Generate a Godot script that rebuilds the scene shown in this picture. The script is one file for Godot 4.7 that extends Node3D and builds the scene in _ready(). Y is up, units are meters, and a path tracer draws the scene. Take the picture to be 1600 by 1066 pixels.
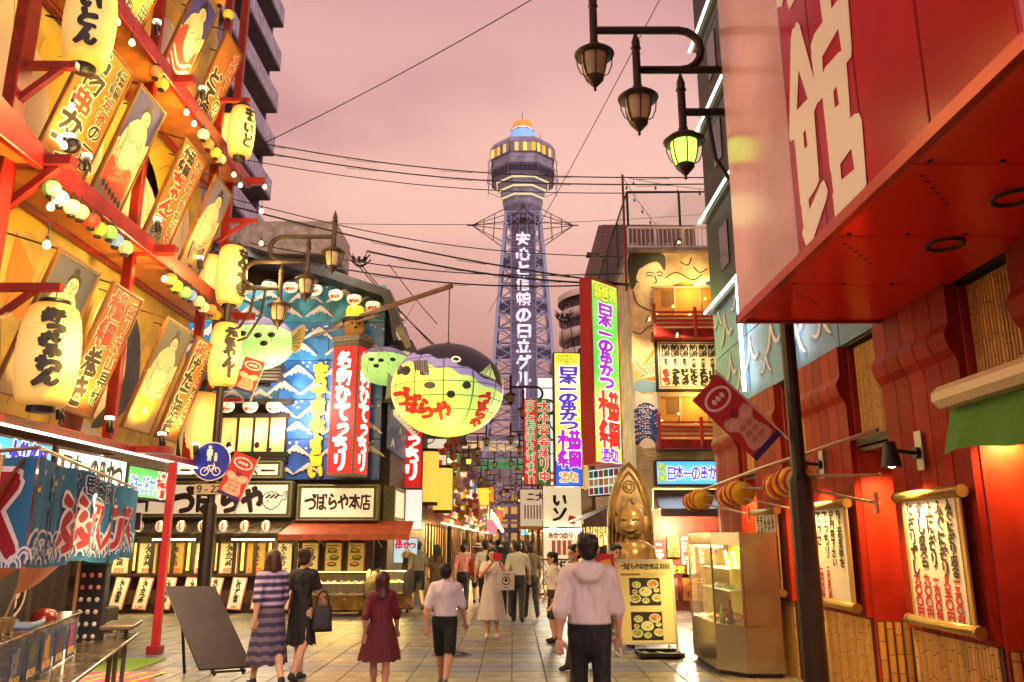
extends Node3D

func _ready():
	rng.seed = 11
	# ---- camera, sky, dusk light, exposure
	var cam := Camera3D.new()
	cam.name = "camera"; cam.fov = 45.86; cam.near = 0.1; cam.far = 3000.0
	cam.position = Vector3(0, 1.7, 0); cam.rotation_degrees = Vector3(13.78, 0, 0)
	add_child(cam); cam.current = true
	var env := Environment.new()
	env.background_mode = Environment.BG_SKY
	var sm := ProceduralSkyMaterial.new()
	sm.sky_top_color = Color.html("986e78"); sm.sky_horizon_color = Color.html("bd9384"); sm.sky_curve = 0.27
	sm.ground_horizon_color = Color.html("a08078"); sm.ground_bottom_color = Color.html("5a4a48"); sm.ground_curve = 0.1
	sm.sky_cover = cloud_tex(); sm.sky_cover_modulate = Color(1, 1, 1, 1)
	sm.sun_angle_max = 1.0
	var sky := Sky.new(); sky.sky_material = sm
	env.sky = sky; env.background_energy_multiplier = 1.8
	env.tonemap_mode = Environment.TONE_MAPPER_LINEAR; env.tonemap_exposure = 1.08
	env.sdfgi_enabled = true; env.ssao_enabled = true; env.ssil_enabled = true
	env.fog_enabled = true; env.fog_density = 0.0004; env.fog_light_color = Color.html("e8b8ae")
	var we := WorldEnvironment.new(); we.name = "environment"; we.environment = env; add_child(we)
	var sun := DirectionalLight3D.new()
	sun.name = "dusk_sun"; sun.light_energy = 0.5; sun.light_color = Color.html("ffd8cc"); sun.light_angular_distance = 15.0
	sun.shadow_enabled = true; sun.rotation_degrees = Vector3(-20, 24, 0); add_child(sun)
	# ---- large structure
	ground()
	tower()
	annex()
	left_restaurant()
	apartments()
	puffer_restaurant()
	mural_restaurant()
	far_street()
	# ---- objects
	street_lamps()
	puffer_lanterns()
	corner_signs()
	statue()
	annex_things()
	left_things()
	ice_stall()
	puffer_things()
	cables()
	people()
	lights()

func cloud_tex() -> Texture2D:
	var n := FastNoiseLite.new()
	n.seed = 21; n.frequency = 0.006; n.fractal_octaves = 5
	var w := 768
	var h := 384
	var im := Image.create(w, h, false, Image.FORMAT_RGBA8)
	for y in h / 2:
		for x in w:
			var a := TAU * x / w
			var t := float(y) / h * 2.0
			var q := n.get_noise_3d(cos(a) * 120, t * 620.0, sin(a) * 120)
			var f := clampf(q * 2.3 + 0.3, 0.0, 1.0) * 0.26 * (0.3 + exp(-pow((t - 0.73) / 0.1, 2.0)))
			im.set_pixel(x, y, Color(0.95, 0.84, 0.7, f))
	return ImageTexture.create_from_image(im)

# ---------------------------------------------------------------- ground
func ground() -> void:
	var st := S()
	quad(st, v(-1500, -0.03, 60), v(1500, -0.03, 60), v(1500, -0.03, -2500), v(-1500, -0.03, -2500))
	setting(done(st, "ground", relief("8a7d6c", 0.75, 0.3, 0.6)), "dark paved ground under the whole shopping street", "ground")
	var road := Node3D.new(); road.name = "pavement"; add_child(road)
	setting(road, "street of tan and blue grey paving slabs in bands", "pavement")
	var cols := ["968c7c", "8a8276", "a09484", "6a6f90", "757a98"]
	var mats := []
	for c in cols: mats.append(relief(c, 0.4, 0.3, 0.8, "stain2"))
	var w := 0.43
	var sl := S()
	cbox(sl, v(0, -0.03, 0), v(w - 0.012, 0.06, w - 0.012), 0.006)
	sl.generate_normals()
	var mesh := sl.commit()
	var bands := [0, 0, 3, 0, 1, 3, 3, 0, 4, 3, 0, 1, 0, 2, 0, 0, 1, 0, 3, 0, 3, 4, 0, 1, 2, 0]
	var far := []
	for k in 5: far.append(S())
	for iz in range(0, 95):
		for ix in range(-22, 10):
			var x := (ix + 0.5) * w
			var z := -9.4 - iz * w
			var k: int = bands[iz % bands.size()]
			if rng.randf() < 0.16: k = [0, 1, 2, 3, 4][rng.randi() % 5]
			if ix < -9 and rng.randf() < 0.6: k = rng.randi() % 3
			var lift := rng.randf() * 0.004
			if iz < 15 and ix >= -12 and ix < 8:
				var o := MeshInstance3D.new()
				o.mesh = mesh; o.material_override = mats[k]; o.name = "slab"
				o.position = v(x, lift, z)
				road.add_child(o, true)
			else:
				box(far[k], v(x, -0.03 + lift, z), v(w - 0.012, 0.06, w - 0.012))
	for k in 5: stuff(done(far[k], "slabs", mats[k], road))
	for q in [[-0.9, -12.9, "round iron drain cover in the paving before the woman in white"], [2.0, -15.6, "round iron drain cover in the paving near the statue"]]:
		var dc := S()
		lathe(dc, [[0.0, 0.016], [0.27, 0.016], [0.29, 0.012], [0.31, 0.006]], 28, Transform3D(Basis(), v(q[0], 0, q[1])))
		for k in 24:
			var a := TAU * k / 24
			box(dc, v(q[0] + sin(a) * 0.2, 0.019, q[1] + cos(a) * 0.2), v(0.022, 0.006, 0.07), Basis(Vector3.UP, a))
		tag(done(dc, "drain_cover", M("2c2a2c", 0.5, 0.5, "stain", 2.0)), q[2], "drain cover", "drain covers")
	var fs := S()
	quad(fs, v(-9, 0.0, -50.2), v(5, 0.0, -50.2), v(5, 0.0, -170), v(-9, 0.0, -170))
	done(fs, "far_paving", mats[0], road)
# ---------------------------------------------------------------- right: red restaurant annex
func bamboo(xf: Transform3D, w: float, h: float, rod: float, called: String, parent: Node, light := false) -> void:
	var st := S(true)
	var n := int(w / rod)
	for i in n:
		var x := -w / 2 + (i + 0.5) * rod
		var y := 0.0
		var seg := 0.0
		var own := rng.randf_range(0.7, 1.12)
		while y < h - 0.001:
			seg = rng.randf_range(0.16, 0.3)
			var y2: float = minf(y + seg, h)
			var g := own * rng.randf_range(0.9, 1.1)
			var c := (C("c99c4c") if light else C("bd8a38")) * g
			st.set_color(c)
			var r := rod * 0.37
			var p := []
			for a in [0.0, 0.25, 0.5, 0.75, 1.0]:
				p.append(Vector2(-cos(PI * a) * r, sin(PI * a) * r))
			for k in 4:
				quad(st, xf * v(x + p[k].x, y, p[k].y), xf * v(x + p[k + 1].x, y, p[k + 1].y), xf * v(x + p[k + 1].x, y2 - 0.008, p[k + 1].y), xf * v(x + p[k].x, y2 - 0.008, p[k].y))
			st.set_color(C("5a3a12"))
			for k in 4:
				var q0 := p[k] as Vector2
				var q1 := p[k + 1] as Vector2
				quad(st, xf * v(x + q0.x, y2 - 0.008, q0.y * 0.9), xf * v(x + q1.x, y2 - 0.008, q1.y * 0.9), xf * v(x + q1.x, y2, q1.y * 0.9), xf * v(x + q0.x, y2, q0.y * 0.9))
			y = y2
	stuff(done(st, called, PRINT(0.45), parent))
	st = S()
	box(st, xf * v(0, h / 2, -0.004), v(w, h, 0.006), xf.basis)
	done(st, "backing", M("3a2410", 0.8), parent)

func satin(h: String, sc: float) -> StandardMaterial3D:
	var key := "SA%s%.2f" % [h, sc]
	if not MC.has(key):
		var a: StandardMaterial3D = M(h, 0.6, 0.0, "streak", sc).duplicate()
		a.metallic_specular = 0.2
		MC[key] = a
	return MC[key]

func wave_print(st: SurfaceTool, xf: Transform3D, x: float, y: float, s: float, flip: float) -> void:
	var w := curve2([-1.0, -0.55, -0.55, -0.1, -0.25, 0.55, -0.02, 0.95, 0.1, 0.45, 0.3, 0.05, 0.7, -0.2, 1.15, -0.1, 0.75, -0.38, 0.3, -0.28, 0.05, 0.05, -0.05, 0.3, -0.2, 0.0, -0.5, -0.38], 3, true)
	var sh := PackedVector2Array()
	var cr := PackedVector2Array()
	for p in w:
		cr.append(Vector2(x + p.x * s * flip, y + p.y * s))
		sh.append(Vector2(x + (p.x * 1.05 + 0.1) * s * flip, y + (p.y - 0.12) * s))
	flat(st, sh, xf, 0.004, C("66688a"))
	flat(st, cr, xf, 0.006, C("cfc6bf"))
	for k in 3:
		flat(st, oval(x + (0.35 + 0.17 * k) * s * flip, y + (0.42 + 0.12 * (k % 2)) * s, 0.05 * s, 0.05 * s, 8), xf, 0.006, C("cfc6bf"))

func annex() -> void:
	var o := place("red_restaurant", "red plank and bamboo restaurant front on the right with dark tower above", "building", v(3.6, 0, -9))
	var red := M("8e2418", 0.5, 0.0, "mottle", 0.7)
	var redside := M("b82c12", 0.5, 0.0, "mottle", 0.4)
	var dark := M("3a2f24", 0.5, 0.0, "grain", 1.0)
	var st := S()
	bx(st, v(4.3, 0, -14.1), v(14, 3.7, -3.0))
	done(st, "wall", M("4a3826", 0.6, 0, "mottle"), o)
	st = S()
	bx(st, v(3.62, 3.72, -13.9), v(14, 15.5, -3.0))
	done(st, "upper_wall", M("35312c", 0.6, 0.0, "mottle", 0.3), o)
	st = S()
	bx(st, v(3.76, 2.66, -14.1), v(4.3, 3.72, -3.0))
	done(st, "lintel", dark, o)
	st = S()
	bx(st, v(3.58, 0, -14.3), v(4.6, 3.72, -14.1))
	done(st, "end_wall", redside, o)
	# pilasters
	var prof := P2([0.0, 0.93, -0.06, 0.93, -0.06, 3.05, -0.075, 3.12, -0.12, 3.19, -0.145, 3.27, -0.145, 3.32, -0.12, 3.36, -0.1, 3.4, -0.1, 3.72, 0.0, 3.72])
	var zs := [[-14.1, -12.75], [-11.95, -10.7], [-9.78, -8.5], [-7.64, -6.28], [-5.45, -4.1]]
	var plank: MeshInstance3D
	for i in zs.size():
		var z0: float = zs[i][0]
		var z1: float = zs[i][1]
		st = S()
		cbox(st, v(3.98, 1.86, (z0 + z1) / 2), v(0.72, 3.71, z1 - z0), 0.012)
		var pil := done(st, "pilaster", redside, o)
		var n := 5
		var pw := (z1 - z0) / n
		for k in n:
			var sp := S()
			prism(sp, prof, pw - 0.012, Transform3D(Basis(), v(3.62, 0, z0 + k * pw + 0.006)))
			done(sp, "plank", satin(["a42a16", "982412", "ae3018"][(i + k) % 3], 0.7 + 0.1 * k), pil)
		bamboo(RF(v(3.6, 0.0, (z0 + z1) / 2)), z1 - z0 - 0.01, 0.92, 0.052, "bamboo_base", o, true)
		bamboo(FF(v(3.98, 0.0, z1 + 0.004)), 0.68, 0.9, 0.085, "bamboo_side", o, false)
	# blinds, soffits and doors in the bays
	for i in 4:
		var a: float = zs[i][1] + 0.01
		var b: float = zs[i + 1][0] - 0.01
		bamboo(RF(v(3.70, 2.72, (a + b) / 2)), b - a, 0.98, 0.044, "bamboo_blind", o)
		st = S()
		bx(st, v(3.62, 2.64, a), v(3.72, 2.72, b))
		bx(st, v(3.64, 2.58, a), v(4.28, 2.62, b))
		done(st, "soffit_board", M("5b3c1e", 0.5, 0, "wood"), o)
		st = S()
		bx(st, v(4.19, 0.02, a + 0.02), v(4.25, 2.3, (a + b) / 2 - 0.01))
		bx(st, v(4.23, 0.02, (a + b) / 2 - 0.03), v(4.28, 2.3, b - 0.02))
		var door := done(st, "sliding_door", M("4d3a26", 0.45, 0, "wood"), o)
		st = S()
		for k in 9: bx(st, v(4.165, 0.5 + 0.2 * k, a + 0.1), v(4.195, 0.515 + 0.2 * k, (a + b) / 2 - 0.1))
		for k in 3: bx(st, v(4.165, 0.45, a + 0.12 + 0.14 * k), v(4.19, 2.15, a + 0.135 + 0.14 * k))
		done(st, "lattice", M("2c2015", 0.5), door)
		st = S()
		bx(st, v(4.06, 2.12, a), v(4.3, 2.58, b))
		done(st, "transom", M("57462e", 0.6, 0, "mottle"), o)
		st = S()
		lathe(st, [[0.0, 0.0], [0.05, 0.0], [0.06, 0.02]], 14, Transform3D(Basis(), v(3.9, 2.57, (a + b) / 2)))
		done(st, "downlight", G("ffdf9a", 4.0), o)
	# wave band: painted panels with seams
	var k := 0
	for row in 2:
		for c in 4:
			var z0 := -13.86 + c * 1.76
			var y0 := 3.74 + row * 1.0
			st = S()
			bx(st, v(3.585, y0, z0 + 0.008), v(3.615, y0 + 0.985, z0 + 1.745))
			var pan := done(st, "mural_panel", M(["5878a8", "5e7fae", "5473a4"][k % 3], 0.5, 0, "mottle", 0.5), o)
			k += 1
			var pr := S()
			var f := RF(v(3.583, y0, z0 + 0.88))
			for j in 3:
				wave_print(pr, f, -0.5 + 0.5 * j + rng.randf_range(-0.1, 0.1), 0.35 + 0.3 * ((j + c + row) % 2), rng.randf_range(0.24, 0.36), 1.0 if (j + c) % 2 else -1.0)
			done(pr, "painted_waves", PRINT(0.6), pan)
	# dark cladding above, joints recessed
	for row in 5:
		for c in 4:
			var z0 := -13.88 + c * 1.77
			var y0 := 5.76 + row * 1.62
			st = S()
			bx(st, v(3.57, y0 + 0.012, z0 + 0.01), v(3.63, y0 + 1.60, z0 + 1.755))
			done(st, "cladding_panel", M(["38342f", "3e3933", "332f2b"][(row * 2 + c) % 3], 0.6, 0.0, "mottle", 0.3), o)
	st = S()
	each("slit_window", M("0b0d12", 0.1), o, [[v(3.55, 6.1, -13.0), v(3.58, 6.85, -12.5)], [v(3.55, 8.0, -13.0), v(3.58, 8.75, -12.5)], [v(3.55, 9.7, -13.0), v(3.58, 10.45, -12.5)]])
	st = S()
	for y in [5.62, 7.35, 9.1, 10.9]:
		each("neon_shelf", M("6f6a60", 0.5, 0.3), o, [[v(3.50, y - 0.05, -13.85), v(3.58, y - 0.03, -8.6)]])
		st = S()
		tube(st, [v(3.45, y, -13.9), v(3.45, y, -8.6)], 0.028, 6)
		done(st, "neon_tube", G("e9fff2", 2.2), o)
	for z in [-11.95, -9.85]:
		st = S()
		tube(st, [v(3.5, 3.85, z), v(3.5, 5.7, z)], 0.03, 6)
		done(st, "neon_tube", G("dff4ff", 2.6), o)
	# the red box sign overhead
	var b := place("overhead_box_sign", "huge glossy red box sign with one cream character overhanging the pavement", "sign", v(2.9, 3.75, -5.2))
	st = S()
	bx(st, v(2.2, 3.76, -7.42), v(3.57, 9.0, -3.05))
	done(st, "case", M("8e1a12", 0.35, 0.1), b)
	var segs := [[-7.43, -5.76, "eebcc4"], [-5.75, -4.56, "cc2238"], [-4.55, -3.8, "d81c20"], [-3.79, -3.04, "d41c1c"]]
	for s in segs:
		st = S()
		cbox(st, v(2.185, 6.4, (s[0] + s[1]) / 2), v(0.03, 5.3, s[1] - s[0] - 0.004), 0.006)
		var pm: StandardMaterial3D = M(s[2], 0.2, 0.0, "mottle", 0.12).duplicate()
		pm.metallic_specular = 0.3; pm.clearcoat_enabled = true; pm.clearcoat = 0.15; pm.clearcoat_roughness = 0.2
		done(st, "face_panel", pm, b)
	st = S()
	for z in [-5.2]: bx(st, v(2.166, 3.76, z), v(2.171, 9.0, z + 0.006))
	done(st, "panel_seam", M("8a1218", 0.4), b)
	st = S()
	bx(st, v(2.15, 3.70, -7.46), v(2.21, 3.78, -3.0))
	bx(st, v(2.15, 3.70, -7.46), v(3.6, 3.78, -7.42))
	done(st, "edge_trim", M("a81c12", 0.3, 0.3), b)
	for i in 4:
		st = S()
		var z0 := -7.41 + i * 1.1
		cbox(st, v(2.9, 3.735, z0 + 0.545), v(1.36, 0.03, 1.085), 0.004)
		var sof := done(st, "soffit_panel", M("f0301a", 0.2, 0.3), b)
		var sc := S()
		for j in 6: lathe(sc, [[0.0, -0.006], [0.012, -0.004], [0.012, 0.0]], 8, Transform3D(Basis(), v(2.35 + j * 0.07, 3.718, z0 + 0.95 - j * 0.08)))
		for j in 4: lathe(sc, [[0.0, -0.008], [0.018, -0.004], [0.018, 0.0]], 8, Transform3D(Basis(), v(2.3 + j * 0.4, 3.718, z0 + 0.04)))
		done(sc, "screw", M("40100a", 0.4, 0.6), sof)
	for z in [-5.35, -4.55]:
		st = S(true)
		lathe(st, [[0.0, 0.02], [0.1, 0.02], [0.11, -0.012], [0.13, -0.012], [0.13, 0.02]], 24, Transform3D(Basis(), v(3.05, 3.712, z)))
		done(st, "soffit_vent", M("12100e", 0.5), b)
	var f := RF(v(2.168, 0, -5.155))
	var so := S()
	ink(so, "館", f, -0.55, 5.5, 1.14, 1.7, 0.36, false, 0.0, 0.004)
	done(so, "lettering", M("e6dcdc", 0.35), b)
	so = S()
	ink(so, "新", f, -0.55, 7.4, 1.14, 1.7, 0.36, false, 0.0, 0.004)
	done(so, "lettering", M("e6dcdc", 0.35), b)

func scroll(label: String, z: float, cols: Array, prices: Array) -> void:
	var o := thing("menu_scroll", label, "menu board", RF(v(3.5, 1.54, z)), "menu scrolls on the red pilasters")
	var st := S()
	cbox(st, v(0, 0, 0.012), v(0.96, 1.0, 0.024), 0.006)
	done(st, "backing", M("b8923e", 0.4, 0.3), o)
	st = S()
	bx(st, v(-0.42, -0.5, 0.025), v(0.42, 0.5, 0.029))
	done(st, "paper", M("e8dcc4", 0.75, 0, "grain", 2.0), o)
	for y in [0.52, -0.52]:
		st = S(true)
		tube(st, [v(-0.52, y, 0.03), v(0.52, y, 0.03)], 0.045, 12)
		done(st, "roller", M("a88a44", 0.35, 0.45), o)
		st = S()
		for x in [-0.54, 0.54]: tube(st, [v(x - 0.015, y, 0.03), v(x + 0.015, y, 0.03)], 0.05, 12)
		done(st, "roller_cap", M("8a6a2a", 0.35, 0.5), o)
	var ik := S()
	var rd := S()
	var n := cols.size()
	var step := 0.8 / n
	for i in n:
		var x := 0.4 - (i + 1) * step + step * 0.08
		var s: String = cols[i]
		var ch := minf(0.135, 0.6 / maxf(4.0, s.length()))
		ink(ik, s, Transform3D(), x + step * 0.08, 0.46, minf(step * 0.72, ch * 1.15), ch * 0.92, 0.021, true, ch, 0.032)
		s = prices[i]
		if s:
			ch = 0.36 / maxf(4.0, s.length())
			ink(rd, s, Transform3D(), x + step * 0.08, -0.13, minf(step * 0.72, ch * 1.2), ch * 0.9, 0.02, true, ch, 0.032)
	done(ik, "lettering", M("2e1e12", 0.7), o)
	done(rd, "price_lettering", M("b01c22", 0.7), o)

func wall_lamp(label: String, p: Vector3, plate: bool) -> void:
	var o := thing("wall_lamp", label, "lamp", RF(p))
	var st := S()
	if plate:
		cbox(st, v(0, 0.02, 0.006), v(0.12, 0.34, 0.012), 0.004)
		done(st, "mounting_plate", M("b9aa98", 0.4, 0.4), o)
		st = S()
	tube(st, [v(0, 0, 0.01), v(0, 0, 0.05)], 0.05, 12)
	tube(st, [v(0, 0, 0.05), v(-0.03, 0.02, 0.2)], 0.018, 8)
	done(st, "arm", M("161412", 0.4), o)
	st = S(true)
	lathe(st, [[0.085, -0.12], [0.055, 0.06], [0.045, 0.1], [0.0, 0.1]], 16, Transform3D(Basis(), v(-0.04, 0.0, 0.24)))
	done(st, "shade", M("14110f", 0.45), o)
	st = S(true)
	ball(st, v(-0.04, -0.07, 0.24), v(0.05, 0.06, 0.05), 10)
	done(st, "bulb", G("ffd98c", 6.0), o)
	spot("ffcc80", 5.5, p + v(-0.24, -0.14, -0.04), p + v(-0.05, -2.0, 0), 60.0, 0.06)

func annex_things() -> void:
	scroll("cream menu scroll with five columns of red prices, nearest on the right pilaster", -6.86, ["ふぐにぎり盛合", "ふぐにぎり", "上にぎり", "すし盛合", "にぎりずし"], ["一三〇〇円", "八五〇円", "一六〇〇円", "九〇〇円", "九〇〇円"])
	scroll("cream menu scroll with only two red prices, middle one of the three scrolls", -9.06, ["階上お座敷を", "御利用下さい", "てっちり", "てっさ"], ["", "", "二六五〇円", "一四〇〇円"])
	scroll("cream menu scroll half hidden behind the lamp post, beside the glass showcase", -11.33, ["ふぐから丼", "ふぐ天丼", "ふぐ天ぶら", "天丼", "天ぶら盛合"], ["一五〇〇円", "一二〇〇円", "一二〇〇円", "八五〇円", "八〇〇円"])
	wall_lamp("black wall lamp on a pale plate above the nearest menu scroll", v(3.53, 2.42, -7.0), true)
	wall_lamp("small black wall lamp above the middle menu scroll", v(3.53, 2.52, -9.25), true)
	# rolled awnings in red and yellow stripes on folding arms
	var i := 0
	for q in [[-8.75, 2.28, "red and yellow striped rolled awning nearest the lamp post"], [-10.9, 2.28, "red and yellow striped rolled awning, middle of the three"], [-13.1, 2.3, "faded striped rolled awning above the showcase, farthest of the three"]]:
		var o := place("rolled_awning", q[2], "awning", v(2.95, q[1], q[0]), "rolled striped awnings")
		var z: float = q[0]
		for k in 8:
			var st := S(true)
			var t0 := -0.44 + k * 0.11
			tube(st, [v(2.95 + 0.004 * k, q[1] - 0.02 * sin(k), z + t0), v(2.95, q[1] - 0.02 * sin(k + 1), z + t0 + 0.11)], [0.143 + 0.003 * (k % 3), 0.143 + 0.003 * ((k + 1) % 3)], 14)
			done(st, "stripe", M("e8b81e" if k % 2 else "b8231a", 0.7, 0, "grain", 2.0), o)
		var st2 := S()
		tube(st2, [v(2.95, q[1] + 0.05, z - 0.55), v(2.95, q[1] + 0.05, z + 0.6)], 0.018, 8)
		tube(st2, [v(2.95, q[1] + 0.04, z + 0.5), v(3.58, q[1] + 0.02, z + 0.85)], 0.014, 8)
		tube(st2, [v(2.95, q[1] - 0.08, z + 0.45), v(3.58, q[1] - 0.25, z + 0.75)], 0.014, 8)
		bx(st2, v(3.53, q[1] - 0.34, z + 0.72), v(3.56, q[1] - 0.14, z + 0.78))
		done(st2, "arm", M("b9a78a", 0.35, 0.6), o)
		i += 1
	var pole := S(true)
	tube(pole, [v(3.05, 2.42, -14.4), v(3.2, 2.58, -10.5), v(3.52, 2.72, -7.75)], 0.022, 8)
	tag(done(pole, "awning_rail", M("b08a78", 0.3, 0.5)), "long pale metal rail running along the red front above the rolled awnings", "rail")
	# green awning with cream valance
	var g := place("green_awning", "green cloth awning in a cream case at the right edge", "awning", v(3.3, 2.4, -5.5))
	var st := S()
	cbox(st, v(3.3, 2.72, -5.0), v(0.34, 0.16, 2.0), 0.05)
	done(st, "case", M("cbb894", 0.45), g)
	st = S()
	for k in 10:
		var z0 := -6.0 + k * 0.2
		var d0 := 0.02 * sin(k * 1.9)
		var d1 := 0.02 * sin((k + 1) * 1.9)
		quad(st, v(3.2 - d0, 2.3 + 0.03 * sin(k), z0), v(3.2 - d1, 2.3 + 0.03 * sin(k + 1), z0 + 0.2), v(3.3, 2.68, z0 + 0.2), v(3.3, 2.68, z0))
	done(st, "cloth", M("4f8a24", 0.8, 0, "grain", 2.0), g)
	# showcase
	var s := place("glass_showcase", "stainless steel food showcase with lit glass front by the red pilasters", "display case", v(3.1, 0, -11.6))
	var steel: StandardMaterial3D = M("bfae8c", 0.22, 0.85, "grain", 3.0).duplicate()
	steel.anisotropy_enabled = true; steel.anisotropy = 0.5
	var flatp := Transform3D(Basis(v(1, 0, 0), v(0, 0, -1), v(0, 1, 0)), Vector3.ZERO)   # polygon (x, -z) laid flat
	var foot := P2([2.66, 11.15, 2.95, 10.78, 3.42, 10.76, 3.42, 12.9, 2.95, 12.9, 2.66, 12.55])
	var fp := func(y0, y1, g0): return [y0, y1, g0]
	st = S()
	prism(st, foot, 0.56, flatp.translated(v(0, 0.06, 0)))
	done(st, "base_cabinet", steel, s)
	st = S()
	prism(st, P2([2.7, 11.2, 2.98, 10.84, 3.4, 10.82, 3.4, 12.85, 2.98, 12.85, 2.7, 12.5]), 0.06, flatp)
	done(st, "plinth", M("2a241c", 0.6), s)
	st = S()
	prism(st, foot, 0.16, flatp.translated(v(0, 1.62, 0)))
	done(st, "top_cabinet", steel, s)
	st = S()
	bx(st, v(2.97, 0.62, -10.9), v(3.42, 1.62, -10.765))
	bx(st, v(3.38, 0.62, -12.9), v(3.42, 1.62, -10.9))
	bx(st, v(2.97, 0.62, -12.9), v(3.38, 1.62, -12.86))
	done(st, "side_panel", steel, s)
	st = S()
	for e in [[2.665, -12.55], [2.665, -11.15], [2.955, -10.79]]: bx(st, v(e[0] - 0.012, 0.62, e[1] - 0.012), v(e[0] + 0.012, 1.62, e[1] + 0.012))
	done(st, "frame", steel, s)
	st = S()
	quad(st, v(2.668, 0.62, -12.53), v(2.668, 0.62, -11.17), v(2.668, 1.62, -11.17), v(2.668, 1.62, -12.53))
	quad(st, v(2.674, 0.62, -11.14), v(2.945, 0.62, -10.81), v(2.945, 1.62, -10.81), v(2.674, 1.62, -11.14))
	quad(st, v(2.94, 0.62, -12.88), v(2.674, 0.62, -12.56), v(2.674, 1.62, -12.56), v(2.94, 1.62, -12.88))
	done(st, "glass_pane", GLASS("f4f6e0", 0.1), s)
	st = S()
	bx(st, v(3.33, 0.63, -12.84), v(3.37, 1.61, -10.92))
	done(st, "back_board", M("d8c65a", 0.7), s)
	for y in [1.02, 1.3]:
		st = S()
		bx(st, v(2.85, y, -12.6), v(3.33, y + 0.012, -11.05))
		done(st, "shelf", M("dfe6dc", 0.1), s)
	st = S()
	bx(st, v(2.74, 1.585, -12.5), v(2.84, 1.612, -11.2))
	done(st, "light_strip", G("fff0b0", 5.0), s)
	area("ffe690", 7.0, v(2.82, 1.575, -11.85), v(0.15, -1, 0), 0.1, 1.2)
	for k in 9:
		var d := S(true)
		var c := v(2.85 + 0.28 * rng.randf(), [0.622, 0.622, 1.035][k % 3], -11.1 - k * 0.17)
		lathe(d, [[0.0, 0.004], [0.05, 0.004], [0.085, 0.025], [0.09, 0.03]], 14, Transform3D(Basis(), c))
		var dish := done(d, "dish", M(["e9e2d0", "3a2a20", "c9d4d8"][k % 3], 0.3), s)
		d = S(true)
		for j in 5: ball(d, c + v(rng.randf_range(-0.05, 0.05), 0.035, rng.randf_range(-0.05, 0.05)), v(0.022, 0.018, 0.026), 7)
		done(d, "food", M(["d8893a", "e6c9a0", "7f9a3a", "c85a3a"][k % 4], 0.5), dish)
	for q in [[2.86, -11.12, "5a0f12", 0.3], [2.8, -11.3, "6f7a3c", 0.22]]:
		var d := S(true)
		lathe(d, [[0.0, 0.0], [0.042, 0.0], [0.042, q[3] * 0.55], [0.016, q[3] * 0.75], [0.016, q[3]], [0.0, q[3]]], 12, Transform3D(Basis(), v(q[0], 0.622, q[1])))
		done(d, "bottle", M(q[2], 0.15), s)
	for k in 3:
		var d := S()
		box(d, v(3.1, 1.43, -11.25 - k * 0.4), v(0.012, 0.2, 0.15), Basis(Vector3.BACK, 0.2))
		var card := done(d, "picture_card", M("e8e2b8", 0.6), s)
		d = S()
		box(d, v(3.092, 1.45, -11.25 - k * 0.4), v(0.008, 0.09, 0.1), Basis(Vector3.BACK, 0.2))
		done(d, "picture", M(["8a5a2a", "b8862a", "5a6a2a"][k], 0.6), card)
	for k in 8:
		var d := S(true)
		ball(d, v(2.76, 1.54, -11.25 - k * 0.09), v(0.03, 0.035, 0.03), 8)
		done(d, "hanging_ornament", M(["d8433a", "f0e4d0"][k % 2], 0.4), s)
	# A-board with food pictures
	var a := thing("menu_easel", "white framed standing menu board with two food pictures before the gilded statue", "signboard", FF(v(2.02, 0, -12.62), 3.0))
	var tilt := Basis(Vector3.RIGHT, -0.12)
	st = S()
	for q in [[-0.43, 0.0], [0.43, 0.0]]: box(st, tilt * v(q[0], 0.76, 0), v(0.03, 1.28, 0.03), tilt)
	for y in [0.2, 1.385]: box(st, tilt * v(0, y, 0), v(0.89, 0.035, 0.03), tilt)
	done(st, "frame", M("d6cfbb", 0.35, 0.4), a)
	st = S()
	for x in [-0.42, 0.42]:
		bar(st, v(x, 0.0, 0.03), tilt * v(x, 0.2, 0), 0.025)
		bar(st, v(x, 0.0, -0.55), tilt * v(x, 1.3, -0.02), 0.022)
	bar(st, v(-0.42, 0.02, 0.03), v(0.42, 0.02, 0.03), 0.022)
	bar(st, v(-0.42, 0.02, -0.53), v(-0.42, 0.02, 0.03), 0.022)
	done(st, "leg", M("c4bba2", 0.35, 0.5), a)
	st = S()
	box(st, tilt * v(0, 0.79, -0.004), v(0.84, 1.17, 0.014), tilt)
	done(st, "sheet", M("e2d494", 0.35), a)
	var fx := Transform3D(tilt, tilt * v(0, 0.79, 0.004))
	var pr := S()
	for y in [0.13, -0.36]:
		flat(pr, rect(-0.24, y - 0.19, 0.47, 0.4), fx, 0.001, C("2a2018"))
		var kk := 0
		for q in [[-0.13, 0.1, 0.07], [0.12, 0.11, 0.09], [0.0, 0.0, 0.1], [-0.16, -0.1, 0.09], [0.17, -0.09, 0.08], [0.0, -0.13, 0.06], [-0.16, 0.0, 0.045], [0.17, 0.02, 0.045]]:
			flat(pr, oval(q[0], y + 0.01 + q[1], q[2], q[2] * 0.72, 14), fx, 0.002, C("cfd6a8"))
			flat(pr, oval(q[0], y + 0.015 + q[1], q[2] * 0.75, q[2] * 0.5, 12), fx, 0.003, C(["a8c050", "d87a4a", "e8d890", "8aa048", "e0b060"][kk % 5]))
			for j in 5: flat(pr, oval(q[0] + rng.randf_range(-0.5, 0.5) * q[2], y + 0.015 + q[1] + rng.randf_range(-0.3, 0.3) * q[2], 0.016, 0.011, 6), fx, 0.0038, C(["f2ead0", "c84a30", "5a7a28", "e8b84a"][(j + kk) % 4]))
			kk += 1
	flat(pr, rect(-0.36, 0.375, 0.3, 0.03), fx, 0.002, C("8a6a3a"))
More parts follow.
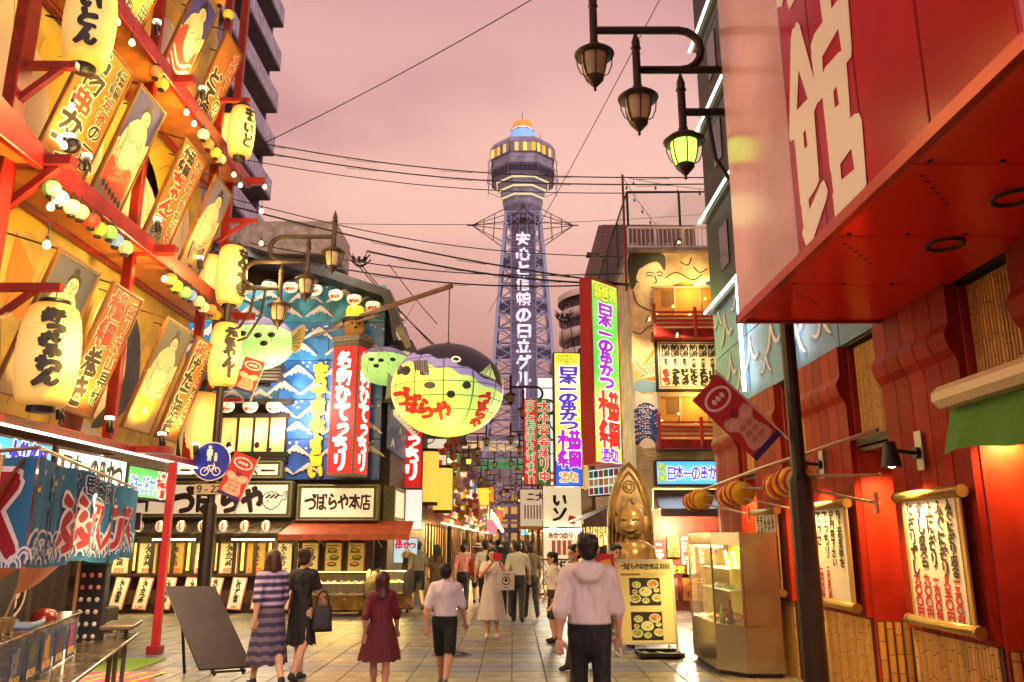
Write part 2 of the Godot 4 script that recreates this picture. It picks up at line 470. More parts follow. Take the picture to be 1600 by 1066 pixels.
	for j in 4: stroke(pr, P2([-0.02, 0.41 - j * 0.016, 0.34 - 0.03 * j, 0.41 - j * 0.016]), 0.004, fx, 0.002, C("9a8440"))
	done(pr, "print", PRINT(0.5), a)
	write(a, "づぼらや新世界店", -0.36, 0.55, 0.072, 0.085, 0.012, M("241a10", 0.6), false, 0.003, null, 0.0, 0.074, null, fx)
	write(a, "新館", 0.25, 0.55, 0.072, 0.085, 0.012, M("241a10", 0.6), false, 0.003, null, 0.0, 0.074, null, fx)
	var t := place("floor_tray", "shallow black tray with two green strips lying under the menu board", "tray", v(2.15, 0, -12.7))
	st = S()
	bx(st, v(1.85, 0.02, -12.95), v(2.5, 0.04, -12.4))
	bx(st, v(1.85, 0.02, -12.95), v(1.88, 0.09, -12.4)); bx(st, v(2.47, 0.02, -12.95), v(2.5, 0.09, -12.4))
	bx(st, v(1.88, 0.021, -12.43), v(2.47, 0.088, -12.4)); bx(st, v(1.88, 0.021, -12.95), v(2.47, 0.088, -12.92))
	done(st, "tray", M("141310", 0.5), t)
	st = S()
	for x in [2.02, 2.24]: box(st, v(x, 0.05, -12.67), v(0.07, 0.012, 0.46), Basis(Vector3.UP, 0.2))
	done(st, "strip", M("8fb84a", 0.6), t)
	# banner flags
	flag("red banner flag with a round emblem and a bare torso, on the right lamp post", v(2.86, 2.55, -8.0), v(2.1, 3.33, -8.05), v(1.95, 3.1, -8.0))

func flag(label: String, root: Vector3, tip: Vector3, out: Vector3) -> void:
	var o := place("banner_flag", label, "flag", root)
	var st := S()
	tube(st, [root, tip + (tip - root) * 0.06], 0.012, 6)
	done(st, "pole", M("cfc4b4", 0.4, 0.3), o)
	var y := (tip - root).normalized()
	var side := (out - tip).normalized()
	side = (side - y * side.dot(y)).normalized()
	var xf := Transform3D(Basis(side, y, side.cross(y)), root + (tip - root) * 0.22)
	if xf.basis.z.z < 0: xf = Transform3D(Basis(-side, y, -side.cross(y)), xf.origin + side * 0.42)
	var h := (tip - root).length() * 0.78
	var pr := S()
	var n := 8
	pr.set_color(C("b02a2a"))
	flat(pr, rect(0, 0, 0.42, h), xf, 0, C("b5302c"))
	flat(pr, rect(0, 0, 0.42, h * 0.07), xf, 0.001, C("3a2a6a"))
	flat(pr, oval(0.21, h * 0.8, 0.17, h * 0.13, 20), xf, 0.001, C("ead8cf"))
	flat(pr, oval(0.21, h * 0.8, 0.14, h * 0.1, 20), xf, 0.002, C("b5302c"))
	for x in [0.15, 0.21, 0.27]: flat(pr, oval(x, h * 0.8, 0.026, h * 0.035, 10), xf, 0.003, C("ead8cf"))
	flat(pr, curve2([0.06, h * 0.1, 0.1, h * 0.35, 0.02, h * 0.45, 0.06, h * 0.56, 0.21, h * 0.52, 0.36, h * 0.56, 0.4, h * 0.45, 0.32, h * 0.35, 0.36, h * 0.1], 3, true), xf, 0.0015, C("cfa488"))
	flat(pr, oval(0.21, h * 0.55, 0.05, h * 0.06, 12), xf, 0.0025, C("8a2436"))
	for r in 3:
		for c in 2: flat(pr, oval(0.16 + c * 0.1, h * (0.18 + r * 0.09), 0.045, h * 0.035, 10), xf, 0.0022, C("b88468"))
	flat(pr, oval(0.12, h * 0.45, 0.075, h * 0.05, 12), xf, 0.0022, C("dcb69a")); flat(pr, oval(0.3, h * 0.45, 0.075, h * 0.05, 12), xf, 0.0022, C("dcb69a"))
	done(pr, "cloth", PRINT(0.75), o)
# ---------------------------------------------------------------- left: restaurant covered in banners and lanterns
func left_restaurant() -> void:
	var o := place("banner_restaurant", "restaurant front on the left with yellow painted wall behind red beams", "building", v(-6.6, 0, -12))
	var red := M("94180f", 0.4, 0.0, "mottle", 0.8)
	var st := S()
	bx(st, v(-12, 2.95, -15.95), v(-6.62, 16, -7.2))
	done(st, "painted_wall", M("e2c05a", 0.8, 0, "mottle", 0.4), o)
	st = S()
	bx(st, v(-13, 0, -15.6), v(-8.6, 2.95, -6.0))
	done(st, "ground_floor_wall", M("54402c", 0.6, 0, "mottle"), o)
	st = S()
	bx(st, v(-8.6, 2.9, -15.9), v(-6.62, 2.95, -6.0))
	done(st, "porch_ceiling", M("6a4a2c", 0.6), o)
	# painted wall pictures
	var pr := S()
	var f := LF(v(-6.615, 0, 0))     # x of the picture = -z of the place
	flat(pr, oval(9.9, 7.0, 1.3, 1.3, 30), f, 0.001, C("e0b02a"))
	flat(pr, oval(9.6, 7.5, 0.8, 0.9, 26), f, 0.002, C("e8d3b8"))
	flat(pr, P2([8.2, 5.9, 9.7, 6.1, 9.5, 7.0, 8.3, 6.9]), f, 0.001, C("d8a81c"))
	flat(pr, P2([9.2, 4.4, 9.9, 4.6, 9.9, 5.6, 9.3, 5.4]), f, 0.0015, C("c98a58"))
	flat(pr, P2([10.0, 4.7, 10.6, 4.5, 10.6, 5.3, 10.1, 5.7]), f, 0.0015, C("c87a2a"))
	flat(pr, P2([11.2, 4.3, 12.0, 4.3, 12.0, 5.6, 11.2, 5.4]), f, 0.0015, C("b5842e"))
	flat(pr, oval(12.9, 4.6, 0.7, 1.1, 24), f, 0.001, C("e3dccb"))
	flat(pr, curve2([13.4, 5.6, 13.9, 5.2, 14.0, 4.2, 13.3, 3.6, 12.6, 3.4, 13.1, 3.9, 13.5, 4.4], 4, true), f, 0.002, C("3f4460"))
	flat(pr, P2([11.7, 3.3, 12.3, 3.2, 12.5, 4.0, 12.0, 4.3]), f, 0.0022, C("7a3a2a"))
	flat(pr, curve2([9.0, 3.1, 10.2, 3.3, 11.4, 3.1, 12.4, 3.5, 13.6, 3.1, 15.6, 3.3, 15.6, 2.98, 9.0, 2.98], 4, true), f, 0.0012, C("b9b4b8"))
	for q in [[8.6, 8.6, 1.1], [10.9, 8.3, 0.9], [12.9, 7.6, 1.2], [14.4, 8.2, 1.0], [11.4, 10.6, 1.2], [13.4, 10.9, 1.3]]:
		flat(pr, oval(q[0], q[1], q[2], q[2] * 0.8, 24), f, 0.0014, C("dcb13a"))
		flat(pr, oval(q[0] + 0.4, q[1] - 0.5, q[2] * 0.7, q[2] * 0.8, 24), f, 0.0024, C("e9d9bd"))
		stroke(pr, curve2([q[0] - 0.5, q[1] + 0.2, q[0], q[1] + 0.5, q[0] + 0.7, q[1] + 0.1, q[0] + 0.8, q[1] - 0.7], 4), 0.015, f, 0.003, C("6b5436"))
	for k in 14:
		var x := 9.0 + k * 0.48
		stroke(pr, curve2([x, 3.4 + 0.2 * sin(k), x + 0.2, 3.9, x + 0.1, 4.6, x + 0.4, 5.2 + 0.3 * cos(k * 2.0)], 3), 0.014, f, 0.0032, C("6a5540"))
	done(pr, "wall_painting", PRINT(0.75), o)
	# red frame: posts, beams with orange soffit boards, brackets
	for q in [[-8.75, 0.26], [-11.98, 0.12], [-14.95, 0.12], [-15.85, 0.14]]:
		st = S()
		cbox(st, v(-6.0, 8.9, q[0]), v(0.16, 12.0, q[1]), 0.012)
		done(st, "post", red, o)
	for y in [6.12, 9.1]:
		st = S()
		cbox(st, v(-5.64, y, -11.6), v(0.1, 0.27, 8.7), 0.012)
		cbox(st, v(-6.5, y, -11.6), v(0.12, 0.27, 8.7), 0.012)
		done(st, "beam", red, o)
		st = S()
		bx(st, v(-6.44, y - 0.08, -15.9), v(-5.7, y - 0.05, -7.3))
		done(st, "soffit_board", M("c4752c", 0.5, 0, "mottle"), o)
		for z in [-8.9, -11.95, -15.85]:
			st = S()
			cbox(st, v(-5.62, y - 0.02, z), v(0.72, 0.14, 0.16), 0.01)
			if z == -8.9: bar(st, v(-6.0, y - 0.6, z), v(-5.45, y - 0.08, z), 0.09)
			done(st, "bracket", red, o)
	for q in [[v(-5.7, 6.5, -7.2), v(-5.7, 6.1, -9.4), 0.16], [v(-6.1, 7.3, -8.75), v(-5.3, 7.3, -8.75), 0.09], [v(-6.1, 6.7, -8.75), v(-5.5, 7.26, -8.75), 0.08], [v(-6.1, 4.52, -8.9), v(-5.2, 4.52, -8.9), 0.09], [v(-6.1, 4.0, -8.9), v(-5.5, 4.5, -8.9), 0.07], [v(-6.0, 8.0, -15.4), v(-5.2, 8.0, -15.4), 0.09], [v(-6.0, 7.55, -15.4), v(-5.4, 7.97, -15.4), 0.07], [v(-6.0, 10.15, -14.4), v(-5.2, 10.15, -14.4), 0.08], [v(-6.0, 4.3, -15.4), v(-5.2, 4.3, -15.4), 0.08]]:
		st = S()
		bar(st, q[0], q[1], q[2])
		done(st, "brace", red, o)
	# awning with a white tube along its edge, sign boxes under it
	st = S()
	cbox(st, v(-6.1, 2.98, -11.3), v(1.1, 0.12, 9.0), 0.02)
	cbox(st, v(-5.3, 2.98, -12.0), v(0.5, 0.1, 0.2), 0.01)
	cbox(st, v(-5.5, 2.98, -15.3), v(0.5, 0.1, 0.8), 0.01)
	done(st, "awning", M("8c1a1e", 0.4, 0.0, "mottle"), o)
	st = S()
	tube(st, [v(-5.52, 2.905, -6.9), v(-5.52, 2.905, -15.7)], 0.018, 6)
	done(st, "tube_light", G("fff2d8", 3.0), o)
	st = S()
	cbox(st, v(-5.44, 1.42, -13.05), v(0.11, 2.95, 0.11), 0.01)
	done(st, "corner_post", M("b0161c", 0.4), o)
	st = S()
	cbox(st, v(-5.44, 0.06, -13.05), v(0.2, 0.12, 0.2), 0.01)
	done(st, "post_foot", M("8a1418", 0.5), o)

func panel_xf(z: float, y: float) -> Transform3D:
	var up := v(0.55, 1.75, 0).normalized()
	return Transform3D(Basis(v(0, 0, -1), up, v(0, 0, -1).cross(up)), v(-6.02, y, z))

func banner(label: String, z0: float, z1: float, y: float, main: String, side: String, cols: Array) -> void:
	var w := absf(z1 - z0)
	var h := 1.86
	var o := thing("hanging_banner", label, "banner", panel_xf((z0 + z1) / 2, y), "leaning banners on the left front")
	frame_board(o, w, h, M("bc7620", 0.6, 0, "grain", 1.5))
	var sm := Color.WHITE
	var n := main.length()
	var ch := (h - 0.16) / n
	var m1 := S(); var m2 := S(); var ol := S()
	for i in n:
		var cw := w * 0.46
		var st: SurfaceTool = m2 if cols[0].contains(str(i)) else m1
		ink(ol, main[i], Transform3D(), -w * 0.40, h - 0.07 - i * ch, cw, ch * 0.9, 0.125, true, 0, 0.008)
		ink(st, main[i], Transform3D(), -w * 0.40, h - 0.07 - i * ch, cw, ch * 0.9, 0.075, true, 0, 0.014)
	n = side.length()
	ch = (h - 0.3) / n
	for i in n:
		var cw := minf(w * 0.27, ch * 1.1)
		var st: SurfaceTool = m2 if cols[1].contains(char(97 + i)) else m1
		ink(ol, side[i], Transform3D(), w * 0.17, h - 0.12 - i * ch, cw, ch * 0.92, 0.062, true, 0, 0.008)
		ink(st, side[i], Transform3D(), w * 0.17, h - 0.12 - i * ch, cw, ch * 0.92, 0.034, true, 0, 0.014)
	done(ol, "lettering_outline", M("f2e6cc", 0.6), o)
	done(m1, "lettering", M("241c14", 0.6), o)
	done(m2, "red_lettering", M("c63222", 0.6), o)

func frame_board(o: Node3D, w: float, h: float, face: Material) -> void:
	var st := S()
	bx(st, v(-w / 2 + 0.03, 0.03, -0.03), v(w / 2 - 0.03, h - 0.03, 0.0))
	done(st, "face", face, o)
	st = S()
	for x in [-w / 2 + 0.018, w / 2 - 0.018]: cbox(st, v(x, h / 2, -0.01), v(0.036, h, 0.06), 0.006)
	for y in [0.018, h - 0.018]: cbox(st, v(0, y, -0.01), v(w - 0.073, 0.036, 0.06), 0.006)
	done(st, "frame", M("8a5a24", 0.45, 0.1, "wood"), o)
	st = S()
	for x in [-w / 2, w / 2]: bx(st, v(x - 0.02, h - 0.05, -0.7), v(x + 0.0, h - 0.03, -0.02))
	done(st, "stay", M("3a2c20", 0.5, 0.4), o)

func sumo_banner(label: String, z0: float, z1: float, y: float, sky: String, apron: String, sash: String, pose: int) -> void:
	var w := absf(z1 - z0)
	var h := 1.86
	var o := thing("picture_banner", label, "banner", panel_xf((z0 + z1) / 2, y), "leaning banners on the left front")
	frame_board(o, w, h, M("b8a272", 0.65, 0, "grain", 1.5))
	var st := S()
	var I := Transform3D(Basis(), Vector3.ZERO)
	var a := w / 2 - 0.05
	flat(st, rect(-a, h * 0.52, a * 2, h * 0.45), I, 0.002, C(sky))
	flat(st, curve2([-a, h * 0.52, -a * 0.4, h * 0.6, a * 0.3, h * 0.55, a, h * 0.66, a, h * 0.5, -a, h * 0.5], 3, true), I, 0.003, C("e2cfa6"))
	var skin := C("cdb896")
	var ln := C("5a4432")
	var body := curve2([-0.32, 0.62, -0.38, 0.95, -0.3, 1.25, -0.12, 1.42, 0.1, 1.44, 0.28, 1.28, 0.36, 0.98, 0.3, 0.6, 0.0, 0.5], 4, true)
	var sx := a / 0.42
	for i in body.size(): body[i] = Vector2(body[i].x * sx, body[i].y)
	flat(st, body, I, 0.004, skin)
	flat(st, oval(0.05 * sx, 1.555, 0.15, 0.125, 18), I, 0.0043, C("241c20"))
	flat(st, oval(0.02 * sx, 1.7, 0.065, 0.05, 12), I, 0.0044, C("241c20"))
	flat(st, oval(0.05 * sx, 1.49, 0.125, 0.13, 18), I, 0.0048, skin)
	for q in [[-0.02, 1.53, 0.03, 1.54], [0.075, 1.54, 0.125, 1.53], [-0.01, 1.5, 0.025, 1.5], [0.08, 1.5, 0.115, 1.5], [0.06, 1.51, 0.065, 1.45], [0.03, 1.42, 0.09, 1.42]]: stroke(st, P2([q[0] * sx, q[1], q[2] * sx, q[3]]), 0.014, I, 0.0054, ln)
	for s in [-1.0, 1.0]:
		stroke(st, curve2([s * 0.3 * sx, 1.24, s * 0.37 * sx, 0.98, s * 0.28 * sx, 0.74, s * 0.16 * sx, 0.7], 4), 0.014, I, 0.0053, ln)
		stroke(st, curve2([s * 0.2 * sx, 1.2, s * 0.25 * sx, 1.0, s * 0.22 * sx, 0.86], 4), 0.012, I, 0.0053, ln)
	flat(st, oval(0.0, 0.86, 0.24 * sx, 0.27, 22), I, 0.0046, C("d6c4a2"))
	stroke(st, curve2([-0.24 * sx, 0.9, -0.16 * sx, 0.66, 0.06 * sx, 0.58, 0.24 * sx, 0.8], 4), 0.014, I, 0.005, ln)
	stroke(st, curve2([-0.2 * sx, 1.12, -0.08 * sx, 1.04, 0.02 * sx, 1.12], 4), 0.014, I, 0.005, ln)
	stroke(st, curve2([0.06 * sx, 1.12, 0.16 * sx, 1.05, 0.25 * sx, 1.14], 4), 0.014, I, 0.005, ln)
	stroke(st, curve2([-0.3 * sx, 1.22, -0.22 * sx, 1.0, -0.3 * sx, 0.8], 4), 0.014, I, 0.005, ln)
	flat(st, oval(0.0, 0.78, 0.012, 0.014, 8), I, 0.0052, ln)
	if pose == 0:      # figure in a full apron with a row of dark diamonds
		flat(st, curve2([-0.34 * sx, 0.72, -0.1 * sx, 0.6, 0.3 * sx, 0.7, 0.36 * sx, 0.3, 0.1 * sx, 0.1, -0.3 * sx, 0.2, -0.4 * sx, 0.45], 4, true), I, 0.0056, C(apron))
		for k in 26: stroke(st, curve2([rng.randf_range(-0.24, 0.22) * sx, 0.36 + 0.012 * k, rng.randf_range(-0.2, 0.2) * sx, 0.4 + 0.012 * k, rng.randf_range(-0.24, 0.2) * sx, 0.37 + 0.012 * k], 2), 0.006, I, 0.006 + k * 1e-4, C("d89a72"))
		flat(st, curve2([-0.42 * sx, 0.32, -0.1 * sx, 0.16, 0.3 * sx, 0.12, 0.38 * sx, 0.05, -0.4 * sx, 0.05], 3, true), I, 0.0058, C("6c6662"))
		for k in 6: flat(st, P2([(-0.34 + k * 0.12) * sx, 0.3 - k * 0.025, (-0.28 + k * 0.12) * sx, 0.36 - k * 0.025, (-0.22 + k * 0.12) * sx, 0.28 - k * 0.025, (-0.28 + k * 0.12) * sx, 0.22 - k * 0.025]), I, 0.009, C("2a2428"))
	elif pose == 1:    # red robe with cream bands
		flat(st, curve2([-0.4 * sx, 0.9, -0.2 * sx, 1.1, -0.1 * sx, 0.75, 0.2 * sx, 0.6, 0.34 * sx, 0.9, 0.4 * sx, 0.5, 0.3 * sx, 0.2, -0.36 * sx, 0.2], 4, true), I, 0.0056, C(apron))
		for k in 3: stroke(st, curve2([-0.36 * sx, 0.6 - k * 0.14, 0.0, 0.42 - k * 0.13, 0.34 * sx, 0.62 - k * 0.14], 5), 0.05, I, 0.0062 + k * 0.0015, C(sash))
		flat(st, rect(-a, 0.05, a * 2, 0.2), I, 0.0058, C("3a3050"))
		for k in 40: flat(st, oval(rng.randf_range(-a, a) * 0.9, rng.randf_range(0.07, 0.23), 0.008, 0.008, 5), I, 0.006, C("8a80a0"))
	else:
		flat(st, curve2([-0.28 * sx, 0.6, 0.0, 0.5, 0.28 * sx, 0.62, 0.22 * sx, 0.3, 0.0, 0.14, -0.24 * sx, 0.3], 4, true), I, 0.0056, C(apron))
		for k in 7: stroke(st, curve2([(-0.22 + 0.07 * k) * sx, 0.56, (-0.18 + 0.06 * k) * sx, 0.36, (-0.14 + 0.05 * k) * sx, 0.2], 3), 0.022, I, 0.006 + k * 2e-4, C(sash))
		flat(st, oval(0, 0.36, 0.13 * sx, 0.12, 16), I, 0.008, C("d8a23a") if pose == 2 else C("c2452a"))
		flat(st, oval(0, 0.36, 0.07 * sx, 0.07, 12), I, 0.009, C("f0e0b0"))
	done(st, "print", PRINT(0.65), o)

func paper_lantern(label: String, p: Vector3, r: float, h: float, text: String, yaw := 0.0, side := "", glow := 1.0) -> Node3D:
	var o := thing("paper_lantern", label, "lantern", FF(p, yaw), "large paper lanterns")
	var st := S(true)
	var prof := [[r * 0.5, -h / 2]]
	var n := 26
	for i in n + 1:
		var t := float(i) / n
		var e := sin(PI * t)
		var rr := r * (0.62 + 0.38 * pow(e, 0.45)) * (1.0 if i % 2 else 0.985)
		prof.append([rr, -h / 2 + h * t])
	prof.append([r * 0.5, h / 2])
	lathe(st, prof, 20)
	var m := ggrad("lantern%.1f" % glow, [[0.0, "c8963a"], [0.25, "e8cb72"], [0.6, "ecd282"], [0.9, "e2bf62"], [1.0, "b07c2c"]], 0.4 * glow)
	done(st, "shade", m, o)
	st = S(true)
	lathe(st, [[r * 0.42, h / 2 - 0.02], [r * 0.52, h / 2 - 0.02], [r * 0.52, h / 2 + 0.06], [0.0, h / 2 + 0.065]], 18)
	lathe(st, [[0.0, -h / 2 - 0.065], [r * 0.45, -h / 2 - 0.06], [r * 0.45, -h / 2 + 0.02]], 18)
	done(st, "cap", M("17130f", 0.4), o)
	st = S()
	tube(st, [v(0, h / 2 + 0.06, 0), v(0, h / 2 + 0.24, 0)], 0.008, 5)
	done(st, "hanger", M("17130f", 0.4), o)
	var warp := func(q, z): return Vector3(sin(q.x / r) * (r + z), q.y, cos(q.x / r) * (r + z))
	if text:
		var k := text.length()
		var ch := h * 0.78 / k
		write(o, text, -r * 0.36, h * 0.4, r * 0.72, ch * 0.95, r * 0.2, M("15120e", 0.6), true, 0.006, null, 0.0, ch, warp)
	if side:
		var k := side.length()
		var ch := h * 0.7 / k
		write(o, side, r * 0.75, h * 0.36, r * 0.45, ch * 0.9, r * 0.1, M("15120e", 0.6), true, 0.006, null, 0.0, ch, warp)
	return o

func left_things() -> void:
	# leaning banners: lower row, upper row, top row
	sumo_banner("picture banner of a pale wrestler on dark ground, leftmost of the lower row", -9.2, -10.2, 3.36, "4a4a58", "d8c8a0", "b8862a", 3)
	banner("orange banner reading in red 横綱 above black letters, second of the lower row", -10.56, -11.46, 3.36, "横綱巻き", "盛り沢山具材", ["01", "abcd"])
	sumo_banner("picture banner of a wrestler with a golden wave, third of the lower row", -12.36, -13.36, 3.36, "55524e", "c98a2a", "e0b04a", 2)
	banner("orange banner about fried octopus balls, rightmost of the lower row", -13.6, -14.46, 3.36, "揚げたこ焼き", "かりっふわっとろっ", ["0", "adg"])
	banner("orange banner with large black letters and 串 in red, leftmost of the upper row", -9.3, -10.4, 6.45, "名物串かつ", "横綱定番の一品", ["2", "cd"])
	sumo_banner("picture banner of a wrestler in a red apron, second of the upper row", -10.62, -11.5, 6.45, "3c3a78", "b8453a", "e8c070", 0)
	banner("orange banner with a long red hiragana word for stew, third of the upper row", -12.3, -13.22, 6.45, "横綱ちゃんこ鍋", "不動の人気を誇る", ["2345", "abcdefgh"])
	sumo_banner("picture banner of a pale wrestler with purple flames, rightmost of the upper row", -13.72, -14.62, 6.45, "6a6488", "54305a", "e8d8b0", 2)
	banner("orange banner cut by the top edge, left of the top row", -10.5, -11.4, 9.42, "横綱ちゃんこ鍋", "大阪御用", ["", ""])
	sumo_banner("picture banner of a wrestler in a red and cream robe, middle of the top row", -12.2, -13.1, 9.42, "3b3c8c", "b83a34", "e9dcc0", 1)
	banner("orange banner with red side letters, right of the top row", -13.6, -14.5, 9.42, "鉄板どて焼", "大阪下町の味", ["0", "abcd"])
	# lanterns
	paper_lantern("largest cream paper lantern with brush lettering, hanging left above the neon sign boxes", v(-5.38, 3.76, -9.12), 0.34, 1.2, "好っきゃねん", 32, "")
	paper_lantern("cream paper lantern cut by the top edge above the leftmost orange banner", v(-5.4, 8.1, -9.05), 0.31, 1.25, "まいとん", 26, "")
	paper_lantern("cream paper lantern hung highest at the right end of the red beams", v(-5.3, 9.42, -14.35), 0.26, 1.05, "まいど", 50, "")
	paper_lantern("cream paper lantern beside the street lamp arms, below the middle red bracket", v(-5.3, 6.52, -14.5), 0.29, 1.15, "なんでそんな", 62, "")
	paper_lantern("cream paper lantern lowest at the right end, lettered beside the blue wave wall", v(-5.3, 4.98, -14.5), 0.29, 1.2, "元気やん！", 38, "")
	paper_lantern("plain lantern peeping out behind the rightmost banner of the upper row", v(-5.9, 6.6, -15.0), 0.24, 1.0, "")
	paper_lantern("plain lantern low behind the octopus ball banner", v(-5.9, 3.75, -15.2), 0.36, 1.3, "")
	paper_lantern("plain lantern high behind the top row of banners", v(-5.9, 9.75, -15.2), 0.24, 1.0, "")
	# strings of small round lanterns and bulbs under the two beams
	var cl := {"g": "7cc466", "b": "7fa8dc", "c": "e6cf92", "r": "c8301c", "y": "e6bc36", "o": "dc7a3a"}
	var nm := {"g": "green", "b": "pale blue", "c": "cream", "r": "red", "y": "yellow", "o": "orange"}
	var proto: Node3D = null
	var rows := [[6.0, -9.0, "gbccrygbc", 0.24, "near lower beam"], [6.0, -12.5, "oygbccoy", 0.3, "far lower beam"], [8.96, -9.3, "yc", 0.5, "near upper beam"], [8.96, -11.2, "oy", 0.3, "middle upper beam"], [8.96, -13.2, "coyc", 0.32, "far upper beam"], [11.9, -13.0, "yoy", 0.4, "topmost beam"]]
	for row in rows:
		var s: String = row[2]
		var seen := {}
		for i in s.length():
			var c := s[i]
			var z: float = row[1] - i * row[3]
			seen[c] = seen.get(c, 0) + 1
			var lab := "small round %s lantern, middle one of its colour on the %s" % [nm[c], row[4]]
			if seen[c] == 1 and s.count(c) == 1: lab = "only %s one among the small round lanterns on the %s" % [nm[c], row[4]]
			elif seen[c] == 1: lab = "nearest %s one of the small round lanterns on the %s" % [nm[c], row[4]]
			elif seen[c] == s.count(c): lab = "farthest %s one of the small round lanterns on the %s" % [nm[c], row[4]]
			var o := thing("round_lantern", lab, "lantern", Transform3D(Basis(Vector3.UP, 0.4 * i), v(-5.55 - 0.03 * (i % 2), row[0] - 0.2 - 0.02 * (i % 3), z)), "small round lanterns strung under the beams")
			if proto == null:
				var st := S(true)
				var prof := []
				for k in 11:
					var a := -PI / 2 + PI * (0.08 + 0.84 * k / 10.0)
					prof.append([0.108 * cos(a), 0.104 * sin(a)])
				lathe(st, prof, 14)
				proto = o
				done(st, "shade", G(cl[c], 0.3), o)
				st = S()
				for k in 8:
					var q := []
					for j in 7:
						var a := -PI / 2 + PI * (0.08 + 0.84 * j / 6.0)
						q.append(v(sin(TAU * k / 8) * 0.11 * cos(a), 0.105 * sin(a), cos(TAU * k / 8) * 0.11 * cos(a)))
					tube(st, q, 0.0025, 4, false)
				done(st, "rib", M("6a4a28", 0.6), o)
				st = S()
				lathe(st, [[0.0, 0.13], [0.05, 0.13], [0.05, 0.1]], 10); lathe(st, [[0.05, -0.1], [0.05, -0.13], [0.0, -0.13]], 10)
				tube(st, [v(0, 0.13, 0), v(0, 0.22, 0)], 0.006, 5)
				done(st, "cap", M("1a1512", 0.5), o)
			else:
				for ch in proto.get_children():
					var mi := ch as MeshInstance3D
					again(mi, String(mi.name), G(cl[c], 0.3) if String(mi.name) == "shade" else null, o, Vector3.ZERO)
	# bare bulbs
	var bulbs := [[-5.5, 8.7, -9.85, "first under the upper beam beside the top lantern"], [-5.5, 8.68, -10.3, "second under the upper beam"], [-5.5, 8.7, -12.3, "above the stew banner, left of two"], [-5.5, 8.68, -12.65, "above the stew banner, right of two"], [-5.5, 8.7, -14.7, "last under the upper beam, left of two"], [-5.5, 8.66, -15.1, "last under the upper beam, right of two"],
		[-5.45, 6.9, -9.0, "hanging over the leftmost orange banner, upper of two"], [-5.45, 6.35, -8.95, "hanging over the leftmost orange banner, lower of two"], [-5.5, 5.55, -8.95, "hanging below the green round lantern"], [-5.45, 5.05, -8.9, "lowest on the cord below the green round lantern"], [-5.5, 5.7, -12.15, "in the gap between the two lantern strings of the lower beam"],
		[-5.2, 8.3, -15.6, "beside the highest balcony"], [-5.2, 8.9, -15.7, "in front of the blue balcony pipe"], [-5.15, 7.6, -15.6, "hanging from a stay over the upper lantern"], [-5.2, 3.3, -14.9, "beside the lit restaurant window"], [-5.3, 9.1, -14.2, "before the highest lantern"]]
	var bp: Node3D = null
	for q in bulbs:
		var p := v(q[0], q[1], q[2])
		if bp == null:
			bp = thing("light_bulb", "glowing bare bulb " + q[3], "light bulb", FF(p), "bare bulbs on the left front")
			var st := S(true)
			lathe(st, [[0.0, -0.06], [0.03, -0.05], [0.045, -0.02], [0.04, 0.01], [0.02, 0.045]], 10)
			done(st, "bulb", G("ffdc96", 4.0), bp)
			st = S()
			tube(st, [v(0, 0.04, 0), v(0, 0.1, 0)], 0.022, 8); tube(st, [v(0, 0.1, 0), v(0, 0.28, 0)], 0.005, 5)
			done(st, "socket", M("1a1714", 0.5), bp)
		else: dup(bp, "glowing bare bulb " + q[3], FF(p))
	# black spotlights that stand on the beams and the awning
	var spots := [[3.05, -9.75, "below the leftmost picture banner"], [3.05, -11.0, "between the big lantern and the second lower banner"], [3.05, -12.7, "between the two middle lower banners"], [3.05, -14.1, "right end of the awning"], [6.27, -9.6, "on the lower beam below the first upper banner"], [6.27, -11.75, "on the lower beam in the middle"], [6.27, -13.5, "on the lower beam below the flame banner"], [6.27, -15.0, "right end of the lower beam"], [9.25, -11.0, "on the upper beam at its near end"], [9.25, -12.9, "on the upper beam in the middle"], [9.25, -14.6, "on the upper beam at its far end"]]
	var sp: Node3D = null
	for q in spots:
		var p := v(-5.5, q[0], q[1])
		if sp == null:
			sp = thing("spotlight", "black upward spotlight " + q[2], "spotlight", FF(p), "black spotlights on the left front")
			var st := S(true)
			tube(st, [v(0, 0.06, 0), v(-0.02, 0.24, 0)], 0.045, 12)
			done(st, "housing", M("14120f", 0.4), sp)
			st = S()
			tube(st, [v(0, 0, 0), v(0.02, 0.1, 0)], 0.014, 6); tube(st, [v(0.05, 0.02, 0.0), v(0.07, 0.09, 0.03), v(0.04, 0.15, 0.05)], 0.007, 5)
			done(st, "bracket", M("14120f", 0.4), sp)
			st = S(true)
			lathe(st, [[0.06, -0.01], [0.06, 0.03], [0.0, 0.035]], 12, Transform3D(Basis(), v(-0.022, 0.25, 0)))
			done(st, "lens", G("fff0c0", 5.0), sp)
		else: dup(sp, "black upward spotlight " + q[2], FF(p))
		spot("ffcc66", 2.4, p + v(-0.03, 0.33, 0), p + v(-0.62, 1.7, 0), 62.0, 0.06)
	var fl := thing("floodlight", "large black floodlight at the foot of the leftmost orange banner", "floodlight", FF(v(-5.6, 6.55, -9.35)))
	var st := S(true)
	ball(st, v(0, 0, 0), v(0.13, 0.11, 0.1), 12)
	done(st, "housing", M("1c1a18", 0.4), fl)
	st = S(true)
	lathe(st, [[0.0, 0.0], [0.11, 0.0], [0.12, 0.03]], 14, Transform3D(Basis(v(0, 0, 1), 0.5), v(-0.06, 0.07, 0)))
	done(st, "lens", G("fff3cc", 5.0), fl)
	# lit sign boxes under the awning
	var b := board("sign_box", "lit blue sign box under the awning behind the stall canopy", "sign", LF(v(-5.7, 2.55, -8.5)), 2.6, 0.52, 0.14, M("4a2a20", 0.5), ggrad("bluebox", [[0, "2aa2e0"], [1, "8adcf4"]], 0.9), 0.03)
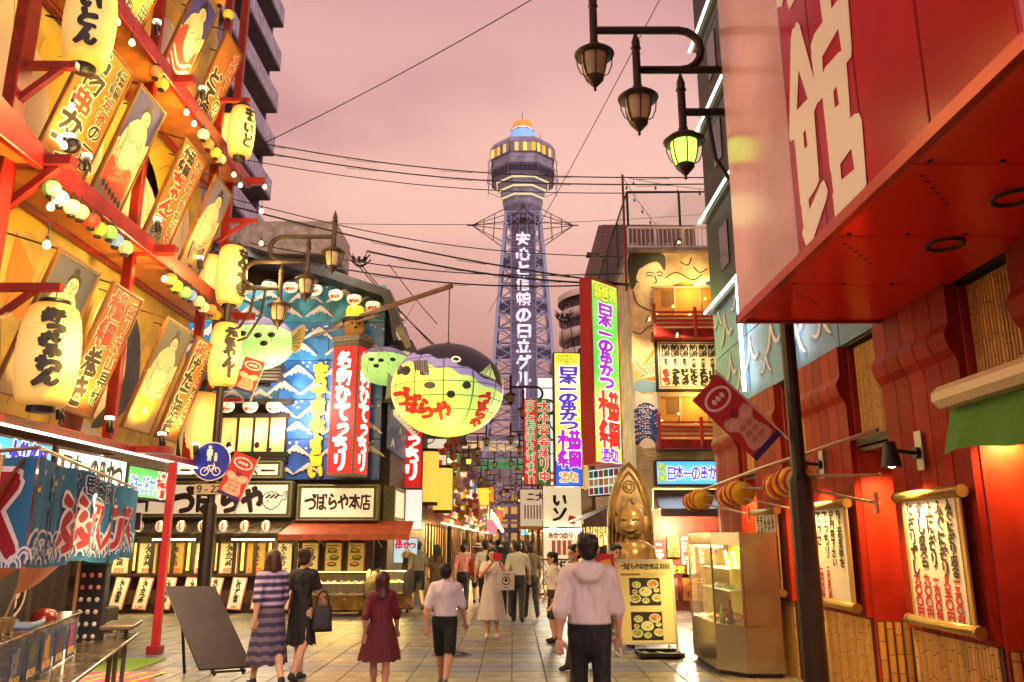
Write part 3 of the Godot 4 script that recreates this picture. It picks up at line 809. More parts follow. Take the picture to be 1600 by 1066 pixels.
	write(b, "日本一の串かつ", -1.2, 0.2, 0.2, 0.34, 0.05, G("e24a3a", 0.6), false, 0.16, G("ffffff", 0.9), 0.04)
	write(b, "横綱", 0.42, 0.22, 0.36, 0.42, 0.075, G("2c2ad0", 0.7), false, 0.16, G("ffffff", 0.9), 0.05)
	b = board("sign_box", "lit white sign box with black lettering under the awning", "sign", LF(v(-5.7, 2.55, -10.82)), 1.86, 0.52, 0.14, M("3a241c", 0.5), G("fdf8e4", 1.0), 0.04)
	write(b, "日本一の串かつ", -0.82, 0.19, 0.215, 0.38, 0.055, M("14100c", 0.5), false, 0.16)
	b = board("sign_box", "lit green sign box with red and white lettering by the red corner post", "sign", LF(v(-5.7, 2.52, -12.62)), 1.68, 0.5, 0.14, M("2c2a1c", 0.5), ggrad("greenbox", [[0, "4fc25a"], [1, "7fe08a"]], 0.8), 0.04)
	write(b, "日本一の串かつ", -0.76, 0.1, 0.115, 0.26, 0.03, G("3a86d8", 0.7), false, 0.16, G("ffffff", 1.0), 0.03)
	write(b, "横綱", 0.12, 0.2, 0.31, 0.4, 0.06, G("e83a22", 0.7), false, 0.16, G("ffffff", 1.0), 0.05)
	b = board("sign_box", "maroon sign box with small white lettering behind the red corner post", "sign", FF(v(-7.0, 1.98, -13.6), 10), 1.7, 0.28, 0.1, M("5a1420", 0.5), M("6a1424", 0.5), 0.02)
	write(b, "日本一の串かつ横綱", -0.78, 0.09, 0.15, 0.2, 0.026, M("f0e6e0", 0.5), false, 0.11)

# ---------------------------------------------------------------- apartments behind
func apartments() -> void:
	var o := place("apartment_block", "tall apartment block with a stack of grey balconies behind the banners", "building", v(-19, 0, -50))
	var st := S()
	bx(st, v(-30, 0, -46), v(-17.4, 44, -25.0))
	done(st, "wall", M("c3bcc4", 0.7, 0, "mottle", 0.2), o)
	var ys := [15.6, 18.5, 21.4, 24.3, 27.2, 30.1, 33.2, 36.3, 39.4]
	var i := 0
	for y in ys:
		st = S()
		cbox(st, v(-15.95, y + 0.1, -35.0), v(2.9, 0.2, 20.0), 0.03)
		var sl := done(st, "balcony_slab", M("6c6c80", 0.6, 0, "mottle", 0.4), o)
		st = S()
		cbox(st, v(-15.95, y + 0.75, -44.95), v(2.9, 1.12, 0.1), 0.03)
		cbox(st, v(-14.55, y + 0.75, -35.0), v(0.1, 1.12, 19.99), 0.03)
		done(st, "parapet", M("d4dcff", 0.5, 0, "mottle", 0.3), sl)
		st = S()
		for k in 40: bx(st, v(-14.5, y + 0.25, -25.2 - k * 0.5), v(-14.485, y + 1.28, -25.23 - k * 0.5))
		bx(st, v(-17.3, y + 0.2, -36), v(-14.6, y + 2.9, -35.9))
		done(st, "parapet_rib", M("8a86a0", 0.5), sl)
		st = S()
		bx(st, v(-17.41, y + 0.25, -43), v(-17.35, y + 2.3, -41))
		done(st, "window", M("2a2c38", 0.15), o)
		st = S()
		bx(st, v(-17.41, y + 0.25, -34), v(-17.35, y + 2.3, -31))
		done(st, "balcony_door", M("3a3c48", 0.2), o)
		i += 1
	st = S()
	cbox(st, v(-15.6, 27, -45.2), v(0.7, 24, 0.35), 0.1)
	done(st, "pipe_shaft", M("5a6cae", 0.5, 0.1), o)
	st = S()
	for k in 9: bx(st, v(-15.97, 15.5 + k * 2.9, -45.01), v(-15.23, 15.55 + k * 2.9, -44.98))
	done(st, "shaft_band", M("46559a", 0.5), o)

# ---------------------------------------------------------------- ice stall in the lower left corner
func ice_stall() -> void:
	var o := place("ice_stall", "shaved ice stall with metal counter and blue lettered canopy, lower left", "stall", v(-4.4, 0, -8.2))
	var A := v(-3.52, 0, -6.02)
	var B := v(-4.91, 0, -10.68)
	var along := (B - A).normalized()
	var inw := v(along.z, 0, -along.x).normalized()      # away from the street
	if inw.x > 0: inw = -inw
	var L := (B - A).length()
	var cloth := PRINT(0.8)
	var wv := func(t): return 0.035 * sin(t * 13.0) + 0.02 * sin(t * 31.0 + 1.0)
	var xf := Transform3D(Basis(along, Vector3.UP, along.cross(Vector3.UP)), A)
	# canopy front as folds of cloth, print riding on the folds
	var ripple := func(q, z): return Vector3(q.x, q.y - 0.02 * sin(q.x * 2.6), z + 0.035 * sin(q.x * 7.0) + 0.018 * sin(q.x * 17.0 + 1.0))
	var st := S(true)
	for i in 60:
		var x0 := L * i / 60.0
		var x1 := L * (i + 1) / 60.0
		quad(st, xf * ripple.call(Vector2(x0, 1.5 - 0.01 * x0), 0.0), xf * ripple.call(Vector2(x1, 1.5 - 0.01 * x1), 0.0), xf * ripple.call(Vector2(x1, 2.3), 0.0), xf * ripple.call(Vector2(x0, 2.3), 0.0))
	done(st, "canopy_front", M("2f86b4", 0.8, 0, "grain", 2.0), o)
	st = S()
	# wave scale pattern along the hem
	for r in 3:
		for k in 26:
			var cx := 0.1 + k * 0.19 + 0.095 * (r % 2)
			for q in 3:
				var rad := 0.115 - q * 0.034
				var cpts := PackedVector2Array()
				for j in 7: cpts.append(Vector2(cx, 1.53 + r * 0.065) + Vector2(cos(PI * j / 6), sin(PI * j / 6)) * rad)
				st.set_color(C("dfe8ec") if q % 2 == 0 else C("3a70a8"))
				for j in 6: capsule(st, cpts[j], cpts[j + 1], 0.011, 0.011, 0.004 + r * 0.002 + q * 0.0005, xf, ripple)
	for k in 30:
		st.set_color(C(["e8cf4a", "f0e8d8"][k % 2]))
		var c := Vector2(rng.randf() * L, 1.95 + rng.randf() * 0.3)
		capsule(st, c, c + Vector2(0.02, 0.01), 0.018, 0.018, 0.004, xf, ripple)
	done(st, "hem_pattern", cloth, o)
	var so := S(); var si := S(); var sd := S(); var dk := S()
	ink(so, "ふわふわスノーアイス", xf, 0.85, 2.06, 0.36, 0.46, 0.13, false, 0.375, 0.014, ripple)
	ink(si, "ふわふわスノーアイス", xf, 0.85, 2.06, 0.36, 0.46, 0.075, false, 0.375, 0.02, ripple)
	ink(so, "不思議な食感の", xf, 1.5, 2.27, 0.17, 0.18, 0.05, false, 0.24, 0.014, ripple)
	ink(dk, "不思議な食感の", xf, 1.5, 2.27, 0.17, 0.18, 0.026, false, 0.24, 0.02, ripple)
	ink(so, "新食感", xf, 0.36, 2.2, 0.24, 0.2, 0.06, true, 0.22, 0.014, ripple)
	ink(dk, "新食感", xf, 0.36, 2.2, 0.24, 0.2, 0.03, true, 0.22, 0.02, ripple)
	done(so, "lettering_outline", M("e8e6e2", 0.8), o)
	done(si, "lettering", M("b03038", 0.8), o)
	done(dk, "small_lettering", M("22305a", 0.8), o)
	# near end panel with one large red letter
	var A2 := v(-4.75, 0, -6.55)
	var al2 := (A - A2).normalized()
	var x2 := Transform3D(Basis(al2, Vector3.UP, al2.cross(Vector3.UP)), A2)
	st = S()
	var L2 := (A - A2).length()
	quad(st, x2 * v(0, 1.48, 0), x2 * v(L2, 1.5, 0), x2 * v(L2, 2.3, 0), x2 * v(0, 2.28, 0))
	done(st, "canopy_end", M("2f86b4", 0.8, 0, "grain", 2.0), o)
	write(o, "ス", L2 - 0.72, 2.2, 0.6, 0.62, 0.13, M("9a2030", 0.8), false, 0.012, M("e8e6e2", 0.8), 0.07, 0.0, null, x2)
	st = S()
	for k in 14:
		for q in 2:
			var cpts := PackedVector2Array()
			for j in 7: cpts.append(Vector2(0.05 + k * 0.1, 1.5 + 0.06 * (k % 2)) + Vector2(cos(PI * j / 6), sin(PI * j / 6)) * (0.08 - q * 0.035))
			stroke(st, cpts, 0.02, x2, 0.004 + 0.0007 * k, C("dfe8ec"))
	done(st, "hem_pattern", cloth, o)
	# poles, rail, cloth roof underside
	st = S()
	tube(st, [A2 + v(0, 2.34, 0), A + v(0, 2.36, 0)], 0.016, 8)
	tube(st, [A + v(0, 2.36, 0), B + v(0, 2.34, 0)], 0.016, 8)
	for k in 9: tube(st, [A + along * (0.2 + k * 0.55) + v(0, 2.36, 0), A + along * (0.2 + k * 0.55) + v(0.0, 2.27, 0)], 0.008, 5)
	done(st, "rail", M("b8a488", 0.3, 0.7), o)
	st = S()
	for t in [0.05, 0.72]:
		var p: Vector3 = A + along * L * t + inw * 0.3
		tube(st, [p, p + v(0, 2.32, 0)], 0.022, 8)
	done(st, "pole", M("b89a62", 0.4, 0.3), o)
	st = S(true)
	for i in 12:
		for j in 8:
			var q := []
			for d in [[0, 0], [1, 0], [1, 1], [0, 1]]:
				var t: float = (i + d[0]) / 12.0
				var u: float = (j + d[1]) / 8.0
				q.append(A + along * L * t + inw * (0.1 + u * 0.7) + v(0, 2.28 - u * (1.45 - 0.5 * t) + 0.05 * sin(t * 9.0 + u * 4.0), 0))
			quad(st, q[0], q[1], q[2], q[3])
	var canvas: StandardMaterial3D = M("dc9a64", 0.8, 0, "mottle", 0.6).duplicate()
	canvas.backlight_enabled = true; canvas.backlight = Color.html("c87a40")
	done(st, "cloth_lining", canvas, o)
	st = S()
	tube(st, [A + along * 0.4 + inw * 0.12 + v(0, 2.22, 0), A + along * 4.0 + inw * 0.12 + v(0, 2.22, 0)], 0.018, 6)
	done(st, "tube_lamp", G("ffe4b0", 3.0), o)
	area("ffd8a0", 7.0, A + along * 2.2 + inw * 0.12 + v(0, 2.18, 0), v(-0.3, -1, -0.1), 3.4, 0.06)
	# counter with glass front and cards
	var cx := Transform3D(Basis(along, Vector3.UP, along.cross(Vector3.UP)), A - inw * 0.15)
	st = S()
	cbox(st, cx * v(2.0, 0.6, -0.1), v(4.4, 0.04, 0.5), 0.008, cx.basis)
	cbox(st, cx * v(1.2, 0.98, -0.35), v(2.9, 0.025, 0.3), 0.006, cx.basis)
	done(st, "counter_top", M("9a8a72", 0.3, 0.75, "mottle"), o)
	st = S()
	for x in [-0.1, 1.2, 2.5]: cbox(st, cx * v(x, 0.8, -0.22), v(0.03, 0.37, 0.03), 0.004, cx.basis)
	for x in [0.0, 2.0, 4.1]: cbox(st, cx * v(x, 0.29, -0.12), v(0.05, 0.58, 0.05), 0.006, cx.basis)
	for x in [3.55, 4.15]: cbox(st, cx * v(x, 0.36, 0.02), v(0.045, 0.72, 0.045), 0.006, cx.basis)
	cbox(st, cx * v(3.85, 0.74, 0.0), v(0.7, 0.05, 0.35), 0.01, cx.basis)
	done(st, "leg", M("7a6c58", 0.35, 0.7), o)
	st = S()
	bx(st, v(-0.1, 0.0, -0.4), v(2.6, 0.56, -0.36))
	var fr := done(st, "front_sheet", M("8a4a30", 0.6, 0, "mottle"), o)
	fr.transform = Transform3D(cx.basis, cx.origin - worldly[o])
	st = S()
	quad(st, cx * v(-0.1, 0.62, -0.2), cx * v(2.5, 0.62, -0.2), cx * v(2.5, 0.97, -0.2), cx * v(-0.1, 0.97, -0.2))
	done(st, "glass_pane", GLASS("e8f0ec", 0.12), o)
	var flav := ["8a8a98", "6b7a2a", "d8a030", "6a2e24", "d8407a"]
	for k in 5:
		var card := Node3D.new()
		card.name = "price_card"; o.add_child(card, true)
		card.transform = Transform3D(cx.basis, cx * v(0.05 + k * 0.46, 0.63, -0.17) - worldly[o])
		var s2 := S()
		bx(s2, v(0, 0, 0), v(0.36, 0.31, 0.006))
		done(s2, "card", M("2a4a7a", 0.5), card)
		s2 = S()
		for j in 26: flat(s2, oval(0.15 + rng.randf_range(-0.07, 0.07), 0.19 + rng.randf_range(-0.075, 0.08), 0.035, 0.03, 7, rng.randf() * 3), Transform3D(), 0.007 + j * 1e-4, C(flav[k]) * rng.randf_range(0.6, 1.25))
		flat(s2, oval(0.075, 0.065, 0.048, 0.048, 16), Transform3D(), 0.0105, C(["e8e0d0", "4a7a3a", "d8643a", "3a2a2a", "d83a6a"][k]))
		flat(s2, oval(0.075, 0.065, 0.036, 0.036, 16), Transform3D(), 0.0112, C("e8c8a8"))
		done(s2, "print", PRINT(0.4), card)
		latin(card, "¥350", 0.21, 0.06, 0.062, M("f0c83a", 0.4), 0.009)
	# things on and behind the counter
	var t := place("blue_tray", "pale blue plastic tray on the stall's upper counter", "tray", cx * v(1.1, 1.0, -0.35))
	st = S()
	cbox(st, cx * v(1.1, 1.005, -0.35), v(0.42, 0.02, 0.2), 0.006, cx.basis)
	done(st, "base", M("8ab4e0", 0.4), t)
	st = S()
	for z in [-0.45, -0.25]: cbox(st, cx * v(1.1, 1.025, z), v(0.45, 0.03, 0.012), 0.004, cx.basis)
	done(st, "rim", M("9cc2ea", 0.4), t)
	t = place("metal_bell", "small red and silver lidded pot beside the blue tray", "pot", cx * v(1.75, 1.0, -0.35))
	st = S(true)
	lathe(st, [[0.0, 0.0], [0.11, 0.0], [0.11, 0.03], [0.09, 0.07], [0.03, 0.09], [0.0, 0.1]], 16, Transform3D(Basis(), cx * v(1.75, 0.995, -0.35)))
	done(st, "lid", M("b8504a", 0.25, 0.6), t)
	for k in 3:
		t = place("ice_tub", "steel ice tub on the stall's upper counter, %s" % ["leftmost", "middle one", "nearest the blue tray"][k], "tub", cx * v(0.1 + k * 0.22, 0.995, -0.35), "steel ice tubs")
		st = S()
		lathe(st, [[0.0, 0.0], [0.06, 0.0], [0.075, 0.12], [0.065, 0.12], [0.055, 0.01]], 14, Transform3D(Basis(), cx * v(0.1 + k * 0.22, 0.995, -0.35)))
		done(st, "tub_body", M("c8b890", 0.25, 0.8), t)
	t = place("black_board", "blank black board standing behind the stall counter", "board", cx * v(2.2, 0.98, -0.75))
	st = S()
	cbox(st, cx * v(2.15, 1.15, -0.8), v(0.72, 0.72, 0.03), 0.006, cx.basis)
	done(st, "panel", M("15120f", 0.5, 0, "mottle"), t)
	st = S()
	bar(st, cx * v(2.1, 0.95, -0.76), cx * v(2.62, 1.5, -0.74), 0.016)
	done(st, "stick", M("c8a068", 0.5), t)
	# door curtains with white crests behind the stall
	for k in 3:
		t = place("door_curtain", ["brown door curtain with a round white crest, leftmost behind the stall", "brown door curtain with a round white leaf crest, middle behind the stall", "plain brown door curtain beside the black board"][k], "curtain", v(-6.2, 0.4, -9.4 - k * 0.95))
		st = S(true)
		for j in 14:
			var za := -9.0 - k * 0.95 - j * 0.062
			quad(st, v(-6.2 + 0.02 * sin(j * 1.3), 0.4, za), v(-6.2 + 0.02 * sin((j + 1) * 1.3), 0.4, za - 0.062), v(-6.2, 2.0, za - 0.062), v(-6.2, 2.0, za))
		done(st, "cloth", M("3c2a1a", 0.8, 0, "grain"), t)
		if k < 2:
			var pr := S()
			var f := LF(v(-6.165, 1.05, -9.43 - k * 0.95))
			for j in 18: stroke(pr, P2([cos(TAU * j / 18) * 0.3, sin(TAU * j / 18) * 0.3, cos(TAU * (j + 1) / 18) * 0.3, sin(TAU * (j + 1) / 18) * 0.3]), 0.04, f, 0.0 + j * 1e-4, C("e0d0b0"))
			for q in [[0, 0.12, 0.1], [-0.1, 0.0, 0.09], [0.1, 0.0, 0.09], [-0.06, -0.13, 0.08], [0.06, -0.13, 0.08]]: flat(pr, oval(q[0], q[1], q[2], q[2], 12), f, 0.003 + q[0] * 0.002, C("e0d0b0"))
			done(pr, "crest", PRINT(0.8), t)
	# panel of round knobs, green crates, coloured mat
	t = place("knob_panel", "narrow dark panel with rows of white knobs and a green top at the stall's end", "machine", v(-4.72, 0.5, -9.5))
	st = S()
	cbox(st, v(-4.72, 0.95, -9.5), v(0.3, 0.9, 0.12), 0.01)
	done(st, "panel", M("24262c", 0.4), t)
	st = S()
	cbox(st, v(-4.72, 1.5, -9.5), v(0.32, 0.2, 0.16), 0.02)
	done(st, "head", M("14502c", 0.4), t)
	for r in 6:
		for c in 3:
			st = S(true)
			ball(st, v(-4.81 + c * 0.09, 0.65 + r * 0.13, -9.42), v(0.028, 0.028, 0.02), 8)
			done(st, "knob", M("d8d0c4" if r < 4 else "c88a80", 0.4), t)
	for q in [[-6.0, 0.0, -12.4, 0.62, 0.42, "wide olive green crate standing on the ground beyond the stall"], [-6.1, 0.425, -12.45, 0.42, 0.3, "smaller olive green crate stacked on the wide one"]]:
		t = place("green_crate", q[5], "crate", v(q[0], q[1], q[2]), "olive green crates")
		st = S()
		cbox(st, v(q[0], q[1] + q[4] / 2, q[2]), v(q[3], q[4], 0.5), 0.015)
		done(st, "body", M("5c5620", 0.6, 0, "stain"), t)
		st = S()
		for j in 8: bx(st, v(q[0] - q[3] * 0.4 + j * q[3] * 0.1, q[1] + q[4] * 0.62, q[2] + 0.25), v(q[0] - q[3] * 0.37 + j * q[3] * 0.1, q[1] + q[4] * 0.72, q[2] + 0.254))
		done(st, "vent", M("c8b878", 0.5), t)
	var mt := S()
	var gx := Transform3D(Basis(v(1, 0, 0), v(0, 0, -1), v(0, 1, 0)), Vector3.ZERO)
	flat(mt, P2([-6.3, 11.3, -5.0, 11.3, -5.0, 12.5, -6.3, 12.5]), gx, 0.012, C("6a8a2a"))
	flat(mt, P2([-5.6, 10.4, -4.4, 10.4, -4.6, 11.28, -5.6, 11.28]), gx, 0.012, C("c8486a"))
	for k in 7: flat(mt, P2([-5.5 + k * 0.14, 10.45, -5.43 + k * 0.14, 10.45, -5.2 + k * 0.12, 11.2, -5.27 + k * 0.12, 11.2]), gx, 0.014 + k * 0.0004, C(["e8c83a", "e87a9a"][k % 2]))
	tag(done(mt, "floor_mat", PRINT(0.7), self), "green and pink striped mat on the pavement beyond the stall", "mat")
# ---------------------------------------------------------------- centre left: blowfish restaurant with the blue wave wall
func crest(st: SurfaceTool, xf: Transform3D, x: float, y: float, s: float, fl: float, d: float) -> void:
	var w := curve2([-1.0, -0.42, -0.62, -0.06, -0.3, 0.22, 0.0, 0.42, 0.22, 0.28, 0.5, 0.06, 0.78, -0.14, 1.05, -0.42, 0.8, -0.34, 0.56, -0.18, 0.4, -0.24, 0.27, -0.04, 0.14, -0.14, 0.04, 0.06, -0.1, -0.1, -0.22, 0.02, -0.36, -0.2, -0.5, -0.12, -0.72, -0.38], 2, true)
	for i in w.size(): w[i] = Vector2(x + w[i].x * s * fl, y + w[i].y * s)
	prism(st, w, d, xf)

func puffer_face(o: Node3D, m: Material) -> void:
	var st := S(true)
	ball(st, v(0, 0, 0), v(0.19, 0.165, 0.15), 16)
	done(st, "shade", m, o)
	st = S(true)
	ball(st, v(0, 0.055, -0.005), v(0.17, 0.125, 0.14), 14)
	done(st, "dark_back", M("1c1a1e", 0.5), o)
	st = S()
	for x in [-0.06, 0.06]: ball(st, v(x, 0.03, 0.137), v(0.022, 0.022, 0.016), 8)
	for k in 5: ball(st, v(-0.12 + 0.06 * k, -0.025 - 0.012 * (k % 2), 0.137 - 0.03 * absf(k - 2) * 0.6), v(0.015, 0.013, 0.012), 6)
	done(st, "spot", M("1c1a1e", 0.5), o)
	st = S()
	var warp := func(q, z): return Vector3(q.x, q.y, sqrt(maxf(0.001, 1.0 - pow(q.x / 0.19, 2) - pow(q.y / 0.165, 2))) * 0.15 + z)
	ink(st, "づぼらや", Transform3D(), -0.13, -0.055, 0.065, 0.07, 0.018, false, 0.066, 0.004, warp)
	done(st, "lettering", M("c03020", 0.6), o)

func puffer_restaurant() -> void:
	var o := place("blowfish_restaurant", "corner restaurant with blue wave wall, cream name boards and small blowfish lanterns", "building", v(-6, 0, -22))
	# body with sloping roof line
	var top := P2([-13, 0, -3.15, 0, -3.15, 6.7, -3.35, 7.6, -4.7, 8.15, -6.7, 8.7, -9.0, 9.1, -13, 9.4])
	var st := S()
	prism(st, top, 9.0, Transform3D(Basis(), v(0, 0, -30)))
	done(st, "wall", M("4a3a2c", 0.6, 0, "mottle", 0.4), o)
	st = S()
	var eave := P2([-13, 9.35, -9.0, 9.05, -6.7, 8.65, -4.7, 8.1, -3.25, 7.6, -2.9, 6.75, -2.75, 6.85, -3.05, 7.75, -4.6, 8.3, -6.65, 8.9, -9.0, 9.3, -13, 9.6])
	prism(st, eave, 2.2, Transform3D(Basis(), v(0, 0, -21.5)))
	var ev := done(st, "roof_edge", M("2a2a30", 0.5, 0, "mottle"), o)
	st = S()
	bx(st, v(-3.3, 6.85, -30), v(-2.75, 7.0, -21.5))
	done(st, "roof_edge", M("2a2a30", 0.5, 0, "mottle"), o)
	st = S()
	cbox(st, v(-8.2, 10.0, -22.5), v(6.4, 1.0, 2.0), 0.03)
	done(st, "rooftop_hut", M("c3b9ae", 0.6, 0, "mottle"), o)
	# upper wall: painted boards, teal near the eave and deep blue below, joints recessed
	var blues := ["3a93b0", "3585c8", "2f70c8", "2862bc", "2558b0"]
	for r in 5:
		for c in 4:
			var x0 := -8.9 + c * 1.41
			var y1 := 8.1 - r * 1.0
			if r >= 2 and c < 2: continue
			var yt := y1 + 0.0
			st = S()
			cbox(st, v(x0 + 0.7, y1 - 0.5, -20.03), v(1.398, 0.988, 0.08), 0.006)
			var bd := done(st, "wave_board", M(blues[r], 0.45, 0, "mottle", 0.5), o)
			st = S()
			for j in 3:
				crest(st, FF(v(0, 0, -19.985 + 0.002 * j)), x0 + 0.3 + j * 0.42 + rng.randf_range(-0.06, 0.06), y1 - 0.72 + 0.42 * ((j + c + r) % 2), rng.randf_range(0.32, 0.44), 1.0 if rng.randf() < 0.6 else -1.0, 0.06)
			done(st, "wave_crest", M("d8cdc0", 0.6, 0, "grain"), bd)
			st = S()
			for j in 7: lathe(st, [[0.028, 0.0], [0.028, 0.02], [0.0, 0.025]], 8, Transform3D(Basis(Vector3.RIGHT, PI / 2), v(x0 + 0.5 + 0.3 * rng.randf() + 0.3 * (j % 3), y1 - 0.25 + 0.2 * rng.randf(), -19.99)))
			done(st, "foam_dot", M("d8cdc0", 0.6), bd)
	for q in [[-9.0, 5.6, -5.86, 6.1], [-9.0, 5.02, -5.86, 5.4]]:
		st = S()
		bx(st, v(q[0], q[1], -20.0), v(q[2], q[3], -19.95))
		var bd := done(st, "wave_board", M("2b5f86", 0.5, 0, "mottle"), o)
		st = S()
		for j in 4: crest(st, FF(v(0, 0, -19.95)), -8.4 + j * 0.7, q[1] + 0.2, 0.3, 1.0, 0.04)
		done(st, "wave_crest", M("b5ac9e", 0.6), bd)
	# yellow lettering down the wave wall
	write(o, "安うて何んでも旨い", -4.98, 6.0, 0.32, 0.32, 0.085, M("f0c424", 0.5), true, -19.895, M("7a4a10", 0.5), 0.02, 0.318)
	# small tiled roof and lit window
	st = S()
	for k in 5: prism(st, P2([0, 0, 0.5, -0.02, 0.5, 0.03, 0, 0.1]), 1.2, Transform3D(Basis(v(0, 0, 1), v(0, 1, 0), v(-1, 0, 0)), v(-5.75 + 0.0, 5.52 + k * 0.085, -20.0 - 0.02 * k)))
	done(st, "roof_tile", M("6a5248", 0.5, 0, "mottle"), o)
	st = S()
	bx(st, v(-7.8, 3.66, -20.02), v(-5.5, 3.78, -19.85))
	bx(st, v(-7.8, 4.62, -20.02), v(-5.5, 4.72, -19.85))
	for x in [-7.22, -6.8, -6.4, -6.02, -5.6]: bx(st, v(x - 0.025, 3.78, -19.99), v(x + 0.025, 4.62, -19.92))
	done(st, "window_frame", M("2c1c10", 0.5, 0, "wood"), o)
	st = S()
	quad(st, v(-7.2, 3.78, -19.965), v(-5.6, 3.78, -19.965), v(-5.6, 4.62, -19.965), v(-7.2, 4.62, -19.965))
	done(st, "window_pane", ggrad("room", [[0, "e8b85a"], [0.3, "f4d47e"], [1.0, "f0c868"]], 0.75), o)
	var slips := S()
	for k in 9: bx(slips, v(-6.75 + k * 0.12 + (0.1 if k > 4 else 0.0), 4.0 + 0.04 * (k % 3), -19.962), v(-6.69 + k * 0.12 + (0.1 if k > 4 else 0.0), 4.35, -19.958))
	done(slips, "paper_slip", G("f6ecd0", 0.6), o)
	st = S(true)
	for x in [-7.0, -6.3]:
		ball(st, v(x, 3.95, -19.955), v(0.065, 0.08, 0.03), 10)
	ball(st, v(-6.0, 3.84, -19.955), v(0.08, 0.045, 0.03), 8)
	done(st, "diner_head", M("2a1a14", 0.7), o)
	# brown ledge and beam
	st = S()
	bx(st, v(-9.0, 4.95, -20.0), v(-5.45, 5.05, -19.6))
	bx(st, v(-9.0, 3.52, -20.02), v(-5.5, 3.64, -19.7))
	done(st, "wood_beam", M("2c1f16", 0.5, 0, "wood"), o)
	# blowfish lanterns along the roof edge and over the window: one built, the rest copied
	var glow := G("f4dfae", 0.55)
	var p0 := thing("blowfish_lantern", "small white blowfish lantern at the left end of the roof edge", "lantern", FF(v(-6.75, 7.9, -19.55)), "small blowfish lanterns")
	puffer_face(p0, glow)
	var i := 0
	for q in [[-6.15, 7.92], [-5.6, 7.9], [-4.98, 7.83], [-4.45, 7.7], [-3.98, 7.58], [-3.5, 7.4]]:
		dup(p0, "small blowfish lantern under the roof edge, %s from the left end" % ["second", "third", "fourth", "fifth", "sixth", "seventh"][i], FF(v(q[0], q[1], -19.5), rng.randf_range(-15, 25)))
		i += 1
	i = 0
	for k in 6: dup(p0, "small blowfish lantern %s along the street side eave" % ["nearest", "second", "third", "fourth", "fifth", "farthest"][k], FF(v(-3.0 + 0.0 * k, 7.35 - 0.1 * k, -20.3 - 0.5 * k), 60))
	for k in 4: dup(p0, "small blowfish lantern over the lit window, %s" % ["leftmost", "second", "third", "rightmost"][k], FF(v(-7.5 + k * 0.57, 4.83, -19.4)))
	for k in 7: dup(p0, "small blowfish lantern of the lower street side row, %s" % ["nearest", "second", "third", "fourth", "fifth", "sixth", "farthest"][k], FF(v(-2.9, 4.85 - 0.0 * k, -20.6 - 0.55 * k), 60))
	# street side: window, blue bay, eaves
	st = S()
	bx(st, v(-3.17, 3.9, -23.6), v(-3.1, 6.6, -20.4))
	done(st, "side_board", M("1f4f9a", 0.45, 0, "mottle"), o)
	st = S()
	for k in 6: crest(st, RF(v(0, 0, 0)), 0, 0, 0.001, 1, 0.001)
	for k in 5: crest(st, Transform3D(Basis(v(0, 0, -1), v(0, 1, 0), v(1, 0, 0)), v(-3.1, 0, 0)), 20.8 + (k % 2) * 1.3, 4.1 + k * 0.45, 0.3, 1.0, 0.04)
	done(st, "wave_crest", M("d8cdc0", 0.6), o)
	st = S()
	bx(st, v(-3.5, 5.05, -25), v(-2.7, 5.15, -20.2))
	done(st, "side_eave", M("23221f", 0.5), o)
	# cream name boards with speckled brocade borders
	for q in [[-9.0, -5.55, 3.1, 3.55, "日本一"], [-11.2, -5.28, 2.18, 3.06, ""], [-5.18, -3.2, 2.1, 2.98, ""]]:
		st = S()
		cbox(st, v((q[0] + q[1]) / 2, (q[2] + q[3]) / 2, -19.85), v(q[1] - q[0], q[3] - q[2], 0.3), 0.02)
		var nb := done(st, "name_board", relief("7c7a50", 0.6, 1.5, 3.0, "stain"), o)
		st = S()
		for y in [q[2] + 0.035, q[3] - 0.035]: tube(st, [v(q[0] + 0.04, y, -19.69), v(q[1] - 0.04, y, -19.69)], 0.018, 6)
		for x in [q[0] + 0.04, q[1] - 0.04]: tube(st, [v(x, q[2] + 0.04, -19.69), v(x, q[3] - 0.04, -19.69)], 0.018, 6)
		done(st, "border_rod", M("8a8458", 0.5, 0.2), nb)
		st = S()
		quad(st, v(q[0] + 0.12, q[2] + 0.1, -19.695), v(q[1] - 0.12, q[2] + 0.1, -19.695), v(q[1] - 0.12, q[3] - 0.1, -19.695), v(q[0] + 0.12, q[3] - 0.1, -19.695))
		done(st, "face", G("f3e2c4", 0.35), nb)
	var bk := M("2a1a10", 0.6)
	write(o, "から日本一", -7.75, 3.46, 0.34, 0.28, 0.045, bk, false, -19.685, null, 0, 0.42)
	write(o, "専門", -9.75, 2.88, 0.5, 0.56, 0.09, bk, false, -19.685)
	write(o, "づぼらや", -8.15, 2.9, 0.5, 0.58, 0.12, bk, false, -19.685, null, 0, 0.56)
	write(o, "づぼらや本店", -4.96, 2.74, 0.25, 0.36, 0.055, bk, false, -19.685, null, 0, 0.265)
	st = S()
	var fx := FF(v(-5.75, 2.6, -19.69))
	var fish := curve2([-0.24, 0.0, -0.18, 0.15, 0.0, 0.2, 0.16, 0.12, 0.24, 0.1, 0.33, 0.22, 0.32, 0.02, 0.22, 0.0, 0.16, -0.12, 0.0, -0.22, -0.16, -0.16], 3, true)
	fish.append(fish[0])
	stroke(st, fish, 0.02, fx, 0.002, C("2a1a10"))
	for k in 9: flat(st, oval(-0.14 + 0.035 * k, 0.06 + 0.03 * (k % 3), 0.03, 0.025, 8), fx, 0.003 + k * 2e-4, C("2a1a10"))
	flat(st, oval(-0.12, -0.02, 0.02, 0.02, 8), fx, 0.003, C("2a1a10"))
	done(st, "print", PRINT(0.6), o)
	st = S()
	cbox(st, v(-3.02, 2.54, -21.0), v(0.3, 0.86, 1.8), 0.02)
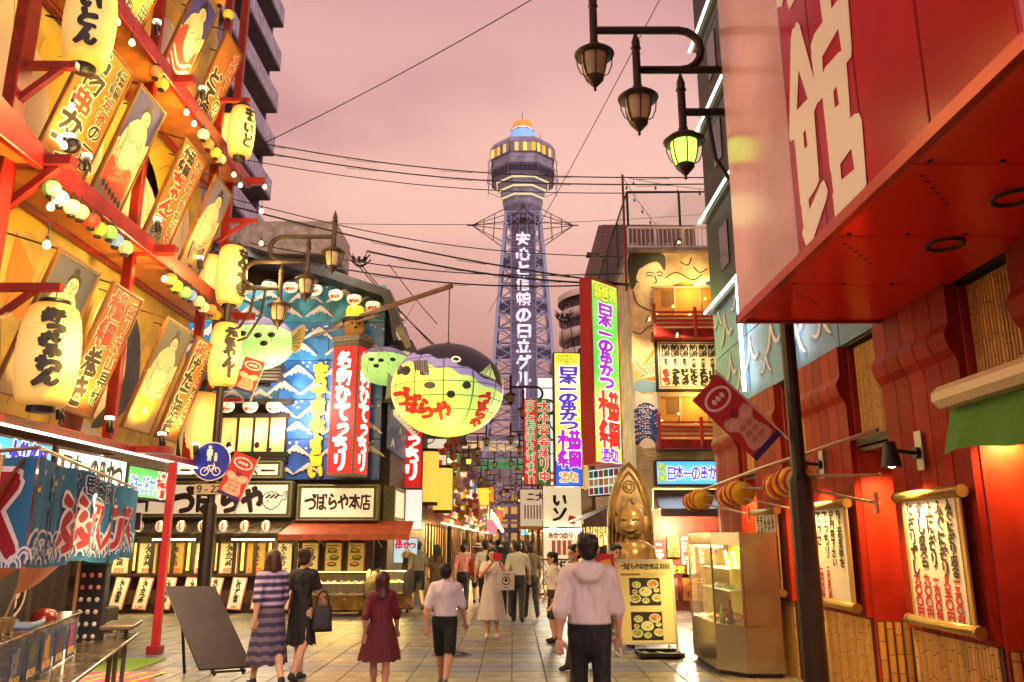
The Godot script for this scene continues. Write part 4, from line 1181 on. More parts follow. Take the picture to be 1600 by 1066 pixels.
	done(st, "name_board", relief("7c7a50", 0.6, 1.5, 3.0, "stain"), o)
	st = S()
	quad(st, v(-2.865, 2.22, -20.2), v(-2.865, 2.22, -21.8), v(-2.865, 2.86, -21.8), v(-2.865, 2.86, -20.2))
	done(st, "side_face", G("f3e2c4", 0.35), o)
	# red corner sign with white brush letters
	var r := thing("red_corner_sign", "tall red two sided sign with white brush letters on the blowfish restaurant's corner", "sign", FF(v(-3.95, 3.12, -19.5), -22))
	st = S()
	cbox(st, v(0, 1.65, 0), v(0.74, 3.3, 0.66), 0.02)
	done(st, "case", relief("8a7a5a", 0.7, 0.8, 3.0, "stain"), r)
	st = S()
	quad(st, v(-0.33, 0.08, 0.333), v(0.33, 0.08, 0.333), v(0.33, 3.14, 0.333), v(-0.33, 3.14, 0.333))
	quad(st, v(0.373, 0.08, 0.29), v(0.373, 0.08, -0.29), v(0.373, 3.14, -0.29), v(0.373, 3.14, 0.29))
	done(st, "face", G("d81c1e", 0.55), r)
	write(r, "名物ひてっちり", -0.2, 3.02, 0.4, 0.4, 0.085, G("fff4ec", 0.85), true, 0.345, null, 0, 0.425)
	write(r, "名物ひてっちり", -0.2, 3.02, 0.4, 0.4, 0.085, G("fff4ec", 0.85), true, 0.385, null, 0, 0.425, null, Transform3D(Basis(Vector3.UP, PI / 2), Vector3.ZERO))
	st = S()
	cbox(st, v(0, 3.36, 0), v(0.8, 0.12, 0.72), 0.02)
	done(st, "cap", relief("9a8a68", 0.7, 0.8, 3.0, "stain"), r)
	var h := thing("golden_fish_head", "golden blowfish head with a yellow lamp on top of the red corner sign", "ornament", FF(v(-3.95, 6.55, -19.5), 20))
	st = S(true)
	lathe(st, [[0.0, 0.0], [0.2, 0.02], [0.27, 0.2], [0.27, 0.36], [0.2, 0.5], [0.0, 0.52]], 18)
	done(st, "head", M("c89a4a", 0.5, 0.0, "mottle"), h)
	st = S(true)
	lathe(st, [[0.3, 0.42], [0.34, 0.47], [0.26, 0.52], [0.2, 0.53]], 18)
	done(st, "brim", M("2a2018", 0.5), h)
	st = S(true)
	lathe(st, [[0.2, 0.52], [0.22, 0.7], [0.19, 0.8], [0.0, 0.82]], 14)
	done(st, "lamp", G("f4d020", 0.9), h)
	st = S()
	for x in [-0.09, 0.09]: ball(st, v(x, 0.32, 0.255), v(0.03, 0.03, 0.02), 8)
	ball(st, v(0, 0.22, 0.265), v(0.05, 0.03, 0.03), 8)
	done(st, "face", M("2a1c10", 0.5), h)
	r = board("red_street_sign", "second red sign with white brush letters, farther along the left street side", "sign", FF(v(-3.0, 4.75, -24.2), 8), 0.68, 3.3, 0.22, relief("8a7a5a", 0.7, 0.8, 3.0, "stain"), G("d81c1e", 0.55), 0.05)
	write(r, "珍味てっちり", -0.22, 1.5, 0.44, 0.46, 0.095, G("fff4ec", 0.85), true, 0.24, null, 0, 0.5)
	# blowfish boom
	r = place("lantern_boom", "long wooden boom that carries the big blowfish lantern", "boom", v(-4.0, 7.2, -19.8))
	st = S(true)
	tube(st, [v(-4.6, 6.95, -20.0), v(-4.3, 7.1, -19.9), v(-1.34, 7.12, -17.0)], 0.06, 8)
	done(st, "pole", M("9a7a5e", 0.6, 0, "wood"), r)
	st = S(true)
	tube(st, [v(-5.1, 6.72, -19.95), v(-3.2, 7.0, -18.9)], 0.035, 8)
	done(st, "strut", M("9a7a5e", 0.6, 0, "wood"), r)
	st = S()
	tube(st, [v(-1.38, 7.1, -17.0), v(-1.38, 5.75, -17.0)], 0.012, 5)
	tube(st, [v(-2.2, 7.1, -17.9), v(-2.45, 6.2, -17.2)], 0.006, 4)
	for k in 5: lathe(st, [[0.0, -0.03], [0.02, 0.0], [0.0, 0.03]], 6, Transform3D(Basis(), v(-1.38, 6.9 - k * 0.22, -17)))
	done(st, "chain", M("3a3028", 0.5, 0.5), r)
	# shopfront: tiled lean-to, eave lanterns, tube lights, menu boards
	st = S()
	var lean := P2([0, 0, 0.7, -0.3, 0.7, -0.24, 0, 0.08])
	for k in 22:
		prism(st, lean, 0.25, Transform3D(Basis(v(0, 0, 1), v(0, 1, 0), v(-1, 0, 0)), v(-10.6 + k * 0.26 + 0.25, 2.06 + 0.01 * (k % 2), -19.95)))
	done(st, "roof_tile", M("7a6a4a", 0.6, 0, "stain"), o)
	for k in 9:
		st = S()
		lathe(st, [[0.02, -0.13], [0.08, -0.09], [0.105, 0.0], [0.08, 0.09], [0.02, 0.13]], 12)
		var rl := done(st, "shade", G("f0d8a8", 0.8), thing("eave_lantern", "small red and white lantern under the tiled eave, %s from the left" % ["first", "second", "third", "fourth", "fifth", "sixth", "seventh", "eighth", "ninth"][k], "lantern", FF(v(-9.6 + k * 0.49, 1.98, -19.1)), "red and white eave lanterns"))
		st = S()
		for j in 5: tube(st, [v(sin(TAU * j / 5) * 0.085, -0.09, cos(TAU * j / 5) * 0.085), v(sin(TAU * j / 5) * 0.11, 0.0, cos(TAU * j / 5) * 0.11), v(sin(TAU * j / 5) * 0.085, 0.09, cos(TAU * j / 5) * 0.085)], 0.014, 4)
		done(st, "stripe", M("c8442e", 0.5), rl.get_parent())
	for x in [-9.6, -7.9, -6.05]:
		st = S()
		tube(st, [v(x - 0.5, 1.68, -19.4), v(x + 0.5, 1.68, -19.4)], 0.022, 6)
		tag(done(st, "tube_lamp", G("fff0b4", 7.0), self), "glowing fluorescent tube above the menu boards, %s" % {-9.6: "leftmost", -7.9: "middle", -6.05: "rightmost"}[x], "lamp", "tubes above the menu boards")
		area("ffdf8a", 4.0, v(x, 1.64, -19.35), v(0, -1, -0.25), 1.0, 0.08)
	st = S()
	bx(st, v(-11, 0, -20.6), v(-3.4, 1.9, -20.4))
	done(st, "shopfront_wall", M("4a2e1a", 0.6, 0, "wood"), o)
	st = S()
	bx(st, v(-11, 0.0, -20.4), v(-5.2, 0.2, -19.9))
	bx(st, v(-11, 0.82, -20.4), v(-5.2, 0.87, -20.1))
	for k in 12: bx(st, v(-10.8 + k * 0.5, 0.87, -20.4), v(-10.72 + k * 0.5, 1.7, -20.28))
	done(st, "shopfront_frame", M("3a2414", 0.5, 0, "wood"), o)
	var names := ["ふぐつくし定食", "ふぐから揚", "ふぐ天丼", "ふぐ小鍋", "ふぐから揚げ", "ふぐかつ丼", "ふぐ天ぶら", "ふぐにぎり"]
	var prices := ["1,500", "850", "900", "1,100", "850", "800", "1,200", "850"]
	for k in 8:
		var x := -10.2 + k * 0.66
		var gold := k == 6 or k == 3
		var bd := board("menu_board", "%s menu board in the shopfront, price %s, %s from the left" % ["gold" if gold else "cream", prices[k], ["first", "second", "third", "fourth", "fifth", "sixth", "seventh", "eighth"][k]], "menu board", FF(v(x, 1.24, -20.38), 0), 0.46, 0.74, 0.05, M("8a5a2c", 0.5), M("c89a44" if gold else "efe4cc", 0.6, 0, "grain"), 0.025, "menu boards in the shopfront")
		var s: String = names[k]
		write(bd, s, -0.08, 0.33, 0.16, 0.5 / s.length(), 0.028, M("1e140c", 0.6), true, 0.056, null, 0, 0.5 / s.length() * 1.02)
		latin(bd, prices[k], 0.0, -0.29, 0.11, M("b03020", 0.6), 0.054)
		var yl := S()
		bx(yl, v(x + 0.3, 0.95, -20.36), v(x + 0.36, 1.6, -20.33))
		done(yl, "light_strip", G("ffd85a", 1.2), o)
	names = ["ふぐつくし定食", "ふぐ小鍋定食", "ふぐかつ丼", "ふぐ天丼", "ふぐ定食", "天丼定食", "にぎりずし定食", "上にぎり定食", "ふぐにぎり盛合"]
	for k in 9:
		var x := -9.75 + k * 0.55
		var bd := thing("leaning_menu", "narrow white menu card leaning below the shopfront, %s from the left" % ["first", "second", "third", "fourth", "fifth", "sixth", "seventh", "eighth", "ninth"][k], "menu board", Transform3D(Basis(Vector3.RIGHT, -0.28) * Basis(v(0, 0, 1), -0.06), v(x, 0.1, -19.6)), "leaning menu cards")
		st = S()
		cbox(st, v(0, 0.37, 0), v(0.34, 0.74, 0.03), 0.006)
		done(st, "frame", M("b86a5a", 0.5), bd)
		st = S()
		bx(st, v(-0.145, 0.025, 0.015), v(0.145, 0.715, 0.019))
		done(st, "card", M("f0e6da", 0.6, 0, "grain"), bd)
		var s: String = names[k]
		write(bd, s, -0.06, 0.69, 0.12, 0.52 / s.length(), 0.024, M("1e140c", 0.6), true, 0.023, null, 0, 0.52 / s.length() * 1.02)
		latin(bd, ["1,500", "1,100", "1,500", "900", "1,000", "850", "980", "1,200", "1,300"][k], 0.0, 0.06, 0.06, M("b03020", 0.6), 0.021)
		st = S()
		bar(st, v(-0.12, 0, -0.02), v(-0.12, 0.6, -0.02), 0.02); bar(st, v(0.12, 0.5, -0.02), v(0.12, -0.05, -0.4), 0.02)
		done(st, "easel_leg", M("2a1c12", 0.6), bd)

func puffer_lanterns() -> void:
	# the big hanging blowfish: printed skin over a wire frame, lit from inside
	var W := 640
	var H := 320
	var im := Image.create(W, H, false, Image.FORMAT_RGB8)
	var lime := Color.html("c8f07a")
	var lime2 := Color.html("e2ee6a")
	var lav := Color.html("8f86b6")
	var blk := Color.html("241f26")
	var spots := [[-0.80, 0.42, 0.07, 0.11], [-0.67, 0.40, 0.09, 0.1], [-0.34, 0.35, 0.075, 0.055], [-0.23, 0.10, 0.1, 0.07], [0.39, 0.10, 0.07, 0.075], [0.13, -0.08, 0.07, 0.075], [0.68, 0.15, 0.04, 0.06], [0.83, 0.12, 0.035, 0.06], [0.97, 0.0, 0.03, 0.07]]
	var Q := Basis(Vector3.RIGHT, 0.2)
	for y in H:
		var la := PI * (0.5 - (y + 0.5) / H)
		for x in W:
			var lo := TAU * (x + 0.5) / W
			var n3 := Q.inverse() * v(sin(lo) * cos(la), sin(la), cos(lo) * cos(la))
			var nx := n3.x
			var ny := n3.y
			var f := 0.72 - 0.06 * cos(nx * 5.0)
			if nx > -0.1: f -= 0.62 * smoothstep(-0.1, 0.95, nx)
			f += 0.03 * sin(nx * 17.0)
			var c: Color
			if ny > f: c = blk
			elif ny > f - 0.19 + 0.05 * nx: c = lav
			else:
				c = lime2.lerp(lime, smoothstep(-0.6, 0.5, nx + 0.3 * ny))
				for s in spots:
					if pow((nx - s[0]) / s[2], 2) + pow((ny - s[1]) / s[3], 2) < 1.0: c = blk.lerp(lime, 0.08)
			if ny < f:
				var g1 := absf(fposmod(lo * 12.0 / TAU + 0.5, 1.0) - 0.5)
				var g2 := absf(fposmod(la * 11.0 / PI + 0.5, 1.0) - 0.5)
				if g1 < 0.026 or g2 < 0.026: c = c.darkened(0.5)
			im.set_pixel(x, y, c)
	var t := ImageTexture.create_from_image(im)
	var skin := StandardMaterial3D.new()
	skin.albedo_texture = t; skin.roughness = 0.35
	skin.emission_enabled = true; skin.emission_texture = t; skin.emission = Color.WHITE
	skin.emission_operator = BaseMaterial3D.EMISSION_OP_MULTIPLY; skin.emission_energy_multiplier = 0.68
	var R := v(1.2, 1.0, 1.1)
	var o := thing("blowfish_lantern", "huge yellow green blowfish lantern with black back hanging over the street", "lantern", FF(v(-1.38, 4.79, -17.0)))
	var st := S(true)
	var prof := []
	for i in 33:
		var a := -PI / 2 + PI * i / 32.0
		prof.append([cos(a), sin(a)])
	lathe(st, prof, 64, Transform3D(Basis.from_scale(R), Vector3.ZERO))
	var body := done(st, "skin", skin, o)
	var warp := func(q, z): return R * (1.0 + z) * (Q * Vector3(q.x, q.y, sqrt(maxf(0.004, 1.0 - q.x * q.x - q.y * q.y))))
	var rd := G("c8281c", 0.45)
	st = S()
	var px := [-0.84, -0.62, -0.38, -0.1]
	var py := [-0.02, -0.14, -0.22, -0.22]
	for i in 4: ink(st, "づぼらや"[i], Transform3D(Basis(Vector3.BACK, -0.1), Vector3.ZERO), px[i], py[i] + px[i] * 0.0, 0.27, 0.36, 0.075, false, 0, 0.03, warp)
	for i in 4: ink(st, "づぼらや"[i], Transform3D(), [0.58, 0.55, 0.5, 0.42][i], -0.05 - i * 0.17, 0.17, 0.17, 0.045, false, 0, 0.03, warp)
	done(st, "lettering", rd, o)
	st = S(true)
	for q in [[0.19, 0.06, 0.05, "e8f0e0"], [0.0, 0, 0, ""]]:
		if q[1] > 0: pass
	var ex := warp.call(Vector2(0.2, 0.62), 0.0) as Vector3
	var en := (ex / (R * R)).normalized()
	var eb := Basis(Vector3.UP.cross(en).normalized(), en.cross(Vector3.UP.cross(en).normalized()), en)
	tubering(st, ex + en * 0.01, eb, 0.085, 0.065, 0.018)
	done(st, "eye_ring", G("eef6d8", 0.6), o)
	st = S(true)
	ball(st, ex, v(0.06, 0.05, 0.03), 10, eb)
	done(st, "eye", M("14181a", 0.2), o)
	# fins
	var fin := func(pts, xf, nm, m):
		var f := S()
		prism(f, pts, 0.03, xf)
		var fo := done(f, nm, m, o)
		return fo
	var side := P2([0, 0, 0.32, -0.04, 0.4, -0.34, 0.3, -0.36, 0.06, -0.28])
	var fpos := warp.call(Vector2(-0.5, 0.58), 0.05) as Vector3
	fin.call(side, Transform3D(Basis(Vector3.UP, -0.5), fpos), "side_fin", M("8a88a8", 0.4))
	st = S()
	for k in 6: bar(st, fpos + Basis(Vector3.UP, -0.5) * v(0.04 + 0.06 * k, -0.03, 0.035), fpos + Basis(Vector3.UP, -0.5) * v(0.09 + 0.055 * k, -0.3, 0.035), 0.014)
	done(st, "fin_ray", M("1c1a1e", 0.5), o)
	fpos = warp.call(Vector2(0.58, 0.33), 0.03) as Vector3
	fin.call(P2([0, 0, 0.4, -0.12, 0.26, 0.22]), Transform3D(Basis(Vector3.UP, 0.6), fpos), "cheek_fin", G("d8ec9a", 0.5))
	st = S()
	for q in [[0.02, 0.01, 0.26, 0.2], [0.1, 0.0, 0.27, 0.18], [0.22, -0.06, 0.28, 0.16], [0.0, 0.0, 0.4, -0.12], [0.26, 0.22, 0.4, -0.12]]: bar(st, fpos + Basis(Vector3.UP, 0.6) * v(q[0], q[1], 0.035), fpos + Basis(Vector3.UP, 0.6) * v(q[2], q[3], 0.035), 0.014)
	done(st, "fin_ray", M("1c1a1e", 0.5), o)
	fin.call(P2([0, 0, 0.5, 0.1, 0.62, 0.36, 0.2, 0.28, 0.02, 0.12]), Transform3D(Basis(Vector3.UP, 0.3), v(-0.75, 0.72, -0.3)), "back_fin", M("7a7488", 0.5))
	fin.call(P2([0, 0, -0.45, 0.3, -0.5, -0.28]), Transform3D(Basis(Vector3.UP, 0.8), v(-1.0, 0.1, -0.5)), "tail_fin", M("8a8498", 0.5))
	st = S(true)
	lathe(st, [[0.07, 0.98], [0.05, 1.04], [0.0, 1.06]], 10)
	done(st, "hanger", M("2a2426", 0.4), o)
	# two pale green blowfish fixed to the building
	for q in [[v(-6.1, 6.2, -18.7), 0.95, "pale green blowfish lantern on the wave wall behind the street lamp", 1.0, -10.0], [v(-3.15, 5.85, -19.6), 0.72, "pale green blowfish lantern behind the red corner sign", -1.0, 25.0]]:
		var f := thing("wall_blowfish", q[2], "lantern", FF(q[0], q[4]), "pale green blowfish lanterns")
		var s: float = q[1]
		st = S(true)
		ball(st, Vector3.ZERO, v(s, s * 0.66, s * 0.55), 26)
		done(st, "skin", G("a8e88a", 0.42), f)
		st = S(true)
		ball(st, v(0, s * 0.2, -0.02), v(s * 0.92, s * 0.5, s * 0.5), 22)
		done(st, "back", M("8c84b4", 0.5), f)
		st = S()
		for e in [[-0.1, 0.16], [0.3, 0.1], [0.6, 0.12], [0.45, -0.1]]:
			var ez := sqrt(maxf(0.01, 1.0 - pow(e[0], 2) - pow(e[1] / 0.66, 2))) * 0.55
			ball(st, v(e[0] * q[3], e[1], ez) * s, v(0.11, 0.07, 0.05) * s, 10)
		done(st, "spot", M("17181a", 0.4), f)
		st = S()
		for k in 5:
			var rr := []
			for j in 13:
				var a := TAU * j / 12.0
				var xx := (-0.7 + 0.33 * k)
				rr.append(v(xx, sin(a) * 0.66 * sqrt(1 - xx * xx), cos(a) * 0.55 * sqrt(1 - xx * xx)) * s * 1.003)
			tube(st, rr, 0.006, 4, false)
		done(st, "wire", M("4a7a4a", 0.5), f)
		st = S()
		prism(st, curve2([0.85 * q[3], 0.1, 1.15 * q[3], 0.42, 1.3 * q[3], 0.36, 1.2 * q[3], -0.1, 1.05 * q[3], -0.26], 3, true), 0.05, Transform3D(Basis.from_scale(v(s, s, 1)), v(0, 0, 0)))
		done(st, "tail", M("b8aa6a", 0.5), f)
		st = S()
		for k in 5: bar(st, v(0.95 * q[3] * s, (0.06 - 0.03 * k) * s, 0.055), v(1.2 * q[3] * s, (0.34 - 0.12 * k) * s, 0.055), 0.014)
		done(st, "fin_ray", M("1c1a1e", 0.5), f)

func tubering(st: SurfaceTool, c: Vector3, b: Basis, rx: float, ry: float, r: float) -> void:
	var p := []
	for j in 17: p.append(c + b * v(cos(TAU * j / 16) * rx, sin(TAU * j / 16) * ry, 0))
	tube(st, p, r, 6, false)

func puffer_things() -> void:
	var o := place("orange_awning", "orange cloth awning over the food display counters", "awning", v(-4.2, 1.8, -19.0))
	var st := S()
	for k in 12:
		var x0 := -5.25 + k * 0.24
		var z0 := -18.6 - 0.05 * k
		var z1 := -18.65 - 0.05 * k
		quad(st, v(x0, 1.8, z0), v(x0 + 0.24, 1.79, z1), v(x0 + 0.24, 2.12, -20.0), v(x0, 2.12, -20.0))
		quad(st, v(x0, 1.66 + 0.02 * (k % 2), z0 + 0.01), v(x0 + 0.24, 1.66 + 0.02 * ((k + 1) % 2), z1 + 0.01), v(x0 + 0.24, 1.79, z1), v(x0, 1.8, z0))
	done(st, "cloth", M("c8592a", 0.75, 0, "mottle"), o)
	st = S()
	for k in 5: tube(st, [v(-5.2 + k * 0.68, 1.8, -18.65 - 0.14 * k), v(-5.2 + k * 0.68, 1.5, -20.2)], 0.015, 5)
	done(st, "arm", M("8a6a4a", 0.4, 0.3), o)
	for q in [[-4.92, "cream picture menu with dark dishes above the display counter, left"], [-4.35, "yellow picture menu above the display counter, middle"], [-3.8, "yellow picture menu above the display counter, right"]]:
		var b := board("picture_menu", q[1], "menu board", FF(v(q[0], 1.26, -20.36)), 0.44, 0.72, 0.04, M("7a4a22", 0.5), M("efdf9a", 0.6), 0.03, "picture menus over the counter")
		var pr := S()
		for j in 3:
			flat(pr, oval(-0.03 + 0.05 * (j % 2), 0.16 - j * 0.16, 0.12, 0.06, 14), Transform3D(), 0.046 + j * 0.0003, C("4a3a1c"))
			flat(pr, oval(-0.03 + 0.05 * (j % 2), 0.17 - j * 0.16, 0.09, 0.035, 12), Transform3D(), 0.048 + j * 0.0003, C(["c8b04a", "9ab84a", "d8a05a"][j]))
			stroke(pr, P2([-0.15, 0.28 - j * 0.17, 0.1, 0.28 - j * 0.17]), 0.02, Transform3D(), 0.0465, C("8a5a2a"))
		done(pr, "print", PRINT(0.6), b)
	# curved glass display counters
	var i := 0
	for q in [[v(-4.0, 0, -19.3), 1.35, "long glass food display counter on castors under the orange awning"], [v(-2.85, 0, -19.9), 0.85, "shorter rounded glass display counter at the street corner"]]:
		var c := thing("display_counter", q[2], "display case", FF(q[0], [0, -14][i]), "glass food counters")
		var w: float = q[1]
		st = S()
		cbox(st, v(0, 0.28, 0), v(w, 0.36, 0.6), 0.05)
		done(st, "base", M("a8843c", 0.3, 0.75, "mottle"), c)
		st = S()
		for s in [-1, 1]: prism(st, curve2([-0.3, 0.46, -0.3, 0.98, -0.05, 1.0, 0.2, 0.93, 0.3, 0.75, 0.3, 0.46], 4, true), 0.025, Transform3D(Basis(v(0, 0, 1), v(0, 1, 0), v(-1, 0, 0)), v(s * w / 2 + 0.0125, 0, 0)))
		done(st, "end_panel", M("4a3820", 0.4, 0.4), c)
		st = S()
		var arc := [[0.29, 0.47], [0.3, 0.75], [0.2, 0.92], [-0.05, 0.99], [-0.28, 0.98]]
		for k in 4: quad(st, v(-w / 2, arc[k][1], arc[k][0]), v(w / 2, arc[k][1], arc[k][0]), v(w / 2, arc[k + 1][1], arc[k + 1][0]), v(-w / 2, arc[k + 1][1], arc[k + 1][0]))
		done(st, "glass_pane", GLASS("f6f4d8", 0.1), c)
		st = S()
		bx(st, v(-w / 2 + 0.02, 0.7, -0.26), v(w / 2 - 0.02, 0.712, 0.15))
		bx(st, v(-w / 2 + 0.02, 0.462, -0.28), v(w / 2 - 0.02, 0.47, 0.28))
		done(st, "shelf", M("d8d4b0", 0.4), c)
		st = S()
		bx(st, v(-w / 2 + 0.05, 0.94, -0.2), v(w / 2 - 0.05, 0.96, -0.16))
		done(st, "light_strip", G("ffe08a", 5.0), c)
		area("ffd870", 5.0, c.transform * v(0, 0.93, -0.15), v(0, -1, 0.3), w * 0.8, 0.06)
		for r in 2:
			for k in int(w / 0.16):
				var d := S(true)
				lathe(d, [[0.0, 0], [0.03, 0], [0.055, 0.022]], 10, Transform3D(Basis(), v(-w / 2 + 0.12 + k * 0.16, 0.474 + r * 0.24, 0.1 - r * 0.1)))
				ball(d, v(-w / 2 + 0.12 + k * 0.16, 0.5 + r * 0.24, 0.1 - r * 0.1), v(0.035, 0.022, 0.035), 7)
				done(d, "dish", M(["e8d8b0", "3a2018", "c8853a", "8a9a3a"][(k + r) % 4], 0.4), c)
		st = S()
		for sx in [-1, 1]:
			for sz in [-1, 1]: lathe(st, [[0.0, 0.0], [0.035, 0.01], [0.04, 0.05], [0.03, 0.1]], 8, Transform3D(Basis(), v(sx * (w / 2 - 0.1), 0.0, sz * 0.22)))
		done(st, "castor", M("1a1612", 0.5), c)
		i += 1
	var b := board("skewer_poster", "pale blue lit poster reading 串かつ in red above the far counter", "poster", FF(v(-2.62, 1.42, -20.6), -6), 0.62, 0.62, 0.06, M("6a5a4a", 0.5), G("a8cbe0", 0.8), 0.02)
	write(b, "串", -0.27, 0.26, 0.2, 0.22, 0.045, G("c82840", 0.7), false, 0.07)
	write(b, "かつ", -0.06, 0.2, 0.15, 0.15, 0.035, G("c82840", 0.7), false, 0.07)
	st = S()
	flat(st, oval(0.05, -0.12, 0.16, 0.12, 18), Transform3D(), 0.068, C("d8d2b8")); flat(st, oval(0.05, -0.11, 0.11, 0.07, 16), Transform3D(), 0.069, C("c8a060"))
	done(st, "print", PRINT(0.5), b)
	b = board("blank_lightbox", "plain white light box below the second red sign", "sign", FF(v(-3.0, 2.55, -24.6), 8), 0.62, 1.2, 0.2, M("8a8078", 0.5), G("f4e6e0", 0.85), 0.02)
	# dark easel seen from behind
	o = place("dark_easel", "large dark brown sign board on an easel seen from behind, lower left", "signboard", v(-3.85, 0, -10.9))
	var wdir := v(0.5, -0.025, -0.42)
	var ddir := v(0.76, -0.92, 0.61)
	var nn := wdir.cross(-ddir).normalized()
	var p0 := v(-4.48, 1.1, -10.85)
	st = S()
	var bb := Basis(wdir.normalized(), (-ddir).normalized(), nn)
	cbox(st, p0 + wdir * 0.5 + ddir * 0.5, v(wdir.length(), ddir.length(), 0.03), 0.006, bb)
	done(st, "panel", M("3a2c26", 0.5, 0, "mottle"), o)
	st = S()
	for t in [0.25, 0.8]: bar(st, p0 + wdir * t + ddir * 0.95, p0 + wdir * t + ddir * 1.0 + v(0.04, -0.06, 0.03), 0.03)
	for t in [0.25, 0.8]: bar(st, p0 + wdir * t + ddir * 0.15 - nn * 0.04, v(p0.x, 0, p0.z) + wdir * t + v(0.1, 0.0, -0.25) , 0.03)
	bar(st, p0 + wdir * 0.2 + ddir * 1.03, p0 + wdir * 0.85 + ddir * 1.03, 0.025)
	done(st, "easel_leg", M("17130f", 0.5), o)
	flag("red banner flag with a round emblem, on the left lamp post", v(-4.62, 2.1, -13.7), v(-4.25, 2.98, -13.6), v(-4.6, 2.95, -13.6))
	flag("red and cream banner flag hanging under the pale green blowfish", v(-5.0, 4.2, -15.2), v(-4.75, 5.0, -15.2), v(-5.2, 5.1, -15.2))
# ---------------------------------------------------------------- centre right: skewer restaurant with painted front
func mural_restaurant() -> void:
	var o := place("mural_restaurant", "cream three storey restaurant with a painted wrestler, red balconies and roof terrace", "building", v(5, 0, -22))
	var st := S()
	bx(st, v(3.06, 2.4, -30), v(11, 9.0, -20.02))
	done(st, "wall", M("f0dcb4", 0.6, 0, "mottle", 0.5), o)
	st = S()
	bx(st, v(3.4, 0, -30), v(11, 2.4, -20.6))
	done(st, "shop_wall", M("8a3a2a", 0.6, 0, "mottle"), o)
	# painted front
	var f := FF(v(0, 0, -20.012))
	var pr := S()
	flat(pr, curve2([3.08, 8.98, 3.1, 8.0, 3.3, 8.3, 3.42, 8.6, 3.8, 8.75, 3.98, 8.5, 4.02, 8.75, 3.9, 8.98], 4, true), f, 0.001, C("2e3324"))
	flat(pr, curve2([3.3, 8.5, 3.5, 8.62, 3.8, 8.72, 3.96, 8.4, 3.92, 8.0, 3.66, 7.75, 3.42, 7.9, 3.3, 8.2], 4, true), f, 0.002, C("ead3ae"))
	flat(pr, oval(3.28, 8.3, 0.07, 0.12, 12), f, 0.003, C("ead3ae"))
	var ln := C("2a2418")
	for q in [[3.5, 8.42, 3.6, 8.46, 3.7, 8.42], [3.78, 8.44, 3.86, 8.47, 3.93, 8.42], [3.5, 8.35, 3.58, 8.37, 3.66, 8.34], [3.8, 8.35, 3.86, 8.37, 3.92, 8.34], [3.72, 8.36, 3.76, 8.2, 3.7, 8.16], [3.62, 8.05, 3.72, 8.03, 3.84, 8.07], [3.24, 8.4, 3.22, 8.25, 3.3, 8.18], [3.14, 7.95, 3.25, 7.6, 3.6, 7.4], [3.66, 7.73, 3.75, 7.62, 3.95, 7.58], [3.1, 6.85, 3.3, 6.8, 3.55, 7.0, 4.1, 7.05], [4.0, 8.3, 4.3, 8.45, 4.7, 8.25, 4.95, 8.4], [4.4, 8.75, 4.6, 8.65, 4.7, 8.85], [4.75, 8.6, 4.9, 8.45, 5.1, 8.55]]:
		stroke(pr, curve2(q, 5), 0.032, f, 0.004, ln)
	flat(pr, P2([4.0, 8.05, 4.4, 8.2, 4.8, 8.12, 5.2, 8.2, 5.2, 8.0, 3.95, 8.0]), f, 0.0012, C("d88a2a"))
	flat(pr, curve2([4.1, 8.0, 4.3, 8.14, 4.6, 8.1, 4.85, 8.16, 4.95, 8.0], 4, true), f, 0.0022, C("3a2c22"))
	flat(pr, curve2([4.7, 8.0, 4.85, 8.25, 5.0, 8.3, 5.3, 8.45, 5.3, 8.0], 4, true), f, 0.0032, C("dcdde4"))
	flat(pr, oval(5.15, 8.15, 0.12, 0.06, 12), f, 0.0042, C("2f4fa0"))
	# rope, sun rays and plain blue waves with white foam
	for k in 9: flat(pr, P2([3.08, 5.6, 3.66, 5.3 + k * 0.13, 3.66, 5.43 + k * 0.13]), f, 0.001 + k * 1e-4, C("e08a1a" if k % 2 == 0 else "f0e0b8"))
	flat(pr, curve2([3.08, 5.5, 3.3, 5.62, 3.66, 5.5, 3.66, 5.3, 3.08, 5.3], 3, true), f, 0.0024, C("7fb0dc"))
	for k in 7:
		var t := k / 6.0
		flat(pr, oval(3.14 + 0.5 * t, 6.1 - 0.28 * sin(t * PI * 0.9) , 0.1, 0.12, 12, 0.5), f, 0.003 + k * 2e-4, C("cfc6bc"))
		stroke(pr, P2([3.1 + 0.5 * t, 6.18 - 0.28 * sin(t * PI * 0.9), 3.18 + 0.5 * t, 6.0 - 0.28 * sin(t * PI * 0.9)]), 0.014, f, 0.0046, ln)
	flat(pr, curve2([3.08, 5.2, 3.2, 5.28, 3.4, 5.15, 3.68, 5.22, 3.68, 4.0, 3.08, 4.0], 3, true), f, 0.003, C("e2e2ea"))
	for k in 7:
		var y := 4.02 + 0.13 * k
		stroke(pr, curve2([3.1, y - 0.02, 3.22, y + 0.12, 3.38, y + 0.16, 3.52, y + 0.1, 3.62, y - 0.04], 4), 0.11, f, 0.0036 + k * 4e-4, C(["1c3c94", "2f5cc0", "2348a8"][k % 3]))
		for j in 8: flat(pr, oval(3.12 + j * 0.068, y + 0.06 + 0.09 * sin(PI * j / 7.0) + rng.randf_range(-0.02, 0.02), 0.022, 0.02, 7), f, 0.004 + k * 4e-4, C("e6e8f2"))
	stroke(pr, curve2([3.1, 4.95, 3.2, 5.12, 3.38, 5.2, 3.55, 5.12, 3.62, 4.95, 3.54, 4.86, 3.46, 4.92], 4), 0.07, f, 0.0068, C("e6e8f2"))
	for k in 60: flat(pr, oval(3.1 + rng.randf() * 0.56, 4.2 + rng.randf() * 1.0, 0.018, 0.018, 6), f, 0.0062, C("eef0f6"))
